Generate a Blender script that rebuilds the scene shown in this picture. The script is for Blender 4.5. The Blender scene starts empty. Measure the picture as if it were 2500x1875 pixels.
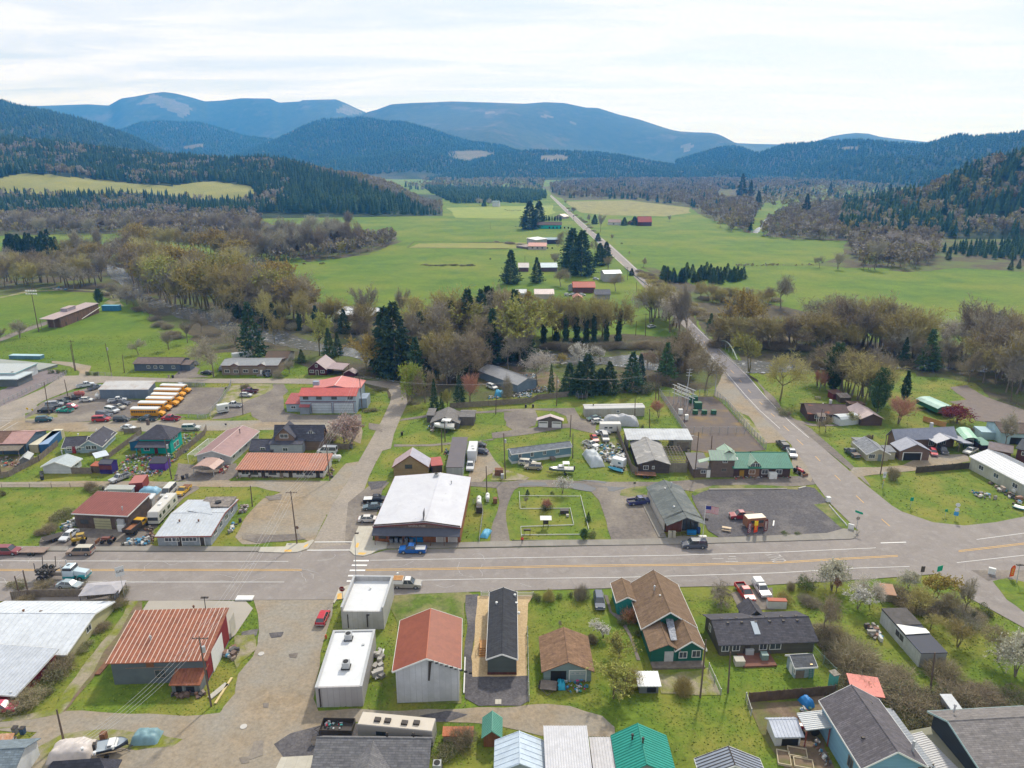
import bpy,math,random
from math import pi,cos,sin,hypot,atan2,radians
rn=range;en=enumerate
import numpy as np
from mathutils import Vector as Ve,Matrix,noise as mn
R=radians
getattr(random,"seed")(7)
C=bpy.context.scene.collection
sc=bpy.context.scene
# ---- camera
FPX=1735.0;PITCH=17.5;CAMH=80.0
cd=bpy.data.cameras.new('camera');cam=bpy.data.objects.new('camera',cd);C.objects.link(cam)
cam.location=(0,0,CAMH);cam.rotation_euler=(R(90-PITCH),0,0)
cd.sensor_fit='HORIZONTAL';cd.sensor_width=36;cd.lens=36*FPX/2500;cd.clip_start=1;cd.clip_end=60000
sc.camera=cam
# ---- sky and sun
SUN_EL=44;SUN_AZ=22
w=bpy.data.worlds.new('World');sc.world=w;w.use_nodes=True
nt=w.node_tree;nt.nodes.clear()
def NN(nt,t,**k):
 n=nt.nodes.new(t)
 for a,b in k.items():setattr(n,a,b)
 return n
def sv(n,k,v):n.inputs[k].default_value=v
out=NN(nt,'ShaderNodeOutputWorld');sky=NN(nt,'ShaderNodeTexSky',sky_type='NISHITA')
sky.sun_disc=False;sky.sun_elevation=R(SUN_EL);sky.sun_rotation=R(SUN_AZ);sky.air_density=1.0;sky.dust_density=1.5
b1=NN(nt,'ShaderNodeBackground');sv(b1,1,.14)
b2=NN(nt,'ShaderNodeBackground');sv(b2,1,1.0)
tc=NN(nt,'ShaderNodeTexCoord');sp=NN(nt,'ShaderNodeSeparateXYZ');ad=NN(nt,'ShaderNodeMath',operation='ADD');sv(ad,1,.07)
ab=NN(nt,'ShaderNodeMath',operation='ABSOLUTE')
dv=NN(nt,'ShaderNodeVectorMath',operation='DIVIDE');cb=NN(nt,'ShaderNodeCombineXYZ')
L=nt.links.new
L(tc.outputs['Generated'],sp.inputs[0]);L(sp.outputs[2],ab.inputs[0]);L(ab.outputs[0],ad.inputs[0])
for i in rn(3):L(ad.outputs[0],cb.inputs[i])
L(tc.outputs['Generated'],dv.inputs[0]);L(cb.outputs[0],dv.inputs[1])
mp=NN(nt,'ShaderNodeMapping');sv(mp,'Scale',(.5,1.3,.0));sv(mp,'Rotation',(0,0,R(18)));L(dv.outputs[0],mp.inputs[0])
nz=NN(nt,'ShaderNodeTexNoise');sv(nz,'Scale',1.1);sv(nz,'Detail',6);sv(nz,'Roughness',.55);sv(nz,'Distortion',.5)
L(mp.outputs[0],nz.inputs[0])
cr=NN(nt,'ShaderNodeValToRGB');cr.color_ramp.elements[0].position=.36;cr.color_ramp.elements[0].color=(.7,.77,.88,1)
cr.color_ramp.elements[1].position=.56;cr.color_ramp.elements[1].color=(.92,.945,.98,1)
L(nz.outputs[0],cr.inputs[0]);hm_=NN(nt,'ShaderNodeMapRange');sv(hm_,1,.0);sv(hm_,2,.22);sv(hm_,3,1);sv(hm_,4,0);L(sp.outputs[2],hm_.inputs[0])
hx=NN(nt,'ShaderNodeMix',data_type='RGBA',blend_type='MULTIPLY');sv(hx,7,(1.0,1.0,1.16,1));L(hm_.outputs[0],hx.inputs[0]);L(cr.outputs[0],hx.inputs[6]);L(hx.outputs[2],b2.inputs[0])
r2=NN(nt,'ShaderNodeMapRange');sv(r2,1,.3);sv(r2,2,.55);sv(r2,3,.72);sv(r2,4,1.0)
L(nz.outputs[0],r2.inputs[0]);mx=NN(nt,'ShaderNodeMixShader')
L(sky.outputs[0],b1.inputs[0]);L(r2.outputs[0],mx.inputs[0]);L(b1.outputs[0],mx.inputs[1]);L(b2.outputs[0],mx.inputs[2]);L(mx.outputs[0],out.inputs[0])
sd=bpy.data.lights.new('sun','SUN');so=bpy.data.objects.new('sun',sd);C.objects.link(so)
sd.energy=3.4;sd.angle=R(3.5);sd.color=(1,.955,.88)
_d=Ve((sin(R(SUN_AZ))*cos(R(SUN_EL)),cos(R(SUN_AZ))*cos(R(SUN_EL)),sin(R(SUN_EL))))
so.rotation_euler=_d.to_track_quat('Z','Y').to_euler();so.location=(0,0,300)
sc.view_settings.view_transform='Standard';sc.view_settings.look='None';sc.view_settings.gamma=1;sc.view_settings.exposure=.1
try:
 sc.cycles.volume_bounces=1;sc.cycles.max_bounces=6;sc.cycles.diffuse_bounces=3;sc.cycles.glossy_bounces=3;sc.cycles.transparent_max_bounces=6
 sc.cycles.use_denoising=True
except Exception:pass
# ---- photo tiles -> pixels -> world
def tile(ox,oy,f):return lambda*a:(ox+a[0]*f,oy+a[1]*f)+a[2:]if len(a)<4 else[(ox+x*f,oy+y*f)for x,y in zip(a[::2],a[1::2])]
fa,fb=.30136,.25316
A0,A1,A2,A3,A4=[tile(o,1375,fa)for o in(0,500,1000,1500,1900)]
B0,B1,B2,B3,B4,B5=[tile(o,1000,fb)for o in(0,450,850,1250,1650,2000)]
C0,C1,C2,C3,C4,C5=[tile(o,680,fb)for o in(0,400,800,1200,1600,2000)]
D0,D1,D2=[tile(o,200,.30132)for o in(0,600,1200)]
D3=tile(1800,200,.3316);D4=tile(1150,460,.22604)
cp,sp_=cos(R(PITCH)),sin(R(PITCH))
def ray(p):
 a=(p[0]-1250)/FPX;b=(937.5-p[1])/FPX
 return Ve((a,cp+b*sp_,-sp_+b*cp))
def P(p,z=.0):
 d=ray(p);t=(z-CAMH)/min(d.z,-.012)
 return Ve((d.x*t,d.y*t,z))
G=P
def atY(p,Y):
 d=ray(p);t=Y/d.y
 return Ve((d.x*t,Y,CAMH+d.z*t))
def Hof(b,t):
 return max(.3,atY(t,P(b).y).z)
def pj(v):
 x,y,z=v[0],v[1],v[2]-CAMH
 dp=y*cp-z*sp_;up=y*sp_+z*cp
 return(1250+FPX*x/dp,937.5-FPX*up/dp)
# ---- materials
MC={}
def M(name,c1,c2=None,s=1.0,c3=None,s3=.15,t3=.5,w3=.08,ro=.85,metal=.0,bump=.0,sr=None,br_=None,rnd=.0,dist=.0,spec=.3,fine=None):
 if name in MC:return MC[name]
 m=bpy.data.materials.new(name);m.use_nodes=True;t=m.node_tree;MC[name]=m
 bs=t.nodes['Principled BSDF'];sv(bs,'Roughness',ro);sv(bs,'Metallic',metal)
 try:sv(bs,'Specular IOR Level',spec)
 except Exception:pass
 c2=c2 or tuple(x*.75 for x in c1)
 k=t.links.new
 tc=NN(t,'ShaderNodeTexCoord')
 n1=NN(t,'ShaderNodeTexNoise');sv(n1,'Scale',s);sv(n1,'Detail',5);sv(n1,'Roughness',.65);sv(n1,'Distortion',dist)
 k(tc.outputs['Object'],n1.inputs[0])
 def mr(src,a,b,lo=.0,hi=1.0):
  r=NN(t,'ShaderNodeMapRange');sv(r,1,a);sv(r,2,b);sv(r,3,lo);sv(r,4,hi)
  k(src,r.inputs[0]);return r.outputs[0]
 def mix(f,a,b,mode='MIX'):
  x=NN(t,'ShaderNodeMix',data_type='RGBA',blend_type=mode)
  for i,v in((0,f),(6,a),(7,b)):
   if isinstance(v,(int,float)):sv(x,i,v)
   elif isinstance(v,tuple):sv(x,i,(*v,1))
   else:k(v,x.inputs[i])
  return x.outputs[2]
 col=mix(mr(n1.outputs[0],.32,.68),c1,c2)
 if c3:
  n3=NN(t,'ShaderNodeTexNoise');sv(n3,'Scale',s3);sv(n3,'Detail',6);sv(n3,'Roughness',.6)
  k(tc.outputs['Object'],n3.inputs[0]);col=mix(mr(n3.outputs[0],t3-w3,t3+w3),col,c3)
 if fine:
  n4=NN(t,'ShaderNodeTexNoise');sv(n4,'Scale',fine[0]);sv(n4,'Detail',4);sv(n4,'Roughness',.8);k(tc.outputs['Object'],n4.inputs[0]);cc=NN(t,'ShaderNodeCombineColor')
  for i in rn(3):k(mr(n4.outputs[0],.3,.7,1-fine[1],1+fine[1]),cc.inputs[i])
  col=mix(1.0,col,cc.outputs[0],'MULTIPLY')
 if sr:
  ax,per,dk,wd=sr
  s0=NN(t,'ShaderNodeSeparateXYZ');k(tc.outputs['Object'],s0.inputs[0])
  a=NN(t,'ShaderNodeMath',operation='DIVIDE');k(s0.outputs['XYZ'.index(ax)],a.inputs[0]);sv(a,1,per)
  f=NN(t,'ShaderNodeMath',operation='FRACT');k(a.outputs[0],f.inputs[0])
  g=NN(t,'ShaderNodeMath',operation='LESS_THAN');k(f.outputs[0],g.inputs[0]);sv(g,1,wd)
  fl=NN(t,'ShaderNodeMath',operation='FLOOR');k(a.outputs[0],fl.inputs[0])
  wn=NN(t,'ShaderNodeTexWhiteNoise',noise_dimensions='1D');k(fl.outputs[0],wn.inputs['W'])
  col=mix(mr(wn.outputs[0],0,1,0,.35),col,tuple(x*.72 for x in c2))
  col=mix(g.outputs[0],col,tuple(x*dk for x in c1))
 if br_:
  bw,bh,bf=br_
  b=NN(t,'ShaderNodeTexBrick');sv(b,'Scale',1);sv(b,'Brick Width',bw);sv(b,'Row Height',bh);sv(b,'Mortar Size',bh*.12)
  sv(b,'Color1',(1,1,1,1));sv(b,'Color2',(.7,.7,.7,1));sv(b,'Mortar',(bf,bf,bf,1))
  k(tc.outputs['Object'],b.inputs[0]);col=mix(1.0,col,b.outputs[0],'MULTIPLY')
 if rnd:
  oi=NN(t,'ShaderNodeObjectInfo');h=NN(t,'ShaderNodeHueSaturation');k(col,h.inputs['Color'])
  k(mr(oi.outputs['Random'],0,1,1-rnd,1+rnd),h.inputs['Value']);k(mr(oi.outputs['Random'],0,1,.5-rnd*.06,.5+rnd*.06),h.inputs['Hue']);col=h.outputs[0]
 k(col,bs.inputs['Base Color'])
 if bump:
  bp=NN(t,'ShaderNodeBump');sv(bp,'Strength',1.0);sv(bp,'Distance',bump);k(n1.outputs[0],bp.inputs['Height']);k(bp.outputs[0],bs.inputs['Normal'])
 return m
def col(name,c,ro=.6,**k):return M(name,c,tuple(x*.88 for x in c),s=2.0,ro=ro,**k)
# ---- mesh helpers
def link(o,parent=None):
 C.objects.link(o)
 if parent:o.parent=parent
 return o
def nm_(name,V,F,mats,mi=None,parent=None,smo=False,asmesh=False):
 V=np.asarray(V,dtype=np.float32);F=np.asarray(F,dtype=np.int32);n,kk=F.shape
 me=bpy.data.meshes.new(name);me.vertices.add(len(V));me.vertices.foreach_set('co',V.ravel())
 me.loops.add(n*kk);me.loops.foreach_set('vertex_index',F.ravel())
 me.polygons.add(n);me.polygons.foreach_set('loop_start',np.arange(0,n*kk,kk,dtype=np.int32))
 try:me.polygons.foreach_set('loop_total',np.full(n,kk,dtype=np.int32))
 except Exception:pass
 for m in mats:me.materials.append(m)
 if mi is not None:me.polygons.foreach_set('material_index',np.asarray(mi,dtype=np.int32))
 if smo:me.polygons.foreach_set('use_smooth',np.ones(n,dtype=bool))
 me.update(calc_edges=True)
 if asmesh:return me
 return link(bpy.data.objects.new(name,me),parent)
class MB:
 def __init__(s):s.v=[];s.f=[];s.m=[];s.sm=[]
 def add(s,vs,fs,m=0):
  b=len(s.v);s.v+=[tuple(v)for v in vs];s.f+=[tuple(i+b for i in f)for f in fs];s.m+=[m]*len(fs);return s
 def q(s,x0,x1,y0,y1,z0,z1,m=0):
  return s.add([(x0,y0,z0),(x1,y0,z0),(x1,y1,z0),(x0,y1,z0),(x0,y0,z1),(x1,y0,z1),(x1,y1,z1),(x0,y1,z1)],[(0,3,2,1),(4,5,6,7),(0,1,5,4),(1,2,6,5),(2,3,7,6),(3,0,4,7)],m)
 def l(s,poly,t,m=0,up=None):
  poly=[Ve(p)for p in poly];n=len(poly);d=Ve((0,0,-t))if up is None else Ve(up)*-t
  return s.add(poly+[p+d for p in poly],[tuple(range(n)),tuple(range(2*n-1,n-1,-1))]+[(i,i+n,(i+1)%n+n,(i+1)%n)for i in rn(n)],m)
 def prism(s,poly,lo,hi,axis='y',m=0):
  f={'x':lambda a,b,c:(c,a,b),'y':lambda a,b,c:(a,c,b),'z':lambda a,b,c:(a,b,c)}[axis];n=len(poly)
  return s.add([f(a,b,lo)for a,b in poly]+[f(a,b,hi)for a,b in poly],[tuple(range(n-1,-1,-1)),tuple(range(n,2*n))]+[(i,(i+1)%n,(i+1)%n+n,i+n)for i in rn(n)],m)
 def t(s,p,q,r0,r1=None,n=6,m=0,cap=True):
  p,q=Ve(p),Ve(q);r1=r0 if r1 is None else r1;d=(q-p)
  if d.length<1e-6:return s
  d.normalize();a=d.orthogonal().normalized();b=d.cross(a)
  vs=[];fs=[]
  for c,r in((p,r0),(q,r1)):
   for i in rn(n):
    t=2*pi*i/n;vs.append(c+(a*cos(t)+b*sin(t))*r)
  fs=[(i,(i+1)%n,(i+1)%n+n,i+n)for i in rn(n)]
  if cap:fs+=[tuple(range(n-1,-1,-1)),tuple(range(n,2*n))]
  return s.add(vs,fs,m)
 def ell(s,c,r,n=8,k=5,m=0,jit=.0):
  vs=[];fs=[]
  for j in rn(k+1):
   ph=pi*j/k
   for i in rn(n):
    th=2*pi*i/n;q=1+random.uniform(-jit,jit)
    vs.append((c[0]+r[0]*sin(ph)*cos(th)*q,c[1]+r[1]*sin(ph)*sin(th)*q,c[2]+r[2]*cos(ph)*q))
  for j in rn(k):
   for i in rn(n):fs.append((j*n+i,(j+1)*n+i,(j+1)*n+(i+1)%n,j*n+(i+1)%n))
  return s.add(vs,fs,m)
 def mesh(s,name,mats,bevel=0,smo=False):
  me=bpy.data.meshes.new(name);me.from_pydata(s.v,[],s.f)
  for m in(mats if isinstance(mats,(list,tuple))else[mats]):me.materials.append(m)
  me.polygons.foreach_set('material_index',s.m)
  if smo:me.polygons.foreach_set('use_smooth',[True]*len(s.f))
  me.update();return me
 def g(s,name,mats,parent=None,smo=False,bevel=0):
  o=link(bpy.data.objects.new(name,s.mesh(name,mats,smo=smo)),parent)
  if bevel:
   b=o.modifiers.new('b','BEVEL');b.width=bevel;b.segments=1;b.limit_method='ANGLE'
  return o
def tag(o,lb=None,cat=None,gp=None,kind=None):
 for k,v in(('label',lb),('category',cat),('group',gp),('kind',kind)):
  if v:o[k]=v
 return o
def em(name,loc,rz=0,lb=None,cat=None,gp=None):
 o=bpy.data.objects.new(name,None);o.location=loc;o.rotation_euler=(0,0,rz);o.empty_display_size=.5;C.objects.link(o)
 return tag(o,lb,cat,gp)
# ---- ground sheets
LV={}
HARD=[]
def fract(pts,amp,it=3):
 """roughen closed outline (world xy) so its edge wanders"""
 for k in rn(it):
  q=[]
  for i in rn(len(pts)):
   a,b=pts[i],pts[(i+1)%len(pts)];d=b-a;n=Ve((-d.y,d.x,0));l=d.length
   q.append(a)
   if l>.8:
    q.append((a+b)/2+(n.normalized()*random.gauss(0,amp*min(1,l/12))if l>0 else Ve()))
  pts=q;amp*=.62
 return pts
def inp_(X,Y,poly):
 c=np.zeros(len(X),bool);n=len(poly)
 for i in rn(n):
  (xi,yi),(xj,yj)=poly[i],poly[i-1]
  c^=((yi>Y)!=(yj>Y))&(X<(xj-xi)*(Y-yi)/(yj-yi+1e-12)+xi)
 return c
def inp(x,y,poly):
 c=False;n=len(poly);j=n-1
 for i in rn(n):
  xi,yi=poly[i][0],poly[i][1];xj,yj=poly[j][0],poly[j][1]
  if(yi>y)!=(yj>y)and x<(xj-xi)*(y-yi)/(yj-yi+1e-12)+xi:c=not c
  j=i
 return c
def lev(z):
 LV[z]=LV.get(z,-1)+1;return z*2+LV[z]*.0004
def sh_(name,px,mat,z,amp=.0,it=3,world=False,kind='structure'):
 pts=[Ve((p[0],p[1],0))if world else G(p)for p in px]
 if amp:pts=fract(pts,amp,it)
 import mathutils.geometry as mg
 z=lev(z)
 tri=mg.tessellate_polygon([[Ve((p.x,p.y,0))for p in pts]])
 F=[t if(pts[t[1]]-pts[t[0]]).cross(pts[t[2]]-pts[t[0]]).z>0 else(t[0],t[2],t[1])for t in tri]
 if not any(q in mat.name for q in('grass','verge','pasture','meadow','thicket')):HARD.append(np.array([(p.x,p.y)for p in pts]))
 o=nm_(name,[(p.x,p.y,z)for p in pts],F,[mat]);o['kind']=kind
 return o
def strip(name,px,wid,mat,z,world=False,kind='structure',obj=True,mb=None):
 """a band of given width (m) along pixel polyline on ground"""
 pts=[Ve((p[0],p[1],0))if world else G(p)for p in px];mb=mb or MB();L_=[];R_=[]
 for i,p in en(pts):
  a=pts[max(0,i-1)];b=pts[min(len(pts)-1,i+1)];d=(b-a).normalized();n=Ve((-d.y,d.x,0))
  ww=wid[i]if isinstance(wid,(list,tuple))else wid
  L_.append(p+n*ww/2);R_.append(p-n*ww/2)
 z=lev(z)if obj else z*2+.004
 vs=[(q.x,q.y,z)for q in L_+R_];n=len(pts)
 mb.add(vs,[(i+n,i+1+n,i+1,i)for i in rn(n-1)])
 if obj:
  o=mb.g(name,mat);o['kind']=kind;return o
 return mb
def tm(txt,size,fn,mat,parent,depth=.01,cy=True,name='lettering'):
 cu=bpy.data.curves.new('t','FONT');cu.body=txt;cu.size=size;cu.extrude=depth;cu.align_x='CENTER'
 if cy:cu.align_y='CENTER'
 o=bpy.data.objects.new('t',cu);C.objects.link(o);me=bpy.data.meshes.new_from_object(o.evaluated_get(bpy.context.evaluated_depsgraph_get()));bpy.data.objects.remove(o)
 for v in me.vertices:v.co=fn(*v.co)
 me.materials.clear();me.materials.append(mat);return link(bpy.data.objects.new(name,me),parent)
# ---- ground materials
gA=M('pasture_grass',(.105,.175,.007),(.058,.118,.006),s=.05,c3=(.15,.18,.015),s3=.012,t3=.56,w3=.12,ro=.95,bump=.06,fine=(.35,.16))
def grassmat(name,a,b,c,s3=.12,t3=.5,s=.6):
 m=M(name,a,b,s=s,c3=c,s3=s3,t3=t3,w3=.1,ro=.95,bump=.12,dist=.4,fine=(1.8,.2))
 return m
gL=grassmat('lawn_grass',(.135,.195,.018),(.075,.125,.014),(.2,.195,.035),s3=.09,t3=.54,s=.5)
gW=grassmat('weedy_grass',(.12,.18,.022),(.065,.1,.02),(.22,.2,.09),s3=.16,t3=.5,s=.8)
gM=grassmat('mossy_verge',(.2,.21,.03),(.12,.15,.025),(.29,.25,.18),s3=.25,t3=.5,s=1.0)
gB=M('thicket_floor',(.105,.082,.05),(.06,.055,.032),s=.25,c3=(.095,.12,.03),s3=.03,t3=.52,w3=.06,ro=1,bump=.3)
gT=M('gravel_tan',(.32,.247,.166),(.224,.176,.117),s=.35,c3=(.264,.243,.207),s3=.06,t3=.5,w3=.12,ro=.95,bump=.02,dist=.8,fine=(1.6,.22))
gG=M('gravel_grey',(.184,.158,.141),(.128,.112,.1),s=.7,c3=(.248,.216,.178),s3=.09,t3=.56,w3=.12,ro=.95,bump=.03,fine=(1.6,.22))
gD=M('gravel_dark',(.115,.108,.115),(.075,.07,.075),s=1.6,c3=(.17,.155,.15),s3=.12,t3=.6,w3=.1,ro=.95,bump=.03,fine=(3,.35))
gC=M('wood_chips',(.55,.42,.25),(.38,.27,.15),s=3.0,ro=.95,bump=.04)
gS=M('dirt',(.216,.154,.104),(.128,.092,.063),s=.6,c3=(.12,.131,.037),s3=.2,t3=.55,w3=.1,ro=.95,bump=.06,fine=(1.6,.22))
aM=M('asphalt',(.261,.232,.214),(.215,.19,.176),s=.12,c3=(.281,.258,.24),s3=.5,t3=.62,w3=.1,ro=.9,dist=1.2,fine=(2.5,.09))
aN=M('asphalt_worn',(.272,.239,.204),(.208,.181,.155),s=.22,c3=(.312,.269,.222),s3=.07,t3=.5,w3=.15,ro=.9,dist=1.0,fine=(1.6,.22))
aK=M('asphalt_fresh',(.2,.185,.195),(.165,.155,.16),s=.5,ro=.9)
cS=M('concrete_pale',(.5,.47,.4),(.42,.39,.33),s=.8,ro=.9,sr=('X',1.5,.72,.03))
cG=M('concrete_grey',(.281,.259,.23),(.23,.212,.187),s=.5,ro=.9,sr=('X',1.8,.8,.03))
pW=col('paint_white',(.75,.74,.72));pY=col('paint_yellow',(.72,.42,.1));
wA=M('river_water',(.1,.11,.1),(.17,.16,.15),s=.25,c3=(.55,.56,.58),s3=.3,t3=.63,w3=.05,ro=.12,bump=.15,dist=1.5,spec=.6)
wP=M('puddle_water',(.1,.1,.1),(.13,.12,.11),s=.2,ro=.03,spec=1.0)
# ---- the ground
def bigplane():
 X=sorted(set([-14000,-9000,-6000,-4000,-2500,-1500,-1000,-700,-500,-350,-250,-180,-120,-60,0,60,120,180,250,350,500,700,1000,1500,2500,4000,6000,9000,14000]))
 Y=[-60,0,50,100,150,200,260,330,420,520,660,850,1100,1500,2200,3200,4500,6500,9000,13000,20000]
 V=[(x,y,0)for y in Y for x in X];n=len(X)
 F=[(j*n+i,j*n+i+1,(j+1)*n+i+1,(j+1)*n+i)for j in rn(len(Y)-1)for i in rn(n-1)]
 o=nm_('ground',V,F,[gA]);o['kind']='structure'
bigplane()
sh_('lawn',[(-200,1240),(-200,1010),(0,990),(60,960),(600,930),(900,900),(1100,960),(1500,900),(1700,880),(1800,930),(1960,930),(2200,880),(2480,900),(2700,1000),(3100,1500),(3100,2100),(-900,2100),(-600,1500)],gL,.012)
sh_('meadow',[*D2(600,970,1100,960,1600,1020,1620,1060,1400,1090,900,1080,730,1060)],M('rough_meadow',(.26,.25,.09),(.18,.17,.07),s=.06,c3=(.13,.1,.06),s3=.05,t3=.62,w3=.04,ro=1),.03,3)
sh_('meadow',[*D1(1320,1345,1400,1310,2300,1300),*D2(310,1310,200,1350)],M('dry_paddock',(.24,.22,.07),(.18,.21,.04),s=.08,ro=1),.03,1)
sh_('meadow',[*D1(1620,1020,2000,1010),*D2(500,1000,520,1060,300,1105,0,1105),D1(1700,1100)],M('pale_pasture',(.24,.27,.06),(.18,.24,.04),s=.04,ro=1),.028,2)
sh_('thicket_ground',[(-60,640),(120,655),(250,640),(420,600),(560,655),(640,700),(800,745),(960,775),(1080,830),(1300,830),(1600,822),(1630,800),(1640,740),(1610,690),(1660,740),(1700,790),(1790,900),(1750,940),(1660,960),(1560,930),(1480,960),(1300,960),(1130,985),(1000,990),(890,940),(700,878),(640,870),(560,860),(480,850),(430,800),(330,745),(250,716),(100,705),(-60,730)],gB,.02,3)
sh_('thicket_ground',[(1560,650),(1600,655),(1720,700),(1850,735),(1960,760),(2060,800),(2140,835),(2250,850),(2400,840),(2700,830),(2700,1120),(2500,1060),(2440,1000),(2380,935),(2210,905),(2000,915),(1860,915),(1830,905),(1750,830),(1700,780),(1640,720)],gB,.02,3)
sh_('thicket_ground',[*D3(0,1355,560,1350,800,1370,1100,1370,1250,1400,1600,1370,2111,1400,2400,1400,2400,1000,1200,900,500,1010,180,1130,400,1160,820,1170,760,1280,560,1345)],gB,.03,3)
sh_('thicket_ground',[*D0(-80,1250,600,1235,1050,1230,1250,1290,1500,1300,1850,1290,2124,1280),*D1(500,1460,1000,1400,1270,1290,1190,1240,700,1230,300,1180,130,1120,0,1000),*D0(1300,950,-80,950)],gB,.02,3)
sh_('thicket_ground',[*D2(480,910,600,960,1100,955,1620,1020,1790,1120,2100,1230,2124,1000,2600,900,2600,760,1500,760,400,850)],gB,.02,5)
wat=sh_('river',[(255,640),(300,655),(345,690),(352,715),(420,740),(520,765),(600,800),(700,812),(770,838),(860,850),(900,870),(960,880),(1090,880),(1290,860),(1480,872),(1560,868),(1700,868),(1800,880),(2000,893),(2240,895),(2350,888),(2520,890),(2700,890),(2700,915),(2500,912),(2330,905),(2240,903),(2000,905),(1830,912),(1700,900),(1600,905),(1480,890),(1290,890),(1080,897),(950,895),(860,872),(760,856),(680,842),(600,825),(500,790),(430,775),(340,735),(300,700),(262,670)],wA,.05,1.2)
sh_('river',[*D3(100,1110,180,1050,210,1000,240,1010,200,1060,150,1115)],wA,.06,1)
sh_('gravel_lot',[*B0(-900,705,500,695,1100,692,1640,700),*B1(0,695,300,640,450,690,1360,690,1400,690,1560,520,1700,500,1560,710,1440,900,1250,1265,1200,1270,1100,1240,700,1300,560,1300,490,1230,560,1090,680,940,760,860,930,800,700,745,200,745),*B0(1900,745,1400,745,800,748,0,752,-900,755)],gT,.03,.25,2)
sh_('street',[(-300,1075),*B0(0,225,300,195,700,215,1300,210,1800,215),*B1(200,205,700,200,1300,190,1700,330,1720,210,1700,110,1000,100,300,108),*B0(1750,100,1100,110,560,125,270,110,240,40,400,0,300,-80,0,-10),(-300,1060)],gT,.034,.2,2)
sh_('gravel_lot',[*C0(240,1330,400,1200,640,1110,960,1030,1000,1160,1500,1180,1520,1060,1830,1050,2200,1050),*C1(600,1035,540,1200,420,1310,100,1310),*C0(1800,1340,1300,1350,560,1400,240,1390)],gG,.04,.2,2)
sh_('lawn',[*C0(220,1370,330,1310,560,1300,560,1340,350,1370)],gM,.045,.3,2)
sh_('gravel_lot',[*C1(1060,1020,1160,1020,1200,1090,1150,1130,1170,1290,1330,1320,1900,1310,1900,1390,950,1385,850,1330,840,1290,620,1350,460,1360,560,1250,640,1180,740,1180,900,1120)],gG,.04,.2,2)
sh_('lawn',[*C1(450,1350,440,1290,560,1150,640,1040,800,1020,1040,1022,1060,1050,980,1110,880,1150,760,1200,600,1240,520,1300)],gM,.044,.3,2)
sh_('street',[(-300,1100),*C0(0,1300,0,1240,420,1060,600,940,820,935,1500,960,1975,968),*C1(560,968,1400,968,1900,985),*C2(350,985,560,990,680,1010,750,1060,770,1200,700,1350,640,1500,610,1640),*B2(330,400,200,650,100,900),*B1(1680,1100,1640,1290,1630,1390,1100,1390,1250,1270,1440,900,1570,700,1740,400,1890,130),*C2(510,1395,600,1200,610,1120,570,1060,350,1010),*C1(1900,1020,1400,1018,600,1012),*C0(1990,1010,1500,1000,960,1010,700,1070,420,1180,240,1290,60,1400),(-300,1180)],aN,.05,.1,1)
sh_('driveway',[*C0(1650,960,1720,900,1830,870),*C1(250,830,350,870,320,920,440,950,150,968)],gG,.045,.2,2)
sh_('driveway',[*C0(880,845,700,810,500,795,500,815,680,850,770,900,760,940,830,930,870,880)],gT,.045,.1,2)
sh_('path',[*C0(0,610,150,550,470,440,500,400,430,420,180,500,0,575)],gG,.045,.2,2)
sh_('path',[*C0(1000,240,1080,190,1010,130,700,110,300,130,0,190,0,180,300,115,700,100,1030,115,1140,170,1160,230,1200,270)],gM,.045,.2,2)
sh_('lot',[*C0(0,1250,0,1080,60,1060,300,900,520,880,640,920,600,950,380,1060)],M('lot_mauve',(.22,.185,.185),(.18,.15,.15),s=.4,ro=.95),.046,.1,1)
sh_('street',[*A1(390,280,440,560,390,760,270,900,245,1060,150,1170),*A0(1780,1215,1500,1240,900,1215,400,1210,0,1290),(-400,1770),(-400,1800),*A0(0,1360,300,1370,0,1659),(-100,2050),(900,2050),*A1(1000,1300,1200,1290,1850,1240),*A2(210,1290,560,1300,760,1330,1060,1400,1660,1410,1660,1330,1560,1240,1300,1160,960,1150,560,1170,0,1195),*A1(1500,1200,920,1200,880,1100,900,960,1000,520,1040,330,1100,250)],gT,.04,.3,2)
sh_('lawn',[*A0(300,1500,500,1390,900,1350,1250,1360,1480,1430,1400,1490,1100,1520,800,1480,400,1659,200,1659)],gM,.05,.4,2)
sh_('lawn',[*A0(-400,1330,300,1320,-100,1350)],gM,.05,.4,2)
sh_('driveway',[*A0(520,1210,720,980,900,760,1150,400,1150,300,1060,300,1000,420,760,730,560,1000,440,1200)],gS,.044,.4,2)
sh_('lawn',[*A0(-400,1290,150,1240,430,1190,560,990,760,730,1000,420,1060,290,1130,300,1040,430,840,720,600,1080,500,1220,0,1290)],gM,.05,.3,2)
sh_('lot',[*A0(1150,390,1210,300,1991,310),*A1(390,370,250,580,100,700),A0(1800,700)],M('concrete_slab',(.38,.345,.3),(.33,.3,.26),s=.15,ro=.9),.052)
sh_('lot',[*A1(620,1575,900,1560,860,1700,560,1700)],cS,.052)
sh_('gravel_lot',[*A1(560,1470,700,1380,960,1310,1250,1300,1250,1420,900,1560,640,1580)],gD,.05,.3,2)
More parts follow.
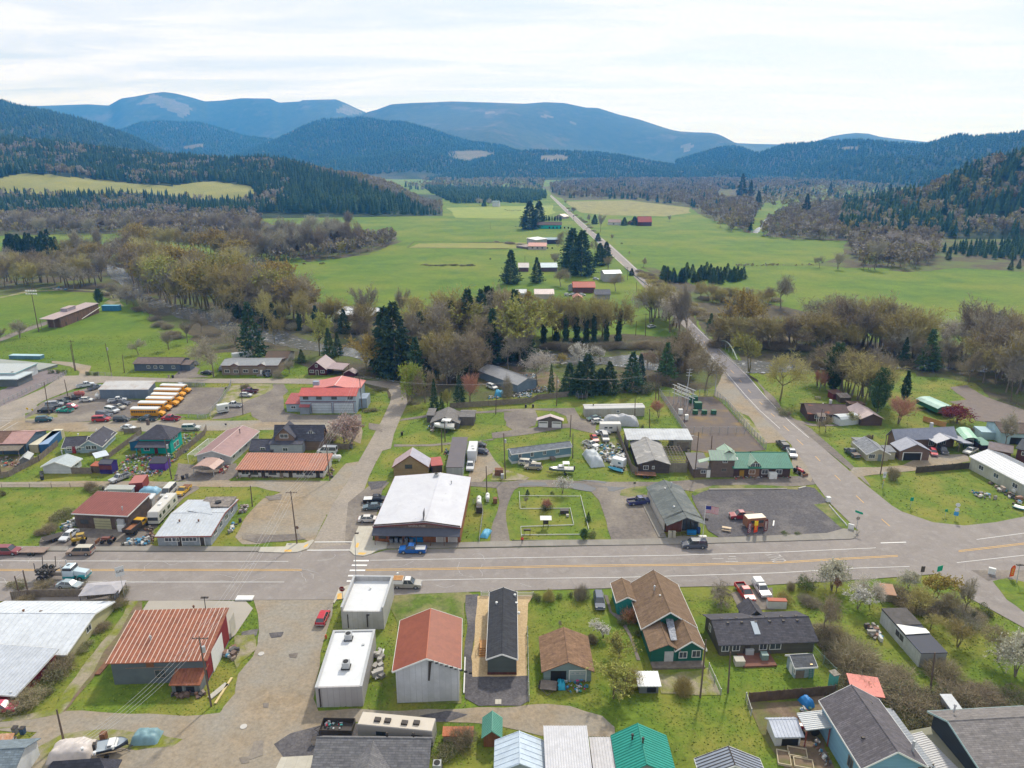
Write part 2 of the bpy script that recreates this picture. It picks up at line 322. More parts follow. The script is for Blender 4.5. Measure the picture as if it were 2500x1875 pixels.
road=[(-400,1347),(300,1348),(700,1349),(760,1347),(800,1335),(860,1330),(870,1352),(905,1355),(945,1343),(1100,1341),(1400,1335.5),(1650,1329),(1950,1321),(2085,1317),(2098,1299),(2025,1228),(1987,1177),(1970,1140),(1930,1085),(1853,1009),(1823,976),(1762,908),(1681,809),(1600,731),(1523,650),(1410,546),(1342,478),(1346,476),(1451,568),(1489,596),(1625,720),(1689,786),(1721,817),(1823,913),(1873,976),(2015,1099),(2096,1170),(2177,1235),(2202,1250),(2278,1276),(2354,1284),(2430,1276),(2520,1258),(2800,1200),(2800,1640),(2520,1545),(2424,1492),(2373,1465),(2330,1425),(2290,1402),(2159,1412),(1877,1429),(1665,1434),(1500,1437),(1150,1446),(1000,1452),(810,1465),(600,1466),(300,1468),(-400,1470)]
sh_('road',road,aM,.06)
sh_('road',[*C4(870,1165,1080,1165,880,920,640,700,480,540,350,420,310,510,420,640,640,880)],aK,.064)
sh_('forecourt',[*A4(1560,60,1720,60,2300,60,2300,260,1991,150,1870,130,1740,140,1700,150)],gG,.066,.2,2)
sh_('lawn',[*A4(1735,150,1850,125,2300,230,2300,560,1991,400,1850,300)],gL,.07,.2,2)
sh_('shoulder',[*C4(560,1130,640,930,660,920,880,1170,1000,1300,1400,1655),*B4(1330,640,1300,700,1130,600,1100,300,860,330),*C4(1060,1610,900,1330,760,1280,680,1180)],gT,.056,.3,2)
sh_('shoulder',[*C4(1080,1170,980,1000,880,920,1000,1010,1150,1150,1230,1280,1500,1450,2000,1900),*B5(500,750,380,650),C4(1640,1655)],gG,.056,.2,2)
sh_('lane',[*B2(1140,690,1500,700,1700,680,1975,680),*B3(620,690,920,700,1400,700,1800,680),*B4(200,680,1320,640,1360,720,1200,740,600,735,360,745,140,820),*B3(1750,790,1350,740,1100,790,1320,830,1340,1000,1460,1250,960,1262,900,1050,840,880,760,790,550,760),*B2(1850,745,1650,750,1600,780,1520,1000,1560,1270,1370,1280,1400,1080,1460,900,1430,760,1140,740)],gG,.05,.2,2)
sh_('lane',[*C2(640,1625,1000,1620,1330,1590,1600,1545,1975,1500),*C3(740,1440,1000,1500,1020,1380,860,1350,800,1250,0,1262),*C2(1700,1265,1340,1290,1000,1310,720,1355,690,1375,1000,1335,1340,1305,1700,1290),*C3(0,1290,420,1270,600,1280,720,1330,740,1400,0,1490),*C2(1600,1560,1330,1575,1000,1600,640,1600)],gG,.045,.2,1)
sh_('lane',[*B2(1180,330,1280,300,1420,500,1500,590,1750,660,1700,685,1400,610,1340,640,1290,700,1140,700,1180,500)],gT,.052,.3,2)
sh_('gravel_lot',[*C2(1700,1290,1800,1290),*C3(60,1275,420,1270,420,1420,250,1480),*C2(1800,1480,1720,1420)],gG,.05,.4,2)
sh_('lot',[*C4(50,1140,560,1140,640,1200,1060,1655,600,1700,330,1655,300,1500,240,1400)],M('yard_gravel',(.155,.125,.11),(.12,.1,.09),s=.8,c3=(.23,.16,.07),s3=.1,t3=.6,w3=.08,ro=1),.05)
sh_('shoulder',[*C4(740,1280,820,1290,960,1420,1060,1560,1040,1600,880,1450)],gM,.07,.3,2)
sh_('gravel_lot',[*B4(150,830,320,775,1100,770,1250,745,1340,760,1470,890,1420,940,1530,1080,1620,1150,1450,1195,900,1225,420,1240,310,1170,200,950)],gD,.066,.2,2)
sh_('verge',[*B4(1330,920,1470,900,1650,1130,1760,1180,1730,1195,1600,1150,1500,1060)],gW,.072,.2,2)
sh_('verge',[*B4(150,810,200,770,360,735,800,730,1180,750,1180,775,800,768,320,775,180,835)],gW,.072,.2,2)
sh_('verge',[*B3(1040,830,1050,780,1200,745,1310,740,1330,790,1240,830,1130,845)],gW,.056,.2,2)
sh_('verge',[*B2(1390,650,1400,590,1540,590,1730,650,1700,680,1380,688)],gM,.058,.2,2)
sh_('driveway',[*B5(200,700,330,560,560,560,800,540,1000,440,1420,430,1450,500,950,590,640,620,400,650,260,690)],gT,.056,.2,2)
sh_('driveway',[*C4(1290,1350,1560,1410,1800,1410,1800,1425,1500,1425,1320,1375)],gG,.056,.1,1)
sh_('lot',[*C5(1260,1050,1420,1030,1600,1140,1975,1270,2200,1330,2200,1700,1700,1400,1500,1370,1430,1250,1250,1190,1420,1170)],M('lot_brown',(.2,.165,.145),(.16,.135,.12),s=.5,ro=1),.05,.3,2)
sh_('wood_chip_bed',[*A2(550,270,1010,260,960,330,945,600,950,915,510,925,500,760,530,560)],gC,.06,.25,3)
sh_('driveway',[*A2(455,260,560,255,530,560,500,760,510,925,965,915,965,1120,900,1160,560,1160,450,1100,440,760,470,500)],gD,.056,.2,2)
sh_('driveway',[*A3(940,245,1010,230,1280,200,1300,380,1100,380,1010,375)],gG,.056,.1,2)
sh_('path',[*A2(1575,260,1605,265,1640,400,1720,430,1800,590,1870,790,1840,790,1780,600,1700,470,1620,400)],gG,.056,.1,2)
sh_('verge',[*A2(-300,240,470,235,520,260,440,330,430,600,420,1140,-100,1140,-100,480,-200,300)],gW,.05,.3,2)
sh_('yard_dirt',[*A3(1080,1130,1500,1120,1700,1000,1700,1500,1800,1700,1400,1700,1250,1480,1130,1250)],gS,.05,.3,2)
sh_('garden_patch',[*A3(620,880,760,850,860,1070,700,1075,380,1060,360,900)],gM,.05,.4,2)
sh_('yard_dirt',[*B0(-200,470,150,450,330,470,150,600,0,640,-200,640)],gS,.04,.3,2)
sh_('yard_dirt',[*B1(-60,520,120,540,500,520,520,640,430,680,-100,690)],gG,.04,.3,2)
sh_('yard_dirt',[*B3(650,320,1000,180,1100,560,1150,600,900,560,700,420)],gW,.04,.3,2)
sh_('yard_dirt',[*B0(400,1230,700,1150,1500,1100,1450,1300,1500,1320,380,1318)],gG,.045,.2,2)
sh_('yard_dirt',[*B0(1380,900,1500,750,1900,740),*B1(150,760,0,850),*B0(1500,1150,1400,1120)],gG,.045,.2,2)
sh_('parking',[*B2(0,900,200,740,400,700,330,780,250,1130,100,1130,20,1300,-30,1290)],gG,.052,.1,1)
sh_('yard_dirt',[*C2(1400,1000,1760,1080),*C3(150,1100,700,1050,600,900,250,900),*C2(1900,850,1500,850)],gS,.04,.3,2)
sh_('meadow',[*C4(1010,500,1200,430,1600,500,1620,600,1300,600,1050,560)],gS,.045,.3,2)
sh_('lawn',[*C4(1160,400,1280,400,1400,440,1560,490,1600,520,1400,480)],gA,.05,.3,2)
for pd in([*B2(1640,720,1760,700,1900,705,1925,738,1650,740)],[*B3(540,715,680,715,820,765,770,797,600,770,540,740)],[*B3(740,730,860,740,930,745,1110,755,980,793,930,790,920,755)],[*B3(620,680,800,685,920,700,900,715,700,690)]):
 sh_('puddle',pd,wP,.064,.15,2)
def kb(name,px,mat,h=.14):
 pts=[G(p)for p in px];mb=MB();mb.prism([(p.x,p.y)for p in pts],.0,h+.13,'z');o=mb.g(name,mat);o['kind']='structure'
kb('pavement',[(-400,1333),B0(940,1330),*B1(0,1325,740,1332,720,1375,0,1372),(-400,1346)],cG)
kb('pavement',[*B1(735,1335,975,1330,990,1298,1150,1296,1240,1262,1252,1275,1190,1350,1090,1382,960,1388,715,1380)],cS)
kb('pavement',[*B2(100,1135,255,1132,235,1270,380,1290,370,1345,290,1362,220,1400,150,1420,60,1412,15,1370,40,1280)],cS)
kb('pavement',[*B2(380,1290,1080,1290,1400,1280,1975,1270),*B3(0,1268,950,1262,1450,1250,1640,1225),*B4(420,1243,1450,1200,1620,1155,1770,1180,1720,1250,1680,1256,300,1298),*B3(1500,1308,0,1328),*B2(1600,1330,900,1342,372,1346)],cG)
kb('kerb_stone',[*B4(320,770,1070,768,1070,776,320,782)],cG,.2)
kb('kerb_stone',[*B4(1180,762,1250,745,1254,752,1186,770)],cS,.2)
kb('pavement',[*A1(1040,325,1085,215,1160,185,1190,180,1150,290,1070,300,1050,330)],cS,.1)
# ---- painted lines
def line(px,w_,mat=pW,z=.075,name='road_marking'):return strip(name,px,w_,mat,z)
for dy in(-1.0,1.0):
 line([(-400,1393+dy*1.6),(0,1393+dy*1.6),(737,1393+dy*1.6)],.14,pY)
 line([(893,1393+dy*1.6),(1100,1390+dy*1.6),(1350,1384+dy*1.6),(1500,1382+dy*1.6),(1700,1380+dy*1.6),(1900,1375+dy*1.6),(2050,1366+dy*1.5),(2192,1358.5+dy*1.5)],.14,pY)
 line([(2340,1347+dy*1.5),(2420,1338+dy*1.5),(2500,1328.5+dy*1.5),(2700,1300+dy*1.5)],.14,pY)
line([(-400,1370.5),(0,1370.5),(704,1372)],.13);line([(903,1369.5),(1100,1366),(1300,1362.5),(1650,1357),(1900,1349.5),(2138,1339)],.13)
line([(-400,1422.5),(0,1422.5),(694,1422.5)],.13);line([(1027,1418),(1200,1414.5),(1500,1411.5),(1665,1407),(1900,1400),(2100,1388),(2220,1384.5)],.13)
line([(2150,1327),(2212,1325)],.3);line([(2384,1318.5),(2500,1303),(2650,1280)],.13);line([(2336,1375),(2500,1357),(2650,1338)],.13)
for i,(x0,x1,y)in en(((1232,1380,1463),(1215,1363,1507),(1195,1345,1556),(1180,1330,1608))):
 a,b=B1(x0+400,y),B1(x1+400,y);line([a,b],.55)
line([*A1(1150,150,1200,150)],.5)
line([*B1(1255,1283,1632,1281)],.3);line([*B1(1185,1362,1600,1360)],.3)
line([*C0(0,1350,130,1350)],.12);line([*C0(0,1377,125,1377)],.12);line([*C0(0,1450,100,1388)],.12);line([*C0(0,1490,175,1388)],.12)
for q in((*C4(500,690,480,660),),(*C4(725,885,757,918),),(*C4(808,975,832,1005),),(*C4(893,1075,922,1105),),(*C4(1003,1190,1030,1220),),(*C4(1115,1305,1150,1335),),(*C4(1235,1425,1290,1475),),(*C4(1365,1555,1425,1610),),(*B4(1345,455,1392,502),),(*B4(1530,635,1587,690),),(*B5(355,835,430,905),),(*B5(600,1060,680,1130),),(*C4(465,605,480,625),),(*C4(410,545,425,560),)):line(list(q),.16,pY)
line([C4(0,190),(1523,650-0),(1410,547),(1343,479)][::1][1:],.25);line([(1346,477.5),(1450,569),(1488,598),(1624,722)],.25)
line([*C4(360,440,480,560,880,935,1075,1160,1300,1390,1480,1540)],.14);line([*C4(330,520,640,860,860,1120,1000,1270,1200,1450)],.14)
for k in rn(22):
 pa=[Ve(G(q))for q in((1344,478.5),(1430,560),(1505,630),(1610,728))]
 tt=(k+.2)/22;L_=sum((pa[i+1]-pa[i]).length for i in rn(3));s_=tt*L_
 for i in rn(3):
  l=(pa[i+1]-pa[i]).length
  if s_<l:
   d=(pa[i+1]-pa[i]).normalized();p=pa[i]+d*s_;strip('road_marking',[(p.x,p.y),(p.x+d.x*12,p.y+d.y*12)],.25,pY,.08,world=True);break
  s_-=l
def roadtext(txt,p0,p1,h):
 a,b=G(p0),G(p1);q=tm(txt,1,lambda x,y,z:(x,y,z),M('paint_worn',(.5,.48,.46),(.36,.33,.31),s=3),None,0,False,'road_marking');me=q.data
 xs=[v.co.x for v in me.vertices];ys=[v.co.y for v in me.vertices];W=max(xs)-min(xs);H=max(ys)-min(ys)
 d=(b-a);ux=d.normalized();n=Ve((-ux.y,ux.x,0))
 for v in me.vertices:
  v.co=a+ux*((v.co.x-min(xs))/W*d.length)+n*((v.co.y-min(ys))/H*h)+Ve((0,0,.158))
 q['kind']='structure'
roadtext('ONLY',*B4(1075,1470,985,1385),3.2)
mbx=MB();
for(x0,x1,y)in((480,600,1473),(510,575,1423),(500,580,1447),(350,460,1445)):strip('',[B4(x0,y),B4(x1,y)],.25,pW,.078,obj=False,mb=mbx)
o=mbx.g('road_marking',MC['paint_worn']);o['kind']='structure'
for px in([*B1(970,1362,1035,1362,1035,1380,965,1380)],[*B1(1160,1320,1200,1300,1185,1330,1150,1345)],[*B2(85,1295,108,1297,95,1340,68,1340)],[*B2(105,1388,180,1392,150,1410,92,1406)],[*A1(1075,255,1110,250,1110,298,1072,300)]):
 sh_('tactile_strip',px,pY,.139 if px[0][1]<1400 else .119)
crk=MB();ck2=MB()
for i in rn(70):
 x=random.uniform(-20,2500);y=random.uniform(1358,1440)if x<2000 else random.uniform(1330,1400);p=G((x,y));a=random.choice([0,0,0,1.4])+random.gauss(0,.35);pts=[(p.x,p.y)]
 for k in rn(random.randint(3,9)):
  a+=random.gauss(0,.5);p=p+Ve((cos(a),sin(a),0))*random.uniform(.4,1.1);pts.append((p.x,p.y))
 strip('',pts,.045,pW,.07,world=True,obj=False,mb=crk if x<1300 else ck2)
o=crk.g('road_cracks',col('crack_pale',(.55,.55,.55)));o['kind']='structure'
o=ck2.g('road_cracks',col('crack_dark',(.16,.15,.15)));o['kind']='structure'
for nm,mt,px,amp in(('stain',gD,[*B2(190,700,380,690,320,760,220,780)],.4),('stain',gG,[*B2(200,130,340,150,330,220,200,190)],.5),('stain',gG,[*B1(560,1190,1100,1200,1180,1250,700,1290,560,1250)],.5),('stain',gG,[*B1(780,840,940,820,930,870,820,880)],.4),('stain',gD,[*A1(300,560,440,535,420,590,300,600)],.3),('stain',gD,[*A1(520,570,640,560,620,600,540,610)],.3),('stain',gG,[*A1(680,740,760,730,740,770,690,770)],.3),('stain',gG,[*A1(400,1450,480,1440,470,1560,350,1600)],.5),('stain',gG,[*A1(280,1580,370,1570,360,1620,300,1630)],.4),('stain',gG,[*A1(470,1140,520,1135,515,1175,475,1175)],.2),('stain',gD,[*A2(80,1240,300,1200,470,1230,300,1290,210,1290)],.4),('stain',gM,[*A1(240,590,400,580,420,700,300,800,260,860,250,760)],.5)):
 sh_(nm,px,mt,.062 if nm=='stain'else .06,amp,3)
for c in(*A1(458,738,315,1328),):
 p=G(c);mb=MB();mb.prism([(p.x+.5*cos(t*pi/8),p.y+.5*sin(t*pi/8))for t in rn(16)],.04,.16,'z');o=mb.g('manhole_cover',col('manhole_grey',(.5,.48,.45)));tag(o,'round metal manhole cover in gravel street '+('near the centre'if c[1]<1700 else'towards the bottom, dusty'),'manhole cover')
# ---- hills
hG=M('hill_forest_floor',(.022,.042,.02),(.045,.062,.028),s=.012,c3=(.085,.08,.05),s3=.003,t3=.62,w3=.06,ro=1)
hP=M('hill_pasture',(.25,.24,.075),(.19,.2,.055),s=.02,ro=1)
hC=M('clearcut',(.2,.165,.13),(.14,.125,.09),s=.03,c3=(.1,.11,.06),s3=.01,t3=.5,w3=.2,ro=1)
FM=[M('far_conifer_a',(.033,.072,.036),(.021,.051,.027),s=.3,ro=1),M('far_conifer_b',(.053,.102,.045),(.033,.069,.033),s=.3,ro=1),M('far_conifer_c',(.068,.112,.036),(.045,.075,.03),s=.3,ro=1),M('far_broadleaf_a',(.27,.225,.15),(.19,.155,.1),s=.3,ro=1),M('far_broadleaf_b',(.33,.29,.12),(.24,.21,.09),s=.3,ro=1),M('far_broadleaf_c',(.4,.36,.29),(.28,.25,.19),s=.3,ro=1),M('far_bark',(.228,.193,.158),s=1,ro=1)]
rg=np.random.default_rng(5)
def con_proto(lay,sid,rr=.17,se=0):
 g=np.random.default_rng(se);V=[];F=[]
 for l in rn(lay):
  z0=.08+.86*l/lay;z1=min(1.0,z0+1.25/lay+.05);r=rr*(1-z0)**.85*g.uniform(.9,1.1)
  b=len(V);V.append((0,0,z1 if l<lay-1 else 1.0));o=g.uniform(0,6)
  for i in rn(sid*2):
   a=o+pi*i/sid;q=r*(1.0 if i%2==0 else .62)*g.uniform(.8,1.15);V.append((q*cos(a),q*sin(a),z0-(.02 if i%2==0 else-.01)))
  F+=[(b,b+1+i,b+1+(i+1)%(sid*2))for i in rn(sid*2)]
 return np.array(V),np.array(F)
def dec_proto(n,se=0,rx=.3,lo=.18,sz=.1):
 g=np.random.default_rng(se);V=[];F=[]
 c=[(g.normal(0,.13),g.normal(0,.13),g.uniform(lo+.2,.84))for _ in rn(6)]
 for i in rn(n):
  cc=c[g.integers(6)];d=g.normal(size=3);d/=np.linalg.norm(d);q=np.array(cc)+d*np.array((rx*.62,rx*.62,.17))*g.uniform(.4,1)
  q[2]=min(1.0,max(lo,q[2]));u=g.normal(size=3)*sz*.5;u[2]=abs(u[2])*1.2+.02;v=g.normal(size=3)*sz*.33
  b=len(V);V+=[q-v,q+v,q+u];F.append((b,b+1,b+2))
 nb=len(F);b=len(V)
 for a in rn(3):V.append((.018*cos(a*2.1),.018*sin(a*2.1),0));
 V.append((0,0,.6));F+=[(b,b+1,b+3),(b+1,b+2,b+3),(b+2,b,b+3)]
 m=np.zeros(len(F),int);m[nb:]=1
 return np.array(V),np.array(F),m
CP_F=[con_proto(2,4,.3,i)for i in rn(3)];CP_M=[con_proto(5,6,.26,10+i)for i in rn(4)]
DP_F=[dec_proto(12,i,.34,.15,.3)for i in rn(3)];DP_M=[dec_proto(70,10+i,.32,.15,.15)for i in rn(4)]
def std_(name,pts,hs,kinds,far=True,lb=None,cat=None):
 """one mesh of many trees; kinds: material index 0-2 conifer, 3-5 broadleaf"""
 VV=[];FF=[];MM=[];off=0
 for i in rn(len(pts)):
  k=int(kinds[i]);h=hs[i];a=rg.uniform(0,6.28);ca,sa=cos(a),sin(a);w=h*rg.uniform(.8,1.2)
  if k<3:V,F=(CP_F if far else CP_M)[rg.integers(3)];m=np.full(len(F),k)
  else:
   V,F,mm=(DP_F if far else DP_M)[rg.integers(3)];m=np.where(mm==0,k,6)
  q=np.empty_like(V);q[:,0]=(V[:,0]*ca-V[:,1]*sa)*w;q[:,1]=(V[:,0]*sa+V[:,1]*ca)*w;q[:,2]=V[:,2]*h
  VV.append(q+np.array(pts[i]));FF.append(F+off);MM.append(m);off+=len(V)
 o=nm_(name,np.concatenate(VV),np.concatenate(FF),FM,np.concatenate(MM));o['kind']='stuff'
 tag(o,lb,cat or'forest');return o
def hill(name,crs,D,wf,wb,th=0,ro=12,nv=26,step=14,rgs=(),prof=1.0,se=0,flat=.0,gul=1.0):
 """ridge: crest = photo pixels of its skyline at distance D (m, number or function of px)"""
 X0,X1=crs[0][0],crs[-1][0];nu=int((X1-X0)/step)+1;g=[]
 cx=[c[0]for c in crs];cy=[c[1]for c in crs]
 for i in rn(nu):
  px=X0+(X1-X0)*i/(nu-1);py=np.interp(px,cx,cy);d=D(px)if callable(D)else D;c=atY((px,py),d);zc=max(1.0,c.z-th)
  rx=c.x/c.y;row=[]
  for j in rn(nv):
   v=j/(nv-1)*1.35
   if v<=1:yy=d-(wf(px)if callable(wf)else wf)*(1-v);hh=(v**prof)*(1-flat)+(3*v*v-2*v**3)*flat
   else:yy=d+wb*(v-1)/.35;hh=1-((v-1)/.35)**1.3
   x=rx*yy;n=mn.noise(Ve((x/(ro*25),yy/(ro*25),se)))+.5*mn.noise(Ve((x/(ro*9),yy/(ro*9),se+9)))
   rg_=abs(mn.noise(Ve((x/(ro*16),yy/(ro*60),se+4))))
   damp=min(1,max(0,1.0-v)*3)*min(1,v*4)
   z=zc*hh+damp*(n*ro*2-rg_*ro*3.5*gul)*min(1,zc/60)
   row.append((x,yy,max(z,-3)if v>.02 else-3))
  g.append(row)
 g=np.array(g);V=g.reshape(-1,3);F=[];mi=[]
 for i in rn(nu-1):
  for j in rn(nv-1):
   F.append((i*nv+j,(i+1)*nv+j,(i+1)*nv+j+1,i*nv+j+1));c=(g[i,j]+g[i+1,j]+g[i+1,j+1]+g[i,j+1])/4;q=pj(c);k=0
   for r,(poly,m_)in en(rgs):
    if inp(q[0],q[1],poly):k=m_
   mi.append(k)
 o=nm_(name,V,F,[hG,hP,hC],mi,smo=True);o['kind']='structure'
 return g,rgs
def plant(name,hl,spc,h,mixf,lb,far=True,vmin=.05,vmax=1.08,poly=None,dens=1.0,cat='forest'):
 g,rgs=hl;nu,nv,_=g.shape;pts=[];hs=[];ks=[]
 A=np.linalg.norm(np.cross(g[1:,:-1]-g[:-1,:-1],g[:-1,1:]-g[:-1,:-1]),axis=2)
 for i in rn(nu-1):
  for j in rn(nv-1):
   v=j/(nv-1)*1.35
   if v<vmin or v>vmax:continue
   n=A[i,j]/(spc*spc)*dens;n=int(n)+(1 if rg.random()<n-int(n)else 0)
   for _ in rn(n):
    a,b=rg.random(),rg.random()
    p=(g[i,j]*(1-a)+g[i+1,j]*a)*(1-b)+(g[i,j+1]*(1-a)+g[i+1,j+1]*a)*b
    q=pj(p)
    if q[0]<-60 or q[0]>2560:continue
    if poly and not inp(q[0],q[1],poly):continue
    if any(inp(q[0],q[1],r[0])for r in rgs):continue
    k=mixf(q[0],q[1],p)
    if k is None:continue
    pts.append(p-np.array((0,0,.3)));hs.append((h(q[0],q[1])if callable(h)else h)*rg.uniform(.6,1.15)*(.75 if k>2 else 1));ks.append(k)
 return std_(name,pts,hs,ks,far,lb,cat)
def mixer(share,s=200,conv=.5):
 def f(px,py,p):
  n=mn.noise(Ve((p[0]/s,p[1]/s,3.1)))*.5+.5+rg.normal(0,.12)
  if n<share:return 3+int(rg.choice(3,p=(.5,.25,.25)))
  return int(rg.choice(3,p=(.5,.35,.15)))
 return f
hA=hill('hills',[(-200,262),(100,258),(155,256),(215,254),(265,257),(295,240),(330,235),(372,227),(400,224),(430,228),(470,238),(500,247),(540,245),(590,239),(660,240),(680,250),(735,247),(738,244),(820,242),(845,252),(870,264),(893,274),(960,300),(1060,340)],8200,2600,1500,0,110,70,8,[([*D0(1100,190,1230,95,1500,170,1560,220,1490,290,1400,250,1250,170)],2),([*D1(720,240,800,180,960,245,850,270)],2)],se=2)
hB=hill('hills',[(800,330),(850,300),(893,274),(920,267),(955,254),(1000,251),(1060,249),(1100,247),(1200,250),(1280,253),(1330,249),(1378,251),(1430,262),(1460,263),(1510,279),(1560,291),(1620,311),(1660,323),(1700,331),(1760,341),(1800,349),(1840,351),(1900,352),(1960,356),(2200,370)],7200,2800,1500,0,110,70,8,[([*D1(1930,240,2020,240,2040,262,1940,262)],2),([*D2(400,265,500,275,500,292,400,288)],2),([*D2(600,320,690,325,670,355,640,340)],2),([*D2(1520,520,1600,500,1640,520,1570,570)],2),([*D2(1850,540,1990,525,1980,560,1900,572)],2),([*D2(1100,480,1110,480,1105,555,1095,550)],2)],se=5)
hGG=hill('hills',[(1900,360),(1990,345),(2030,332),(2060,327),(2090,324),(2120,326),(2150,334),(2200,340),(2300,350)],7000,1500,800,0,40,20,10,se=6)
hCc=hill('hills',[(-400,200),(-100,222),(0,236),(50,251),(100,260),(150,272),(200,284),(260,304),(320,325),(360,345),(420,372)],3300,1500,900,14,22,30,12,se=7)
hD=hill('hills',[(200,345),(260,318),(300,308),(340,292),(385,287),(440,291),(480,290),(520,300),(560,314),(600,326),(700,338),(800,345)],5600,1500,900,18,25,26,12,[([*D0(1450,530,1660,495,1650,530,1560,550)],2)],se=8)
hE=hill('hills',[(560,380),(620,356),(680,332),(720,311),(760,293),(790,284),(830,284),(875,279),(905,282),(930,288),(980,290),(1050,308),(1100,326),(1150,340),(1230,349),(1245,356),(1300,380)],4700,1500,900,18,28,34,12,se=9)
hF0=hill('hills',[(960,380),(1000,362),(1040,358),(1160,356),(1240,358),(1330,372),(1400,390)],4200,900,500,14,8,22,12,[([*D1(1430,545,1560,560,1750,560,1900,555,2050,590,1950,625,1800,650,1600,640,1440,640)],2)],se=10,gul=.3)
hF=hill('hills',[(1040,430),(1100,402),(1160,384),(1220,368),(1290,360),(1330,361),(1400,363),(1470,366),(1520,374),(1600,390),(1700,405),(1800,420),(1900,436)],3800,750,500,15,8,22,12,[([*D2(400,595,560,590,640,610,600,640,400,640)],2)],se=11,gul=.4)
hG_=hill('hills',[(1650,385),(1760,352),(1800,350),(1850,368),(1890,354),(1910,346),(1980,341),(2010,337),(2030,336),(2100,333),(2140,336),(2200,341),(2260,344),(2290,333),(2320,324),(2350,317),(2380,325),(2420,319),(2460,317),(2500,311),(2640,300),(2800,295)],lambda x:4400-(x-1650)*1.85,1150,900,20,20,34,12,[([*D3(700,480,900,482,890,500,740,498)],2)],se=12)
hI=hill('hills',[(-300,300),(-100,312),(0,322),(80,331),(150,336),(200,344),(250,351),(350,362),(400,366),(450,368),(560,376),(640,372),(700,380),(760,395),(850,412),(950,432),(1020,468),(1080,500)],lambda x:1750-max(0,x-500)*.85,lambda x:max(120,740-max(0,x-500)*.98),500,20,7,80,5,[([*D0(-300,800,0,780,150,745,400,750,840,795,1100,825,1350,850,1600,812,1750,805,2040,845,2060,900,1900,980,1700,950,1400,925,1130,910,850,900,500,915,250,910,-300,880)],1)],se=13,gul=.25)
hH=hill('hills',[(2060,480),(2130,462),(2200,446),(2260,436),(2300,415),(2340,398),(2380,372),(2420,352),(2450,352),(2500,340),(2560,330),(2700,300),(2900,280)],lambda x:1050-(x-2060)*.22,lambda x:290-(x-2060)*.22,300,26,9,30,10,se=14,gul=.3)
plant('forest',hCc,13,19,mixer(.1),'dark blue-green conifer forest covering steep far left hillside')
plant('forest',hD,17,21,mixer(.05),'hazy blue conifer forest on low hill below bare-topped mountain')
plant('forest',hE,15,21,mixer(.12),'blue-green conifer forest covering rounded hill at middle of skyline')
plant('forest',hF0,13,17,mixer(.05),'strip of conifers round pinkish clear-cut slope',poly=None)
plant('forest',hF,13,17,mixer(.22,150),'dark forest on low hump beyond far end of road')
plant('forest',hG_,14,19,mixer(.12),'conifer forest on long right-hand ridge')
def mixI(px,py,p):
 n=mn.noise(Ve((p[0]/60,p[1]/60,1.1)))+rg.normal(0,.18)
 if px>700:
  t=(py-(395+(px-760)*.33))/60
  if t<.42+.2*n:return 3+int(rg.choice(3,p=(.25,.25,.5)))
  return int(rg.choice(3,p=(.6,.3,.1)))
 if n>.22:return 3+int(rg.choice(3,p=(.3,.2,.5)))
 return int(rg.choice(3,p=(.55,.35,.1)))
def hgtI(px,py):
 if px>860:return max(9,25-(px-860)*.07)
 return 13 if(py>452 and px<640)else 20
plant('forest',hI,8.5,hgtI,mixI,'conifer forest with grey bare trees on near left ridge above sloping pasture',far=False,vmin=.06,vmax=1.1)
def mixH(px,py,p):
 n=mn.noise(Ve((p[0]/45,p[1]/45,5.1)))+rg.normal(0,.25)
 if n>.12:return 3+int(rg.choice(3,p=(.25,.5,.25)))
 return int(rg.choice(3,p=(.5,.35,.15)))
plant('forest',hH,9,22,mixH,'mixed mossy broadleaf trees and tall conifers on near right slope',far=False,vmin=.02)
def wood(poly,spc,h,mixf,lb,far=False,name='wood',zf=None,cat='wood'):
 P_=[G(q)for q in poly];x0,x1=min(p.x for p in P_),max(p.x for p in P_);y0,y1=min(p.y for p in P_),max(p.y for p in P_)
 n=min(int((x1-x0)*(y1-y0)/(spc*spc)),400000);pts=[];hs=[];ks=[];X=rg.uniform(x0,x1,n);Y=rg.uniform(y0,y1,n);kk=inp_(X,Y,[(p.x,p.y)for p in P_])
 for x,y in list(zip(X[kk],Y[kk]))[:16000]:
  k=mixf(0,0,(x,y,0))
  if k is None:continue
  pts.append((x,y,-.2));hs.append(h*rg.uniform(.6,1.15)*(.8 if k>2 and h>15 else 1));ks.append(k)
 return std_(name,pts,hs,ks,far,lb,cat)
conI=lambda a,b,p:int(rg.choice(3,p=(.6,.3,.1)))
decI=lambda a,b,p:3+int(rg.choice(3,p=(.6,.18,.22)))
def decm(x,y,p):return int(rg.choice(2))if mn.noise(Ve((p[0]/50,p[1]/50,7)))>.25 else 3+int(rg.choice(3,p=(.5,.2,.3)))
wood([*D0(-150,1010,400,1000,800,1010,1150,1060,1250,1020,1500,985,1750,975,2090,990,2100,930,1500,900,1130,900,700,930,-150,930)],7.5,17,conI,'dense dark conifer plantation below sloping left pasture')
wood([*D1(290,1050,340,1062,900,1085,1290,1062,1300,990,1000,930,600,930,350,960)],7,28,conI,'tall dense block of dark conifers at foot of near left ridge')
wood([*D0(-100,1245,600,1235,1050,1235,1250,1290,1500,1295,1850,1290,2124,1270),*D1(100,1140,0,1000),*D0(1900,1000,1200,1080,300,1030,-100,1030)],10,17,decI,'grey-brown bare woodland between left pasture and dark plantation')
wood([*D1(1450,860,2124,880),*D2(440,905,440,945,300,985,0,975),*D1(1980,985,1680,985,1500,900)],9,14,conI,'neat low conifer plantation left of far end of road',far=True)
wood([*D1(1400,740,2000,770,2124,740),*D2(420,780,430,850,0,840),D1(1450,850)],16,18,lambda a,b,p:decm(a,b,p)if mn.noise(Ve((p[0]/120,p[1]/120,2)))>.05 else None,'scattered trees round far pale field left of road end',far=True)
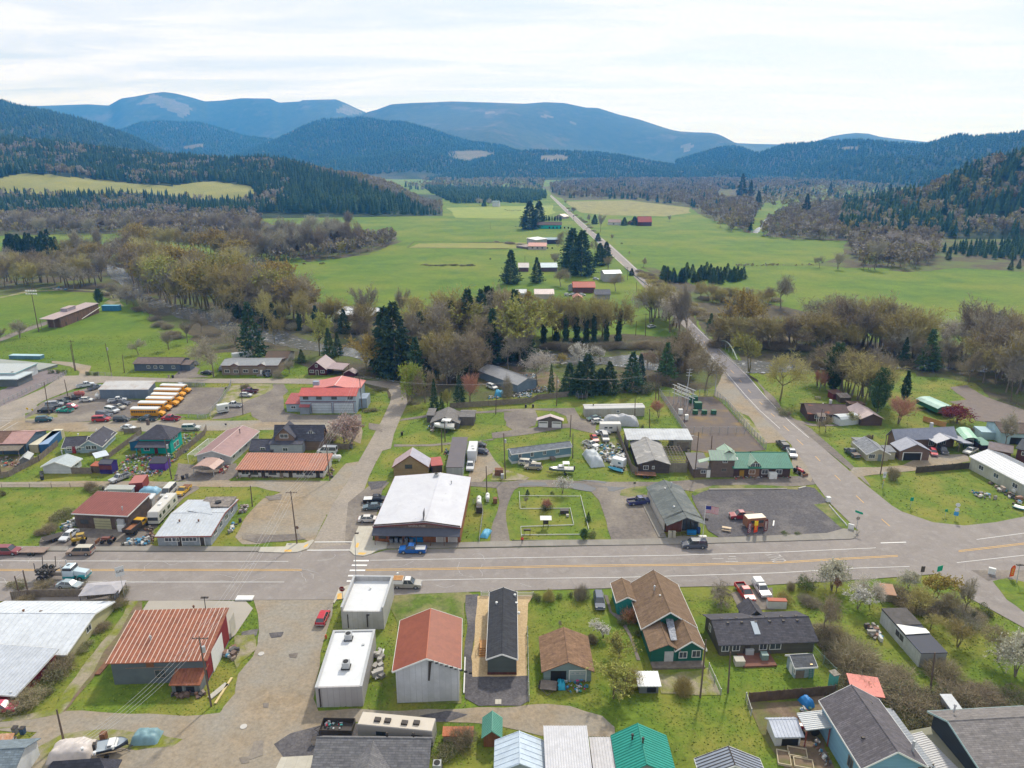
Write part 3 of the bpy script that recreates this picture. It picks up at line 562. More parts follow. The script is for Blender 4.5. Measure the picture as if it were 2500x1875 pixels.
wood([*D2(480,895,620,945,1100,950,1200,960,1620,1020,1790,1125,1850,1190,2100,1225,2124,1000,1900,960,1800,930,1850,880,2124,860,3300,830,3300,790,1600,770,800,800,480,830)],13,16,decm,'broad grey-brown woodland filling valley right of far road',far=False)
wood([*D3(-60,1120,10,1090,90,1110,120,1000,160,960,60,880,-60,900)],9,15,decI,'bare trees along left bank of far river bend')
wood([*D3(170,1140,200,1060,400,940,900,900,1300,960,1500,1200,1400,1380,900,1385,860,1300,800,1170,420,1160)],8.5,13,decI,'brown bare thicket and woodland in front of right slope')
wood([*D3(1480,1260,1700,1290,2111,1320,2500,1330,2500,1200,2000,1190,1650,1230)],7,11,conI,'young dark conifer plantation at right edge below wooded slope')
wood([*D3(-10,1365,560,1358,560,1350,-10,1350)],3,2.2,decI,'thin hedge line dividing two right-hand pastures')
wood([*D1(0,1480,500,1460,1000,1395,1270,1290,1190,1250,700,1300,300,1340,0,1360)],8.5,16,decI,'long belt of bare grey trees pointing into central pasture',name='wood')
wood([*D2(-700,880,420,895,430,760,-100,745,-100,800,-700,830)],24,16,decm,'tree lines round far farm fields left of road end',far=True)
wood([*D3(170,930,440,930,900,900,1200,860,1200,760,500,690,0,690,0,840,170,850)],20,17,decm,'mixed brown woodland reaching back along right valley',far=True)
# ---- plants
bk=M('bark_grey',(.232,.194,.155),(.139,.116,.085),s=3,ro=1,rnd=.15)
bkm=M('bark_mossy',(.202,.186,.078),(.139,.116,.07),s=1.5,ro=1,rnd=.15)
TW={'grey':M('twig_grey',(.38,.34,.26),(.26,.23,.17),s=.4,ro=1,rnd=.25),'brown':M('twig_brown',(.34,.28,.18),(.23,.19,.12),s=.4,ro=1,rnd=.2),'olive':M('twig_olive',(.426,.369,.145),(.29,.242,.098),s=.4,ro=1,rnd=.2),'gold':M('twig_gold',(.659,.524,.145),(.426,.33,.106),s=.4,ro=1,rnd=.15),'pale':M('twig_pale',(.581,.524,.455),(.388,.349,.29),s=.4,ro=1,rnd=.15),'red':M('twig_red',(.388,.106,.098),(.232,.068,.068),s=.4,ro=1,rnd=.1),'rust':M('twig_rust',(.504,.253,.174),(.33,.174,.116),s=.4,ro=1,rnd=.1)}
LF={'olive':M('bud_olive',(.356,.356,.081),(.232,.232,.062),s=.5,ro=1,rnd=.2),'gold':M('bud_gold',(.36,.28,.085),(.26,.2,.06),s=.5,ro=1,rnd=.1),'lime':M('leaf_lime',(.3,.36,.04),(.18,.24,.04),s=.5,ro=1,rnd=.1),'white':M('blossom_white',(.74,.72,.68),(.6,.57,.5),s=.8,ro=1),'cream':M('blossom_cream',(.56,.54,.42),(.42,.42,.3),s=.8,ro=1),'pink':M('blossom_pink',(.46,.31,.27),(.32,.21,.17),s=.8,ro=1),'red':M('leaf_red',(.22,.04,.05),(.13,.03,.035),s=.8,ro=1),'rust':M('leaf_rust',(.26,.12,.055),(.16,.1,.04),s=.8,ro=1),'dark':M('leaf_ivy',(.041,.074,.03),(.068,.115,.041),s=.8,ro=.8,rnd=.2),'green':M('leaf_green',(.101,.176,.041),(.061,.115,.03),s=.8,ro=.9,rnd=.2),'bramble':M('leaf_bramble',(.101,.135,.047),(.162,.135,.074),s=.6,ro=.9,rnd=.2),'con':M('needles_dark',(.035,.07,.035),(.061,.111,.047),s=.9,ro=.9,rnd=.22),'con2':M('needles_green',(.061,.115,.041),(.095,.162,.054),s=.9,ro=.9,rnd=.2)}
def tubes(S,n=3):
 """S: list of (p,q,r0,r1) -> tri arrays"""
 V=[];F=[]
 for p,q,r0,r1 in S:
  d=q-p;l=np.linalg.norm(d)
  if l<1e-5:continue
  d=d/l;a=np.cross(d,(.3,.5,.81));a/=np.linalg.norm(a)+1e-9;b=np.cross(d,a);k=len(V)
  for c,r in((p,r0),(q,r1)):
   for i in rn(n):
    t=2*pi*i/n;V.append(c+(a*cos(t)+b*sin(t))*r)
  for i in rn(n):
   j=(i+1)%n;F+=[(k+i,k+j,k+j+n),(k+i,k+j+n,k+i+n)]
 return np.array(V),np.array(F)
def tri_cloud(pts,size,g,flat=1.0,elong=1.0,dirs=None):
 n=len(pts);u=g.normal(size=(n,3));
 if dirs is not None:u=u*.45+dirs
 u/=np.linalg.norm(u,axis=1)[:,None]+1e-9;v=np.cross(u,g.normal(size=(n,3)));v/=np.linalg.norm(v,axis=1)[:,None]+1e-9
 s=size*g.uniform(.6,1.4,size=(n,1));u[:,2]*=flat
 V=np.stack([pts-v*s*.5/elong,pts+v*s*.5/elong,pts+u*s*elong],1).reshape(-1,3)
 return V,np.arange(3*n).reshape(-1,3)
def bare(se,stems=1,spr=.55,up=.35,base=.22,ntw=2600,nleaf=0,lz=.018,tl=.055,tw=.0035,curve=.2,ivy=0,droop=.0,levels=4):
 g=np.random.default_rng(se);S=[];tips=[];TD=[]
 def grow(p,d,l,r,lev):
  n=3;q=p
  for i in rn(n):
   d2=d+g.normal(size=3)*curve*.35+np.array((0,0,up*.25-droop*lev*.25));d2/=np.linalg.norm(d2)
   q2=q+d2*l/n;S.append((q,q2,r*(1-.25*i),r*(1-.25*(i+1))));q=q2;d=d2
   if lev>=levels-2:tips.append(q);TD.append(d)
   if lev<levels and i>=(1 if lev==0 else 0):
    k=2 if lev<2 else 2
    for _ in rn(k):
     s=g.normal(size=3);s-=d*np.dot(s,d);s/=np.linalg.norm(s)+1e-9
     nd=d*(1-spr*.55)+s*spr*g.uniform(.7,1.2);nd/=np.linalg.norm(nd);grow(q,nd,l*g.uniform(.52,.74),r*(.52),lev+1)
  tips.append(q);TD.append(d)
 for s in rn(stems):
  a=g.uniform(0,6.28);t=0 if stems==1 else g.uniform(.08,.32);grow(np.array((.012*cos(a)*(stems>1),.012*sin(a)*(stems>1),0)),np.array((sin(t)*cos(a),sin(t)*sin(a),cos(t))),.42 if stems==1 else .36,.022/(stems**.4),0)
 tips=np.array(tips);TD=np.array(TD);zm=max(t[2]for t in tips)+.03;sc_=1/zm
 big=[x for x in S if x[2]>.0035];V1,F1=tubes([(p*sc_,q*sc_,a*sc_,b*sc_)for p,q,a,b in big],4)
 idx=g.integers(len(tips),size=ntw);P0=tips[idx]*sc_;D0_=TD[idx]+np.array((0,0,.25-droop));D_=D0_*.8+g.normal(size=(ntw,3))*.55;D_/=np.linalg.norm(D_,axis=1)[:,None]
 W=np.cross(D_,g.normal(size=(ntw,3)));W/=np.linalg.norm(W,axis=1)[:,None];LL=tl*g.uniform(.5,1.5,size=(ntw,1))
 V2=np.stack([P0-W*tw,P0+W*tw,P0+D_*LL],1).reshape(-1,3);F2=np.arange(3*ntw).reshape(-1,3);m2=np.zeros(ntw,int)
 small=[x for x in S if x[2]<=.0035]
 if small:
  V3,F3=tubes([(p*sc_,q*sc_,max(a,.0016)*sc_,max(b,.0012)*sc_)for p,q,a,b in small],3);F2=np.concatenate([F2,F3+len(V2)]);V2=np.concatenate([V2,V3]);m2=np.concatenate([m2,np.zeros(len(F3),int)])
 if nleaf:
  i2=g.integers(len(P0),size=nleaf);pp=P0[i2]+D_[i2]*LL[i2]*g.uniform(0,1,size=(nleaf,1));V4,F4=tri_cloud(pp,lz,g)
  F2=np.concatenate([F2,F4+len(V2)]);V2=np.concatenate([V2,V4]);m2=np.concatenate([m2,np.ones(nleaf,int)])
 parts=[('trunk',V1,F1,None),('crown',V2,F2,m2)]
 if ivy:
  n=2200;z=g.uniform(.0,ivy,size=n)**.9;a=g.uniform(0,6.28,size=n);
  rr=.05*(1.15-z/ivy*.6)*g.uniform(.5,1.25,size=n)*(1+.3*np.sin(z*30+se))
  t=np.clip(z/.9,0,1);cx=np.interp(z,[s[0][2]*sc_ for s in S[:3]]+[1.0],[s[0][0]*sc_ for s in S[:3]]+[S[2][1][0]*sc_]);cy=np.interp(z,[s[0][2]*sc_ for s in S[:3]]+[1.0],[s[0][1]*sc_ for s in S[:3]]+[S[2][1][1]*sc_])
  V5,F5=tri_cloud(np.stack([cx+rr*np.cos(a),cy+rr*np.sin(a),z],1),.03,g);parts.append(('ivy',V5,F5,None))
 return parts
def cnf(se,wd=.2,lv=34,nb=11,base=.04,droop=.35,tip=.9,dens=9,tri=.022,gap=.0,top=1.0):
 g=np.random.default_rng(se);Pn=[];Dn=[];S=[(np.array((0,0,0.)),np.array((0,0,.97)),.016,.002)]
 for l in rn(lv):
  z=base+(.97-base)*l/lv;r=wd*((1-z)/(1-base))**tip*g.uniform(.8,1.12)*min(1,.55+(z-base)*6)
  for b in rn(nb):
   if g.random()<gap:continue
   a=g.uniform(0,6.28);rr=r*g.uniform(.65,1.15);e=np.array((cos(a)*rr,sin(a)*rr,-droop*rr+.02));
   n=max(3,int(dens*(.35+rr/wd)))
   t=g.uniform(.25,1.0,size=(n,1))**.7;side=np.array((-sin(a),cos(a),0))
   p=np.array((0,0,z))+e*t+side*g.normal(size=(n,1))*rr*.16*(1.1-t)+g.normal(size=(n,3))*.004+np.array((0,0,1))*(t*t*.25*rr)
   Pn.append(p);Dn.append(np.repeat((e/np.linalg.norm(e)+np.array((0,0,-.1)))[None],n,0))
 Pn=np.concatenate(Pn);Dn=np.concatenate(Dn)
 V1,F1=tubes(S,6);V2,F2=tri_cloud(Pn,tri,g,dirs=Dn,elong=1.15)
 return[('trunk',V1,F1,None),('crown',V2,F2,None)]
def mound(se,n=1600,lz=.05,twn=800,tl=.3,flat=.9,tw=.006):
 """shrub of unit height and about unit half width, leaves through its volume with ragged top"""
 g=np.random.default_rng(se);c=[(g.uniform(-.5,.5),g.uniform(-.5,.5),g.uniform(.15,.5),g.uniform(.28,.5))for _ in rn(7)]
 P0=[]
 for i in rn(n+twn):
  x,y,z,r=c[g.integers(7)];d=g.normal(size=3);d/=np.linalg.norm(d);q=np.array((x,y,z))+d*r*g.uniform(.55,1.0)*np.array((1,1,flat));q[2]=abs(q[2]);P0.append(q)
 P0=np.array(P0);V,F=tri_cloud(P0[:n],lz,g);m=np.ones(n,int)
 T=P0[n:];D_=g.normal(size=(twn,3))*.5+np.array((0,0,.7))+T*np.array((.8,.8,0));D_/=np.linalg.norm(D_,axis=1)[:,None];W=np.cross(D_,g.normal(size=(twn,3)));W/=np.linalg.norm(W,axis=1)[:,None]
 V2=np.stack([T-W*tw,T+W*tw,T+D_*tl*g.uniform(.4,1.2,size=(twn,1))],1).reshape(-1,3);F2=np.arange(3*twn).reshape(-1,3)+len(V)
 return[('crown',np.concatenate([V,V2]),np.concatenate([F,F2]),np.concatenate([m,np.zeros(twn,int)]))]
SH={}
for i in rn(3):SH['wide%d'%i]=bare(20+i,stems=1,spr=.8,up=.25)
for i in rn(2):SH['multi%d'%i]=bare(30+i,stems=4,spr=.55,up=.45,levels=3,ntw=3000,tl=.07)
for i in rn(2):SH['tall%d'%i]=bare(40+i,stems=1,spr=.5,up=.6)
for i in rn(2):SH['ivy%d'%i]=bare(50+i,stems=1,spr=.62,up=.5,ivy=.62)
for i in rn(2):SH['leafy%d'%i]=bare(60+i,stems=2,spr=.7,up=.35,levels=3,ntw=1800,nleaf=2600,lz=.03)
for i in rn(2):SH['dense%d'%i]=bare(65+i,stems=3,spr=.85,up=.25,levels=3,ntw=2600,nleaf=4200,lz=.034,tl=.1)
SH['weep0']=bare(70,stems=2,spr=.75,up=.1,levels=3,ntw=2600,droop=.6,tl=.12)
for i in rn(2):SH['fir%d'%i]=cnf(80+i,wd=.3,tri=.032,dens=12)
SH['firwide0']=cnf(84,wd=.36,lv=36,nb=16,gap=.1,tri=.034,tip=.8,dens=12);SH['spire0']=cnf(85,wd=.22,lv=44,nb=12,droop=-.5,tip=.75,base=.01,tri=.03)
SH['column0']=cnf(86,wd=.34,lv=36,nb=16,droop=-.9,tip=.55,base=.01,tri=.036);SH['sequoia0']=cnf(87,wd=.36,lv=46,nb=18,droop=.25,tip=.8,base=.01,tri=.03)
for i in rn(3):SH['mound%d'%i]=mound(90+i)
SH['brush0']=mound(95,n=500,twn=2600,tl=.45);SH['brush1']=mound(96,n=700,twn=2600,tl=.4)
SH['fountain0']=mound(97,n=200,twn=2200,tl=.5)
PM={}
def pmesh(shape,mats_):
 key=(shape,tuple(m.name for m in mats_))
 if key in PM:return PM[key]
 r=[]
 for nm,V,F,mi in SH[shape]:
  ms={'trunk':[mats_[0]],'crown':[mats_[1],mats_[2]],'ivy':[LF['dark']]}[nm]
  r.append((nm,nm_(nm,V,F,ms,mi,asmesh=True)))
 PM[key]=r;return r
SPEC={'grey':('bare_tree',['wide0','wide1','tall0','multi0'],(bk,TW['grey'],LF['olive'])),'brown':('bare_tree',['wide1','wide2','multi1'],(bk,TW['brown'],LF['olive'])),'olive':('mossy_tree',['multi0','wide0','wide2','multi1'],(bkm,TW['olive'],LF['olive'])),'gold':('budding_tree',['leafy0','leafy1'],(bkm,TW['gold'],LF['gold'])),'budding':('budding_tree',['leafy0','leafy1'],(bkm,TW['olive'],LF['olive'])),'lime':('budding_tree',['dense0'],(bk,TW['olive'],LF['lime'])),'white':('blossom_tree',['leafy0','leafy1'],(bk,TW['grey'],LF['white'])),'cream':('blossom_tree',['dense0','dense1'],(bk,TW['pale'],LF['cream'])),'pink':('blossom_tree',['dense1'],(bk,TW['pale'],LF['pink'])),'red':('red_leaf_tree',['dense0','dense1'],(bk,TW['red'],LF['red'])),'rust':('bare_tree',['multi0','multi1'],(bk,TW['rust'],LF['rust'])),'rustbush':('shrub',['mound1'],(bk,TW['rust'],LF['rust'])),'pale':('bare_tree',['wide0','wide2'],(bk,TW['pale'],LF['olive'])),'tall':('bare_tree',['tall0','tall1'],(bk,TW['grey'],LF['olive'])),'ivy':('ivy_tree',['ivy0','ivy1'],(bk,TW['olive'],LF['olive'])),'weep':('bare_tree',['weep0'],(bk,TW['grey'],LF['olive'])),'fir':('fir_tree',['fir0','fir1'],(bk,LF['con'],LF['con'])),'fir2':('fir_tree',['fir0','fir1'],(bk,LF['con2'],LF['con2'])),'firwide':('fir_tree',['firwide0'],(bk,LF['con'],LF['con'])),'sequoia':('sequoia_tree',['sequoia0'],(bk,LF['con'],LF['con'])),'spire':('cypress_tree',['spire0'],(bk,LF['con'],LF['con'])),'column':('cypress_tree',['column0'],(bk,LF['con2'],LF['con2'])),'shrub':('shrub',['mound0','mound1','mound2'],(bk,TW['brown'],LF['green'])),'darkshrub':('shrub',['mound0','mound1'],(bk,TW['brown'],LF['dark'])),'bramble':('bramble',['mound0','mound1','mound2'],(bk,TW['brown'],LF['bramble'])),'brush':('brushwood',['brush0','brush1'],(bk,TW['brown'],LF['bramble'])),'brushg':('brushwood',['brush0','brush1'],(bk,TW['grey'],LF['olive'])),'brusho':('brushwood',['brush0','brush1'],(bk,TW['olive'],LF['gold'])),'fountain':('grass_clump',['fountain0'],(bk,TW['olive'],LF['bramble']))}
ntree=[0]
def tre(kind,base,h,lb,wx=1.0,gp=None,z=.0,world=False,flat=None):
 """base: pixel of foot; h: metres, or pixel of its top; wx: width factor"""
 nm,shp,mats_=SPEC[kind];p=Ve((base[0],base[1],z))if world else P(base,z)
 if isinstance(h,tuple):h=atY(h,p.y).z
 ntree[0]+=1;sh=shp[ntree[0]*7%len(shp)];wq=h*wx
 if nm in('shrub','bramble','brushwood','grass_clump'):
  o=bpy.data.objects.new(nm,pmesh(sh,mats_)[0][1]);C.objects.link(o);o.location=p;o.scale=(wx,wx if flat is None else flat,h*.82);o.rotation_euler=(0,0,random.uniform(0,6.28)if flat is None else 0)
  return tag(o,lb,'shrub'if nm!='grass_clump'else'grass clump',gp)
 r=em(nm,p,random.uniform(0,6.28),lb,'tree',gp);r.scale=(wq,wq,h)
 for part,me in pmesh(sh,mats_):
  o=bpy.data.objects.new(part,me);C.objects.link(o);o.parent=r
 return r
# ---- buildings
def rf(kind,c,c2=None):
 nm='%s_%s'%(kind,'_'.join('%02d'%int(x*99)for x in c))
 if kind=='shingle':return M(nm,c,c2 or tuple(x*.78 for x in c),s=1.3,ro=.95,br_=(.9,.28,.62),fine=(1.5,.2))
 if kind=='metal':return M(nm,c,c2 or tuple(x*.86 for x in c),s=.35,ro=.5,dist=.6,fine=(1.1,.14))
 if kind=='rust':return M(nm,c,c2 or(.3,.12,.06),s=.5,ro=.8,dist=1.0,fine=(1.6,.3))
 if kind=='flat':return M(nm,c,c2 or tuple(x*.9 for x in c),s=.5,ro=.7,fine=(1,.1))
 return M(nm,c,c2,s=1)
def wl(kind,c,c2=None):
 nm='wall_%s_%s'%(kind,'_'.join('%02d'%int(x*99)for x in c))
 if kind=='lap':return M(nm,c,c2,s=.6,ro=.8,sr=('Z',.24,.66,.16))
 if kind=='plank':return M(nm,c,c2 or tuple(x*.6 for x in c),s=.8,ro=.9,sr=('X',.3,.45,.12))
 if kind=='planky':return M(nm,c,c2 or tuple(x*.6 for x in c),s=.8,ro=.9,sr=('Y',.3,.45,.12))
 if kind=='rib':return M(nm,c,c2,s=.4,ro=.55,sr=('X',.9,.7,.08))
 if kind=='block':return M(nm,c,c2,s=.6,ro=.9,br_=(.5,.22,.6))
 if kind=='log':return M(nm,c,c2 or tuple(x*.55 for x in c),s=.9,ro=.9,sr=('Z',.26,.4,.25))
 return M(nm,c,c2,s=.5,ro=.85)
GL=M('window_glass',(.05,.06,.07),(.08,.09,.1),s=1,ro=.12,spec=.8)
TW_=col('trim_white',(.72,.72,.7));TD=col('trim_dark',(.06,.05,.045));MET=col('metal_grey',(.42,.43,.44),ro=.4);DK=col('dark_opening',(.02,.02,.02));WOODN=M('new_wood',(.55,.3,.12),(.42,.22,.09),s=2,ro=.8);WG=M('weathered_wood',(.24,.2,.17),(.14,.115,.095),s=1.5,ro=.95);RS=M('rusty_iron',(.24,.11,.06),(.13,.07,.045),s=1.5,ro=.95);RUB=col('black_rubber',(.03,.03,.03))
class House:pass
H=None
def hs(name,lb,*Q,z0=0,zc=None):
 cat,A,B,Cc,h=Q if len(Q)>4 else(name,)+Q
 a=P(A[:2],A[2]if len(A)>2 else z0);b=P(B[:2],B[2]if len(B)>2 else z0)
 if isinstance(h,tuple):h=atY(h,a.y).z
 a.z=b.z=0;u=(b-a);W=u.length;u.normalize();n=Ve((-u.y,u.x,0))
 if isinstance(Cc,(int,float)):Dp=Cc
 else:
  c=P(Cc[:2],(Cc[2]if len(Cc)>2 else(h if zc is None else zc)));Dp=max(1.0,(c-a).dot(n))
 global H;H=House();H.W,H.D,H.h=W,Dp,h;ctr=a+u*W/2+n*Dp/2
 H.o=em(name,(ctr.x,ctr.y,0),atan2(u.y,u.x),lb,cat);H.u,H.n,H.c=u,n,ctr;H.a=a
 return H
def loc(p,z):q=P(p,z)-H.a;return q.dot(H.u)-H.W/2,q.dot(H.n)-H.D/2
def bk(wm,rm,x0=0,y0=0,W=None,D=None,h=None,z=0,rk='x',ri=1.2,ov=.4,rib=0,t=.14,fa_=None,back=None,openf=False,wname='wall',rname='roof',rdg=.5,pst=None,backh=None,ribm=None):
 """one rectangular mass; x0,y0 measured from house front-left corner"""
 W=H.W if W is None else W;D=H.D if D is None else D;h=H.h if h is None else h;X0=x0-H.W/2;Y0=y0-H.D/2;X1=X0+W;Y1=Y0+D;T=z+h
 m=MB()
 if rk=='x':P2=[(Y0,z),(Y1,z),(Y1,T),(Y0+D*rdg,T+ri),(Y0,T)];ax='x'
 elif rk=='y':P2=[(X0,z),(X1,z),(X1,T),(X0+W*rdg,T+ri),(X0,T)];ax='y'
 elif rk=='shed':P2=[(Y0,z),(Y1,z),(Y1,T+ri),(Y0,T)];ax='x'
 elif rk=='shedr':P2=[(X0,z),(X1,z),(X1,T+ri),(X0,T)];ax='y'
 elif rk=='gambrel':P2=[(Y0,z),(Y1,z),(Y1,T),(Y1-D*.18,T+ri*.75),(Y0+D/2,T+ri),(Y0+D*.18,T+ri*.75),(Y0,T)];ax='x'
 elif rk=='gambrely':P2=[(X0,z),(X1,z),(X1,T),(X1-W*.18,T+ri*.75),(X0+W/2,T+ri),(X0+W*.18,T+ri*.75),(X0,T)];ax='y'
 else:P2=[(Y0,z),(Y1,z),(Y1,T),(Y0,T)];ax='x'
 if wm:
  if ax=='x':m.prism(P2,X0,X1,'x')
  else:m.prism(P2,Y0,Y1,'y')
  m.g(wname,wm,H.o)
 if pst:
  for(px_,py_)in((X0+.1,Y0+.1),(X1-.1,Y0+.1),(X0+.1,Y1-.1),(X1-.1,Y1-.1)):
   MB().q(px_-.07,px_+.07,py_-.07,py_+.07,z,T).g('post',pst,H.o)
 if not rm:return H
 r=MB();pl=[];e=.03
 xa,xb,ya,yb=X0-ov,X1+ov,Y0-ov,Y1+ov
 if rk=='x':
  s1=ri/(D*rdg);s2=ri/(D*(1-rdg));yr=Y0+D*rdg;zr=T+ri+t+e
  pl=[[(xa,ya,T-ov*s1+t+e),(xb,ya,T-ov*s1+t+e),(xb,yr,zr),(xa,yr,zr)],[(xb,yb,T-ov*s2+t+e),(xa,yb,T-ov*s2+t+e),(xa,yr,zr),(xb,yr,zr)]]
 elif rk=='y':
  s1=ri/(W*rdg);s2=ri/(W*(1-rdg));xr=X0+W*rdg;zr=T+ri+t+e
  pl=[[(xa,yb,T-ov*s1+t+e),(xa,ya,T-ov*s1+t+e),(xr,ya,zr),(xr,yb,zr)],[(xb,ya,T-ov*s2+t+e),(xb,yb,T-ov*s2+t+e),(xr,yb,zr),(xr,ya,zr)]]
 elif rk=='shed':
  s=ri/D;pl=[[(xa,ya,T-ov*s+t+e),(xb,ya,T-ov*s+t+e),(xb,yb,T+ri+ov*s+t+e),(xa,yb,T+ri+ov*s+t+e)]]
 elif rk=='shedr':
  s=ri/W;pl=[[(xa,yb,T-ov*s+t+e),(xa,ya,T-ov*s+t+e),(xb,ya,T+ri+ov*s+t+e),(xb,yb,T+ri+ov*s+t+e)]]
 elif rk in('gambrel','gambrely'):
  if rk=='gambrel':
   L_=[(ya,T-.1),(Y0+D*.18,T+ri*.75),(Y0+D/2,T+ri),(Y1-D*.18,T+ri*.75),(yb,T-.1)]
   for(a1,b1),(a2,b2)in zip(L_,L_[1:]):pl.append([(xa,a1,b1+t),(xb,a1,b1+t),(xb,a2,b2+t),(xa,a2,b2+t)]if a1<Y0+D/2-.01 else[(xb,a2,b2+t),(xa,a2,b2+t),(xa,a1,b1+t),(xb,a1,b1+t)])
  else:
   L_=[(xa,T-.1),(X0+W*.18,T+ri*.75),(X0+W/2,T+ri),(X1-W*.18,T+ri*.75),(xb,T-.1)]
   for(a1,b1),(a2,b2)in zip(L_,L_[1:]):pl.append([(a1,yb,b1+t),(a1,ya,b1+t),(a2,ya,b2+t),(a2,yb,b2+t)])
 elif rk=='hip':
  k=min(W,D)/2+.0;zr=T+ri+t;ze=T-ov*ri/k+t
  if W>=D:r1,r2=(X0+k,(Y0+Y1)/2,zr),(X1-k,(Y0+Y1)/2,zr)
  else:r1,r2=((X0+X1)/2,Y0+k,zr),((X0+X1)/2,Y1-k,zr)
  a,b,c,d=(xa,ya,ze),(xb,ya,ze),(xb,yb,ze),(xa,yb,ze)
  if W>=D:pl=[[a,b,r2,r1],[b,c,r2],[c,d,r1,r2],[d,a,r1]]
  else:pl=[[a,b,r1],[b,c,r2,r1],[c,d,r2],[d,a,r1,r2]]
 elif rk=='flat':pl=[[(xa,ya,T+t+e),(xb,ya,T+t+e),(xb,yb,T+t+e),(xa,yb,T+t+e)]]
 for p in pl:
  r.l(p,t,0)
  if rib and len(p)==4:
   a,b,c,d=[Ve(q)for q in p];L_=(b-a).length;n=int(L_/rib)
   for i in rn(n+1):
    s=min(1,(i*rib+.05)/L_);p0=a.lerp(b,s);p1=d.lerp(c,s);dx=(b-a).normalized()*.05
    r.l([p0-dx+Ve((0,0,.06)),p0+dx+Ve((0,0,.06)),p1+dx+Ve((0,0,.06)),p1-dx+Ve((0,0,.06))],.055,1)
 if rk in('x','y')and rm:
  if rk=='x':r.t((xa,Y0+D*rdg,T+ri+t+e),(xb,Y0+D*rdg,T+ri+t+e),.09,n=6,m=1)
  else:r.t((X0+W*rdg,ya,T+ri+t+e),(X0+W*rdg,yb,T+ri+t+e),.09,n=6,m=1)
 rf=r.g(rname,[rm,ribm or rm],H.o)
 if fa_:
  f=MB()
  for p in pl:
   for i in rn(len(p)):
    a,b=Ve(p[i]),Ve(p[(i+1)%len(p)])
    on=lambda q:abs(q.x-xa)<.01 or abs(q.x-xb)<.01 or abs(q.y-ya)<.01 or abs(q.y-yb)<.01
    same=(abs(a.x-b.x)<.01 and(abs(a.x-xa)<.01 or abs(a.x-xb)<.01))or(abs(a.y-b.y)<.01 and(abs(a.y-ya)<.01 or abs(a.y-yb)<.01))
    if same:
     nn=Ve((0,0,1)).cross(b-a);
     if nn.length<1e-6:continue
     nn=-nn.normalized()*.05
     f.add([a+nn+Ve((0,0,.03)),b+nn+Ve((0,0,.03)),b+nn-Ve((0,0,t+.1)),a+nn-Ve((0,0,t+.1)),a-nn*.2+Ve((0,0,.03)),b-nn*.2+Ve((0,0,.03)),b-nn*.2-Ve((0,0,t+.1)),a-nn*.2-Ve((0,0,t+.1))],[(0,3,2,1),(4,5,6,7),(0,1,5,4),(2,3,7,6),(1,2,6,5),(0,4,7,3)])
  if f.v:f.g('fascia',fa_,H.o)
 return H
def face(f,u,v,w,hh,x0=0,y0=0,W=None,D=None):
 """frame on wall face: returns function (du,dn,dz)->local point; f: f,b,l,r"""
 W=H.W if W is None else W;D=H.D if D is None else D;X0=x0-H.W/2;Y0=y0-H.D/2
 if f=='f':return lambda a,n,z:(X0+a,Y0-n,z)
 if f=='r':return lambda a,n,z:(X0+W+n,Y0+a,z)
 if f=='l':return lambda a,n,z:(X0-n,Y0+D-a,z)
 return lambda a,n,z:(X0+W-a,Y0+D+n,z)
def fb_(mb,fn,a0,a1,n0,n1,z0,z1,m=0):
 vs=[fn(a,n,z)for z in(z0,z1)for a,n in((a0,n0),(a1,n0),(a1,n1),(a0,n1))]
 return mb.add(vs,[(0,3,2,1),(4,5,6,7),(0,1,5,4),(1,2,6,5),(2,3,7,6),(3,0,4,7)],m)
def wn(f,a,z,w,h_,frame=TW_,mull=1,**k):
 fn=face(f,a,z,w,h_,**k);t=.1
 m=MB();fb_(m,fn,a-t,a+w+t,0,.06,z-t,z);fb_(m,fn,a-t,a+w+t,0,.06,z+h_,z+h_+t);fb_(m,fn,a-t,a,0,.06,z,z+h_);fb_(m,fn,a+w,a+w+t,0,.06,z,z+h_)
 for i in rn(mull):c=a+w*(i+1)/(mull+1);fb_(m,fn,c-.03,c+.03,.02,.05,z,z+h_)
 o=m.g('window',frame,H.o);g=MB();fb_(g,fn,a,a+w,.002,.02,z,z+h_);g.g('pane',GL,o);return o
def dr(f,a,w=.95,h_=2.05,mat=TW_,z=0,name='door',grooves=0,frame=None,**k):
 fn=face(f,a,z,w,h_,**k);m=MB();fb_(m,fn,a,a+w,.0,.05,z,z+h_)
 for i in rn(grooves):zz=z+h_*(i+1)/(grooves+1);fb_(m,fn,a+.05,a+w-.05,.05,.065,zz-.03,zz+.03,1)
 o=m.g(name,[mat,DK],H.o)
 if frame:
  q=MB();fb_(q,fn,a-.12,a,0,.07,z,z+h_+.12);fb_(q,fn,a+w,a+w+.12,0,.07,z,z+h_+.12);fb_(q,fn,a,a+w,0,.07,z+h_,z+h_+.12);q.g('frame',frame,o)
 return o
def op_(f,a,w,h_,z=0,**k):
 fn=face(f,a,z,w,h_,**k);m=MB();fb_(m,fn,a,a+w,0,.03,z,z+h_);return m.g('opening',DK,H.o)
def zroof(x,y,kind='x',W=None,D=None,h=None,ri=1.2,x0=0,y0=0,rdg=.5):
 D=H.D if D is None else D;W=H.W if W is None else W;h=H.h if h is None else h
 if kind=='x':t=(y-y0)/D;return h+ri*(t/rdg if t<rdg else(1-t)/(1-rdg))
 if kind=='y':t=(x-x0)/W;return h+ri*(t/rdg if t<rdg else(1-t)/(1-rdg))
 if kind=='shed':return h+ri*(y-y0)/D
 return h
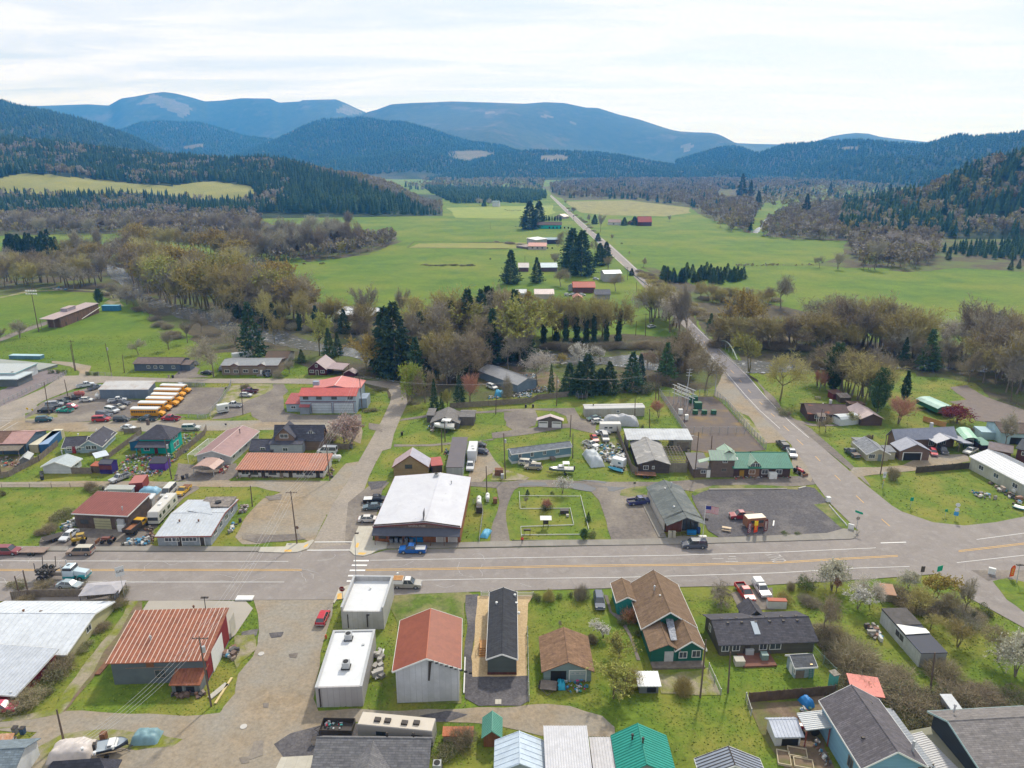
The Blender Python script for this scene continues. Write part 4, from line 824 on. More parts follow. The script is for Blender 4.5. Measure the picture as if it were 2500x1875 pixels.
def ve(x,y,z,kind='pipe',mat=MET):
 X,Y=x-H.W/2,y-H.D/2;m=MB()
 if kind=='pipe':m.t((X,Y,z-.2),(X,Y,z+.9),.12,n=8);m.t((X,Y,z+.9),(X,Y,z+1.15),.22,.14,n=8);nm='flue'
 elif kind=='cap':m.t((X,Y,z),(X,Y,z+.3),.16,n=8);m.ell((X,Y,z+.38),(.26,.26,.12),8,4);nm='roof_vent'
 elif kind=='chim':m.q(X-.35,X+.35,Y-.35,Y+.35,z-.6,z+1.1);m.q(X-.42,X+.42,Y-.42,Y+.42,z+1.1,z+1.22);nm='chimney'
 else:m.q(X-.22,X+.22,Y-.18,Y+.18,z,z+.22);nm='roof_vent'
 return m.g(nm,mat,H.o)
def ac(x,y,z):
 X,Y=x-H.W/2,y-H.D/2;m=MB().q(X-.55,X+.55,Y-.55,Y+.55,z,z+1.0);m.t((X,Y,z+1.0),(X,Y,z+1.08),.42,n=12,m=1);m.q(X-.7,X+.7,Y-.7,Y+.7,z-.1,z-.0,1);m.g('air_conditioner',[MET,DK],H.o)
# --- 1 highway front, bottom left
hs('warehouse','large cream building with white metal roof and rusty ridge vents, cut by left frame edge','building',*A0(-420,800,548,803,930,320,538,735))
cw=wl('rib',(.5,.47,.28),(.42,.38,.22));bk(cw,rf('metal',(.6,.63,.67)),rk='x',ri=1.6,ov=.3,rib=1.0,fa_=TW_,rdg=.6)
for x,y in((-13,9.5),(-19,9.3)):ve(H.W+x,y,zroof(0,y,ri=1.6,rdg=.6)+.1,'cap',RS)
ve(H.W-20,4,zroof(0,4,ri=1.6,rdg=.6)+.1,'pipe');ve(H.W-14,3,zroof(0,3,ri=1.6,rdg=.6)+.1,'box',RS);wn('r',6,1.2,1.3,1.0);wn('r',15,1.6,1.6,1.1,TD);ve(H.W-10,9.6,zroof(0,9.6,ri=1.6,rdg=.6)+.1,'box',WG)
hs('shed','red-walled low building with ribbed pale metal roof, bottom left behind brambles','building',*A0(-330,1090,140,1130,415,755,170,1020))
bk(wl('lap',(.3,.03,.035)),rf('metal',(.5,.53,.58)),rk='shed',ri=1.0,ov=.5,rib=.6,fa_=TW_);wn('f',H.W-6,.9,1.2,1.0);dr('f',H.W-.9,.5,2.0)
hs('workshop','big grey-sided workshop with orange-rust striped metal roof and red end wall','building',*A0(930,985,1690,960),A0(1868,390,6.0),A0(915,800))
rr=rf('rust',(.31,.115,.065),(.21,.08,.05));bk(wl('block',(.2,.24,.25),(.16,.19,.2)),rr,rk='shed',ri=1.8,ov=.5,rib=.75,ribm=col('rib_pale',(.66,.52,.44)),rdg=.5)
fn=face('r',0,0,0,0);m=MB().add([fn(0,.05,.4),fn(H.D,.05,.4),fn(H.D,.05,H.h+1.7),fn(0,.05,H.h-.02),fn(0,.0,.4),fn(H.D,.0,.4),fn(H.D,.0,H.h+1.7),fn(0,.0,H.h-.02)],[(0,1,2,3),(7,6,5,4),(0,4,5,1),(1,5,6,2),(2,6,7,3),(3,7,4,0)]);m.g('end_wall',wl('planky',(.25,.03,.035),(.19,.025,.03)),H.o)
o=dr('r',2.2,5.0,4.0,TW_,name='sliding_door');o.location=(.07,0,0);o=dr('r',11,2.4,3.6,cS,name='sliding_door');o.location=(.07,0,0)
wn('f',H.W*.45,1.2,1.5,1.3,WG);ve(H.W*.32,4,H.h+.6,'pipe');ve(H.W*.62,11,H.h+1.3,'pipe',RS);o=MB();fn=face('f',0,0,0,0);fb_(o,fn,H.W*.15,H.W*.65,.0,.12,H.h-1.3,H.h-1.18);o.g('batten',WG,H.o);o=MB();fb_(o,fn,H.W*.37,H.W*.45,.0,.08,H.h-1.3,H.h-.1);o.g('vent_panel',RS,H.o)
hs('lean_to','small rust-roofed lean-to stacked with scrap against grey workshop','shed',*A0(1400,1065,1625,1062),3.2,A0(1395,985));bk(wl('block',(.2,.22,.23)),rf('rust',(.22,.075,.045)),rk='shed',ri=.8,ov=.25,rib=.6);op_('f',2.2,1.3,1.5);op_('f',.6,1.0,1.3,z=.3)
# --- 2 white flat roofs
wf=rf('flat',(.64,.65,.67),(.56,.57,.58));gw=wl('rib',(.47,.46,.45))
def parapet(wm,rm,ph=.6,t=.3,front=True):
 bk(wm,None,rk='none');X,Y=H.W/2,H.D/2;m=MB();T=H.h;m.q(-X,X,Y-t,Y,T,T+ph);m.q(-X,-X+t,-Y,Y-t,T,T+ph);m.q(X-t,X,-Y,Y-t,T,T+ph)
 if front:m.q(-X+t,X-t,-Y,-Y+t,T,T+.12)
 m.g('parapet',wm,H.o);MB().q(-X+t,X-t,-Y+(t if front else 0),Y-t,T,T+.06).g('roof',rm,H.o);c=MB();c.q(-X-.06,X+.06,Y-t-.05,Y+.06,T+ph,T+ph+.06);c.q(-X-.06,-X+t+.05,-Y-.04,Y-t-.05,T+ph,T+ph+.06);c.q(X-t-.05,X+.06,-Y-.04,Y-t-.05,T+ph,T+ph+.06);c.g('coping',MET,H.o)
hs('shop','tall narrow white-roofed building by stop sign','building',*A1(1115,533,1455,537,1505,140,1108,395));parapet(gw,wf,1.0)
for x,y in((2.8,7),(7,12)):ve(x+1,y,H.h,'cap',TW_)
m=MB();fn=face('f',0,0,0,0);fb_(m,fn,H.W*.6,H.W*.6+.15,0,.2,.6,H.h-.6);fb_(m,fn,H.W*.6,H.W*.6+.5,0,.2,H.h-.6,H.h-.4);m.g('downpipe',TD,H.o);dr('f',1.2,1.1,2.1,gw);fb_(MB(),fn,H.W*.14,H.W*.16,0,.1,.3,H.h-.5).g('corner_trim',TD,H.o)
hs('warehouse','long low grey building with white flat roof and two rooftop air units','building',*A1(910,1170,1285,1160,1400,545,900,1015));parapet(wl('rib',(.42,.4,.4),(.37,.35,.35)),wf,.18,front=True)
ac(H.W*.55,H.D*.32,H.h+.3);ac(H.W*.42,H.D*.84,H.h+.2);ve(H.W*.8,H.D*.72,H.h,'box');m=MB();fn=face('f',0,0,0,0);fb_(m,fn,.5,.68,0,.14,.2,H.h-.1);m.g('downpipe',TD,H.o)
hs('barn','white ribbed metal barn with brick-red roof torn open at front right',A1(1560,1137),A2(402,1117),A2(425,505,5.2),A2(405,862))
rb=rf('metal',(.25,.07,.036),(.21,.055,.03));bk(wl('rib',(.56,.57,.6)),rb,rk='y',ri=2.0,ov=.45,rib=0,fa_=TW_,ribm=col('ridge_orange',(.42,.13,.07)))
m=MB();X=H.W/2;
for i in rn(9):a=.6+i*.72;m.q(a,a+.5,-H.D/2-.5,-H.D/2-.35,H.h+2.0-a*2.0/X-.28,H.h+2.0-a*2.0/X+.02)
m.g('torn_edge',DK,H.o);m=MB().add([(.3,-H.D/2-.08,H.h+1.5),(.75,-H.D/2-.08,H.h+1.2),(.35,-H.D/2-.12,H.h-2.2),(.1,-H.D/2-.08,H.h-2.2)],[(0,1,2,3),(3,2,1,0)]);m.l([(.3,-H.D/2-.04,H.h+1.5),(.75,-H.D/2-.04,H.h+1.2),(.35,-H.D/2-.06,H.h-2.2)],.02,up=(0,-1,0));m.g('stain_strip',TD,H.o)
# --- 3 manufactured home, garage, green house, grey house
hs('manufactured_home','narrow dark-roofed new manufactured home on wood chips, end facing','house',*A2(632,907,866,907),A2(862,238,3.3),A2(622,775));bk(wl('lap',(.1,.12,.11),(.085,.1,.095)),rf('shingle',(.055,.058,.068)),rk='y',ri=.95,ov=.22,fa_=TW_);bk(wl('block',(.12,.045,.035)),None,x0=-.03,y0=-.05,W=H.W+.06,D=H.D+.1,h=.6,rk='none',wname='skirting')
for x,y,k in((2.0,24,'box'),(1.4,20,'cap'),(4.2,27,'cap'),(1.2,14,'cap'),(4.5,17,'cap'),(4.8,15,'box'),(5.2,12,'cap')):
 if y<H.D:ve(x,y,zroof(x,0,'y',ri=.95)+.1,k,TW_)
m=MB().q(-H.W/2-1.6,-H.W/2,-H.D/2+5.6,-H.D/2+7.4,0,.9)
for k in rn(4):m.q(-H.W/2-1.6,-H.W/2,-H.D/2+7.4+k*.35,-H.D/2+7.75+k*.35,0,.75-.2*k)
for k in rn(4):m.q(-H.W/2-1.6,-H.W/2,-H.D/2+5.25-k*.35,-H.D/2+5.6-k*.35,0,.75-.2*k)
for y in(5.6,7.3):m.q(-H.W/2-1.6,-H.W/2-1.5,-H.D/2+y,-H.D/2+y+.1,.9,1.8)
m.q(-H.W/2-1.6,-H.W/2-1.5,-H.D/2+5.6,-H.D/2+7.4,1.7,1.8);m.g('porch_steps',WOODN,H.o)
bsh=rf('shingle',(.3,.18,.11),(.2,.12,.075))
hs('garage','detached garage with mottled brown shingle roof and one open door',*A2(1088,962,1470,958),A2(1455,585,2.7),A2(1085,868));bk(wl('lap',(.24,.32,.32)),bsh,rk='y',ri=1.7,ov=.45,t=.16);op_('f',H.W*.14,H.W*.33,2.1);dr('f',H.W*.54,H.W*.34,2.1,wl('plain',(.3,.38,.38)),name='garage_door',frame=TW_);
for q in rn(3):wn('f',H.W*(.57+q*.1),1.5,H.W*.07,.3,MET,0)
hs('house','large green house with worn brown shingle roof and tarp-patched hole',*A3(292,812,708,802),A3(505,140,4.0),A3(285,735));gm=wl('lap',(.02,.13,.095),(.018,.11,.08));sh=rf('shingle',(.245,.165,.105),(.2,.13,.085))
W,D=H.W,H.D;bk(gm,sh,y0=D*.33,D=D*.67,rk='y',ri=2.9,ov=.6,h=3.0,fa_=TW_);bk(gm,sh,W=W*.52,D=D*.34,rk='y',ri=1.1,ov=.4,rdg=.6,h=2.7);bk(gm,sh,x0=W*.5,W=W*.5,D=D*.38,rk='y',ri=1.5,ov=.5,h=2.9,fa_=TW_)
x,y=loc(A3(60,330),2.6);bk(wl('lap',(.03,.25,.24)),sh,x0=-3.2,y0=D*.74,W=3.4,D=5.5,h=3.0,rk='y',ri=.9,ov=.4,fa_=TW_)
wn('f',W*.55,1.0,1.2,1.1);wn('f',W*.8,1.1,1.3,1.2);dr('f',W*.26,1.5,2.3,M('door_grey',(.5,.5,.5)));ve(W*.38,D*.72,5.2,'pipe',MET);ve(W*.45,D*.6,5.6,'box')
m=MB()
for k in rn(9):
 z=k/8;m.l([(-W/2+W*.4+z*.3,-D/2+1+z*5,3.5+z*.55+.2),(-W/2+W*.52+z*.6,-D/2+1+z*5,3.5+z*.4+.25),(-W/2+W*.52+z*.6,-D/2+1.7+z*5,3.6+z*.5+.3),(-W/2+W*.4+z*.3,-D/2+1.7+z*5,3.6+z*.6+.25)],.05)
m.g('tarp_patch',M('tarp_silver',(.35,.37,.42),(.1,.11,.14),s=2.5,ro=.5),H.o);m=MB().q(-W/2,W/2+.1,-D/2-1.6,-D/2,.0,.35);m.g('deck',WG,H.o)
hs('house','long grey-brown house with dark shingle roof, skylight and many roof vents',*A3(850,752,1608,722),A3(1450,380,3.0),A3(850,650));gs=rf('shingle',(.105,.1,.115),(.08,.078,.09));bw=wl('lap',(.13,.12,.095));bk(bw,gs,rk='x',ri=1.7,ov=.5,fa_=None,rdg=.5);bk(bw,gs,x0=H.W*.42,y0=H.D-1.2,W=H.W*.2,D=3.4,h=2.7,rk='y',ri=1.4,ov=.4)
for q in rn(6):ve(1.5+q*(H.W-3)/5,H.D*.58,zroof(0,H.D*.58,ri=1.7)+.1,'box',TD);ve(2.2+q*(H.W-4)/5,H.D*.42,zroof(0,H.D*.42,ri=1.7)+.1,'box',TD)
m=MB();y0=-H.D/2+H.D*.14;zz=lambda y:H.h+1.7*(y+H.D/2)/(H.D/2)+.3;m.l([(-H.W/2+6.2,y0,zz(y0)),(-H.W/2+7.2,y0,zz(y0)),(-H.W/2+7.2,y0+2.2,zz(y0+2.2)),(-H.W/2+6.2,y0+2.2,zz(y0+2.2))],.12);m.g('skylight',[col('skylight_glass',(.45,.5,.55),ro=.15)],H.o)
for u,w in((.35,1.1),(2.2,1.1),(H.W*.42,1.2),(H.W*.53,1.8)):wn('f',u,1.0,w,1.3)
wn('f',H.W*.73,2.2,1.4,.35,mull=0);wn('l',2,1.2,.8,1.1);dr('f',4.2,1.0,2.1,TD);m=MB().q(-H.W/2+3,-H.W/2+8.6,-H.D/2-3.2,-H.D/2,0,.35);m.g('deck',M('deck_brown',(.2,.09,.065),(.15,.07,.05),s=2),H.o)
hs('shed','small grey-shingled garden shed with pale blue wall in lawn corner',*A3(1455,935,1612,925),A3(1592,735,2.3),A3(1458,842));bk(wl('lap',(.33,.42,.47)),rf('shingle',(.15,.155,.165)),rk='x',ri=.8,ov=.3,fa_=TW_,rdg=.6);dr('l',1.0,.9,1.9,TW_);wn('l',2.4,1.0,.5,.7);dr('f',.2,1.4,1.5,WG,name='plywood_sheet')
hs('shed','little white-metal-roofed shed under thin branches in back yard',*A3(200,1055,355,1055),A3(350,885,2.0),A3(195,990));bk(wl('plain',(.16,.17,.17)),rf('metal',(.72,.73,.75)),rk='shed',ri=.25,ov=.35,rib=.5);op_('f',1.2,1.4,1.4,z=.2)
# --- 4 bottom edge
hs('house','grey shingled house whose front gable roof fills bottom edge',A1(900,1810,0),A1(1790,1820,0),A1(1815,1420,2.6),2.7);gr=rf('shingle',(.215,.21,.215),(.165,.16,.17));bk(wl('lap',(.1,.11,.12)),gr,rk='x',ri=1.9,ov=.5,rdg=.62);bk(wl('lap',(.1,.11,.12)),gr,x0=H.W*.3,y0=-3,W=H.W*.4,D=3+H.D*.5,rk='y',ri=1.7,ov=.4);ac(H.W+1.3,H.D*.4,.9);ve(H.W*.6,H.D*.86,3.2,'pipe',TD);ve(H.W*.85,H.D*.86,3.2,'pipe',TD)
hs('shed','narrow brown shed with green ribbed metal gable roof by lane',*A2(600,1490,735,1490),A2(742,1250,2.2),A2(592,1400));bk(wl('plank',(.24,.1,.045)),rf('metal',(.16,.4,.31)),rk='y',ri=1.0,ov=.3,rib=.3,ribm=col('rib_green',(.1,.28,.22)))
hs('shed','squat cream shed with rust-orange tin roof half under vines',*A2(275,1450,510,1450),A2(515,1315,1.9),A2(272,1400));bk(wl('plain',(.42,.33,.26)),rf('rust',(.5,.15,.06),(.42,.2,.12)),rk='shed',ri=.3,ov=.15,rib=.6)
hs('carport_building','light blue-grey gable metal roof at bottom edge','building',A2(700,1820,0),A2(1085,1820,0),A2(1075,1450,2.7),2.7);bk(wl('lap',(.4,.45,.48)),rf('metal',(.5,.58,.66),(.42,.49,.57)),rk='y',ri=1.5,ov=.3,rib=.9)
hs('warehouse','plain white ribbed metal roof building at bottom edge','building',A2(1110,1900,0),A2(1470,1900,0),A2(1450,1350,3.4),3.3);bk(wl('lap',(.35,.25,.18)),rf('metal',(.55,.55,.58)),rk='shed',ri=.5,ov=.15,rib=.35,ribm=col('rib_shade',(.5,.5,.53)))
hs('carport_building','low grey-white patio roof between white and teal roofs','building',A2(1500,1840,0),A2(1690,1840,0),A2(1640,1430,2.4),2.3);bk(wl('plain',(.3,.3,.3)),rf('metal',(.47,.46,.48)),rk='shed',ri=.2,ov=.2,rib=.4)
hs('house','teal green metal gable roof house at bottom edge',A3(40,1850,0),A3(470,1850,0),A3(380,1410,2.9),2.9);bk(wl('lap',(.3,.32,.3)),rf('metal',(.03,.3,.24),(.025,.26,.21)),rk='y',ri=1.9,ov=.4,rib=.45,ribm=col('rib_teal',(.02,.24,.18)),rdg=.47)
for x,y in((2.2,H.D*.7),(3.4,H.D*.5)):ve(x,y,zroof(x,0,'y',ri=1.9,rdg=.47),'pipe',TD)
hs('house','grey-blue standing-seam gable roof peeking at bottom centre right',A3(700,1860,0),A3(1190,1860,0),A3(1150,1600,2.9),2.9);bk(wl('lap',(.3,.32,.35)),rf('metal',(.27,.3,.36),(.24,.27,.33)),rk='y',ri=1.9,ov=.4,rib=.5,ribm=TD,fa_=TW_)
hs('chicken_house','white bent-metal-roof poultry shed by raised garden beds','shed',*A3(1300,1485,1500,1480),A3(1478,1260,1.8),A3(1298,1400));bk(wl('plain',(.55,.55,.53)),rf('metal',(.5,.53,.6)),rk='x',ri=.6,rdg=.72,ov=.35,rib=.5);op_('f',.9,2.4,1.2,z=.1)
hs('house','big sky-blue house with dark shingle gable roof, bottom right',A4(640,1885,0),A4(1120,1870,0),A4(822,1115,5.0),A4(632,1640));bl=wl('lap',(.22,.4,.53),(.19,.36,.48));bk(bl,rf('shingle',(.16,.145,.16),(.13,.12,.13)),rk='y',ri=2.4,ov=.45,fa_=TW_)
for u in(1.8,7.5):wn('f',u,H.h-2.2,1.5,1.6,WG)
wn('l',H.D-3.2,H.h-3.0,1.1,1.5,WG);ve(H.W*.2,H.D*.3,H.h+1.1,'box',TD);ve(H.W*.72,H.D*.83,H.h+1.3,'box',TD);m=MB().t((H.W/2-.6,-H.D/2+1.6,H.h),(H.W/2-.6,-H.D/2+1.6,H.h+2.2),.18,n=8);m.g('flue',MET,H.o)
bk(None,rf('metal',(.4,.43,.47)),x0=H.W,y0=1,W=2.4,D=H.D*.9,h=H.h-1.2,rk='shedr',ri=-.5,ov=.1,rib=.3,ribm=MET,pst=WG);bk(None,rf('metal',(.4,.44,.48)),x0=-3.6,y0=H.D*.72,W=3.5,D=H.D*.27,h=H.h-2.0,rk='shedr',ri=.4,ov=.1,rib=.35,ribm=MET,pst=M('post_red',(.28,.08,.06)))
hs('shed','shed with bright salmon-red roof just behind blue house',*A4(600,1130,830,1165),4,A4(560,1050));bk(wl('plain',(.3,.3,.3)),rf('metal',(.55,.15,.12)),rk='flat',ov=.3)
hs('patio_roof','grey ribbed patio roof to right of blue house','shed',A4(1200,1840,0),A4(1400,1800,0),6,2.4);bk(None,rf('metal',(.42,.41,.42)),rk='shedr',ri=.3,rib=.35,ribm=MET,pst=WG)
dg=wl('lap',(.045,.055,.065));hs('house','dark slate house with split grey shingle roofs in bottom right corner',A4(1620,1950,0),A4(2400,1900,0),A4(2300,1150,5.2),5.0);g2_=rf('shingle',(.25,.23,.225),(.2,.185,.18));bk(dg,g2_,rk='x',ri=1.6,ov=.6,fa_=col('fascia_aqua',(.35,.48,.48)),rdg=.68);ve(2.0,H.D*.9,6.2,'pipe')
hs('lean_to','low mossy grey roof wing left of dark slate house','shed',A4(1330,1800,0),A4(1560,1750,0),A4(1450,1300,2.5),2.4);bk(dg,rf('flat',(.27,.26,.2),(.2,.2,.13)),rk='flat',ov=.3)
hs('shed','white lean-to roof by brambles behind dark slate house',*A4(1395,1290,1470,1290),3,2.0);bk(wl('plain',(.3,.3,.3)),rf('metal',(.5,.52,.54)),rk='shed',ri=.2,ov=.2)
hs('mobile_home','derelict white trailer with black tarp roof in overgrown lot','mobile home',*A4(820,480,1135,845),4.4,A4(818,378));bk(wl('plank',(.5,.52,.52),(.38,.4,.38)),rf('flat',(.05,.055,.075)),rk='flat',ov=.05);m=MB().q(-H.W/2-.06,-H.W*.1,-H.D/2-.06,H.D/2+.06,H.h+.2,H.h+.32);m.g('bare_roof',M('roof_mottled',(.11,.1,.1),(.06,.055,.05),s=.5),H.o);m=MB().add([(-H.W*.12,-H.D/2,H.h+.36),(H.W*.12,-H.D/2,H.h+.36),(H.W*.1,H.D/2,H.h+.36),(0,H.D/2,H.h+.36),(-H.W*.12,-H.D/2,H.h+.3),(H.W*.12,-H.D/2,H.h+.3),(H.W*.1,H.D/2,H.h+.3),(0,H.D/2,H.h+.3)],[(0,1,2,3),(7,6,5,4),(0,4,5,1),(1,5,6,2),(2,6,7,3),(3,7,4,0)]);m.g('white_sheet',TW_,H.o)
for u in(5,6.2,12.5,16):
 if u<H.W-1.2:wn('f',u,1.3,.8,.8,TD)
hs('shed','brown-roofed weathered shed under pale twiggy tree',*A4(845,310,935,320),A4(905,175,2.2),A4(850,250));bk(wl('plank',(.36,.33,.28)),M('roof_tan',(.42,.27,.18),(.36,.2,.13),s=1),rk='shed',ri=.4,ov=.25)
hs('shed','teal-walled small shed at end of lawn fence',*A4(435,1030,475,1020),A4(500,915,2.0),A4(435,915));bk(wl('plain',(.1,.36,.33)),M('roof_litter',(.3,.28,.25),(.15,.13,.1),s=2),rk='flat',ov=.15)
hs('camper_trailer','white box trailer with rust-red roof behind grey house','trailer',*A3(1240,370,1392,375),A3(1350,285,2.3),A3(1235,310));bk(wl('plain',(.62,.62,.62)),rf('flat',(.45,.1,.05),(.32,.13,.09)),rk='flat',ov=.04)
hs('house','charcoal shingle roof of house cut by bottom left edge',A0(350,1900,0),A0(905,1860,0),A0(930,1600,2.6),2.7);bk(wl('lap',(.3,.3,.3)),rf('shingle',(.075,.075,.095),(.06,.06,.075)),rk='hip',ri=1.7,ov=.4);
for x,y in((4,3.5),(6,2.6),(8,3.4)):ve(x,y,4.0,'cap',TW_)
hs('house','blue-grey roof corner house at very bottom left',A0(-420,1880,0),A0(120,1850,0),6,2.7);bk(wl('plain',(.6,.62,.63)),rf('shingle',(.22,.27,.31)),rk='x',ri=1.4,ov=.4)
hs('shed','small pale shed with orange rusted roof at left edge',*A0(-60,1530,95,1520),A0(85,1440,2.0),A0(-60,1470));bk(wl('plank',(.5,.52,.54)),rf('rust',(.55,.25,.12),(.6,.45,.35)),rk='shed',ri=.5,ov=.15,rib=.6)
# --- 5 block left of the cross street
rw=M('wall_plank_old',(.17,.125,.1),(.085,.065,.055),s=.8,ro=.95,sr=('X',.28,.4,.15))
hs('repair_shop','weathered wood workshop with reddish metal roof and tan garage door','workshop',*B0(740,1140,1250,1165),B0(1395,870,3.2),B0(738,1000));bk(rw,rf('metal',(.27,.095,.075),(.22,.075,.065)),rk='shed',ri=.9,ov=.35,rib=.6,ribm=col('rib_maroon',(.2,.07,.06)),fa_=TW_);dr('f',H.W*.36,H.W*.31,2.7,wl('plain',(.42,.4,.24)),name='garage_door',grooves=3);wn('f',H.W*.1,1.2,1.8,1.0,TD);dr('f',H.W*.76,.9,2.0,wl('plain',(.2,.22,.12)));ve(H.W*.83,1.8,H.h+.2,'pipe',MET)
hs('shed','white-roofed steel shed behind wooden workshop',*B0(1300,930,1470,938),B0(1505,820,2.6),B0(1300,850));bk(wl('rib',(.6,.6,.58)),rf('metal',(.75,.76,.77)),rk='shed',ri=.3,ov=.3,fa_=TW_)
hs('shed','pale grey ribbed storage shed with flat grey roof',*B0(1045,830,1275,835),B0(1318,725,2.5),B0(1045,765));bk(wl('rib',(.45,.5,.55)),rf('flat',(.42,.43,.4)),rk='shed',ri=.2,ov=.2,fa_=TW_)
hs('shop','big white-metal-roofed shop with roof peeled open at back corner','building',B0(1530,1318),B1(262,1312),B1(548,832,3.6),B0(1480,1222));rm=rf('metal',(.5,.53,.57),(.43,.46,.5));bk(M('wall_peeled_blue',(.36,.4,.45),(.22,.24,.25),s=1.2,ro=.9,sr=('X',.5,.7,.06)),rm,rk='x',ri=1.0,ov=.35,rib=.7,ribm=col('rib_grey',(.48,.5,.53)),fa_=M('fascia_red',(.3,.1,.08)),rdg=.5)
m=MB().q(H.W/2-7,H.W/2+.1,H.D*.18,H.D/2-.2,H.h+.55,H.h+1.15);m.g('exposed_roof_frame',M('exposed_lumber',(.3,.26,.23),(.1,.09,.085),s=1.5),H.o);m=MB().l([(H.W/2-8.4,H.D*.05,H.h+1.3),(H.W/2-2.2,-H.D*.05,H.h+1.15),(H.W/2-4.5,H.D*.22,H.h+2.0),(H.W/2-8.6,H.D*.33,H.h+1.6)],.05);m.g('peeled_sheet',rm,H.o)
m=MB().t((H.W/2-3,H.D*.3,H.h+1.2),(H.W/2-3,H.D*.3,H.h+1.5),.7,n=12);m.g('old_tyre',RUB,H.o)
for u in(.14,.27,.46,.6):
 wn('f',H.W*u,1.2,1.5,.8,TW_,1)
dr('f',H.W*.37,.9,2.1,TD,frame=TW_);dr('f',H.W*.8,.9,2.1,TD,frame=TW_)
for x,y in((.25,.3),(.45,.55),(.62,.3)):ve(H.W*x,H.D*y,H.h+.8,'cap',RS)
for q in rn(4):wn('r',2+q*3.4,1.3,1.6,1.1,TW_,1)
hs('garage','white gabled garage with grey metal roof on alley',*B0(425,618,690,618),B0(790,455,2.8),B0(415,548));bk(wl('lap',(.6,.62,.64)),rf('metal',(.38,.43,.45)),rk='y',ri=1.3,ov=.35,fa_=TW_);wn('r',2.0,1.2,1.6,1.1);ve(2.5,5,3.6,'pipe')
hs('shed','tiny grey-roofed shed in toy-strewn yard at left',*B0(200,550,290,540),4,B0(200,490));bk(wl('plank',(.25,.25,.25)),rf('metal',(.4,.42,.42)),rk='y',ri=.8,ov=.2)
hs('shed','dark shed with vivid purple lower front on alley',*B0(970,620,1085,622),B0(1130,500,2.4),B0(968,525));bk(wl('plank',(.05,.03,.2)),rf('flat',(.09,.09,.11)),rk='x',ri=.6,ov=.15);bk(wl('plain',(.16,.05,.06)),None,x0=-.04,y0=-.05,W=H.W+.08,D=.2,h=1.2,z=1.3,rk='none')
hs('shed','low rust-roofed hut touching purple shed',*B0(885,610,965,615),B0(975,510,2.2),B0(885,545));bk(rw,rf('rust',(.4,.1,.06)),rk='shed',ri=.3,ov=.1)
hs('shed','white translucent lean-to roof behind purple shed',*B0(935,530,1060,500),3.5,1.8);bk(None,rf('metal',(.55,.6,.66)),rk='shed',ri=.3,ov=.1,pst=WG)
hs('shed','violet-walled black-roofed playhouse in cluttered yard',*B0(1450,590,1600,590),B0(1600,480,2.0),B0(1450,520));bk(wl('plain',(.12,.05,.32)),rf('flat',(.045,.045,.06)),rk='shed',ri=.5,ov=.2)
hs('house','light-blue house with dark L-shaped shingle roof',*B0(620,430,985,410),B0(1195,190,2.9),B0(600,368));ds=rf('shingle',(.1,.098,.118),(.08,.078,.095));lb=wl('lap',(.36,.47,.54));W,D=H.W,H.D
bk(lb,ds,x0=W*.42,W=W*.58,rk='y',ri=1.9,ov=.5,fa_=TW_,y0=0,D=D);bk(lb,ds,x0=0,y0=.5,W=W*.5,D=D*.6,rk='x',ri=1.7,ov=.5,fa_=TW_)
for u in(W*.1,W*.34,W*.6,W*.75):wn('f',u,1.1,1.2,1.0)
dr('f',W*.22,1.0,2.1,wl('plain',(.3,.03,.03)));wn('r',3,1.1,1.3,1.0);wn('r',D*.75,1.1,2.0,1.2)
ve(W*.3,3.5,4.3,'cap',TW_);ve(W*.7,6,4.5,'cap',TW_)
hs('house','bright turquoise two-storey house with dark hip roof and porch',*B0(1365,425,1655,425),B0(1778,160,5.6),B0(1368,272));tq=wl('lap',(.015,.43,.36),(.012,.38,.32));bk(tq,ds,rk='hip',ri=2.5,ov=.6,fa_=None);W,D=H.W,H.D
bk(None,ds,y0=-2.6,D=2.8,W=W,x0=0,h=2.9,rk='shed',ri=.9,ov=.2,pst=tq);bk(wl('lap',(.03,.15,.3)),rf('shingle',(.16,.155,.155)),x0=-4.2,y0=D*.3,W=4.2,D=D*.55,h=2.6,rk='shedr',ri=1.0,ov=.3);ve(-.4,D*.92,6.8,'chim',M('brick_dark',(.16,.12,.1)))
for u in(2.0,D-3.5):wn('r',u,3.4,1.0,1.4);wn('r',u,.9,1.1,1.4)
wn('f',1.0,1.0,1.4,.9);dr('f',W*.45,.95,2.0,wl('plain',(.2,.03,.03)))
hs('house','navy house under brown and dusty-pink roofs at left edge',*B0(-260,440,270,430),B0(430,215,2.9),B0(140,335));bn=wl('lap',(.09,.14,.19));bk(bn,rf('shingle',(.22,.13,.1)),W=H.W*.55,rk='x',ri=1.7,ov=.4);bk(bn,rf('metal',(.42,.25,.22),(.36,.21,.19)),x0=H.W*.55,W=H.W*.45,rk='x',ri=1.5,ov=.3,h=H.h);bk(None,rf('shingle',(.25,.215,.17)),x0=H.W*.55,y0=-3,W=H.W*.42,D=3,h=2.4,rk='shed',ri=.5,ov=.2,pst=WG);wn('f',H.W*.3,1,1.4,1)
def container(name,lb,A,B,Cc,h,c,roofc=None):
 hs(name,lb,'container',A,B,Cc,h);bk(wl('rib',c),None,rk='none');X,Y=H.W/2,H.D/2;MB().q(-X,X,-Y,Y,H.h,H.h+.05).g('roof',col('cont_roof_%d'%int(sum(c)*99),roofc or c),H.o);m=MB()
 for x in(-X,X-.12):m.q(x,x+.12,-Y-.02,-Y+.0,0,H.h)
 m.q(-X,X,-Y-.02,-Y,H.h-.15,H.h);m.q(-.03,.03,-Y-.03,-Y,0,H.h);m.g('door_frame',col('cfr_%d'%int(sum(c)*99),tuple(x*.7 for x in c)),H.o);return H
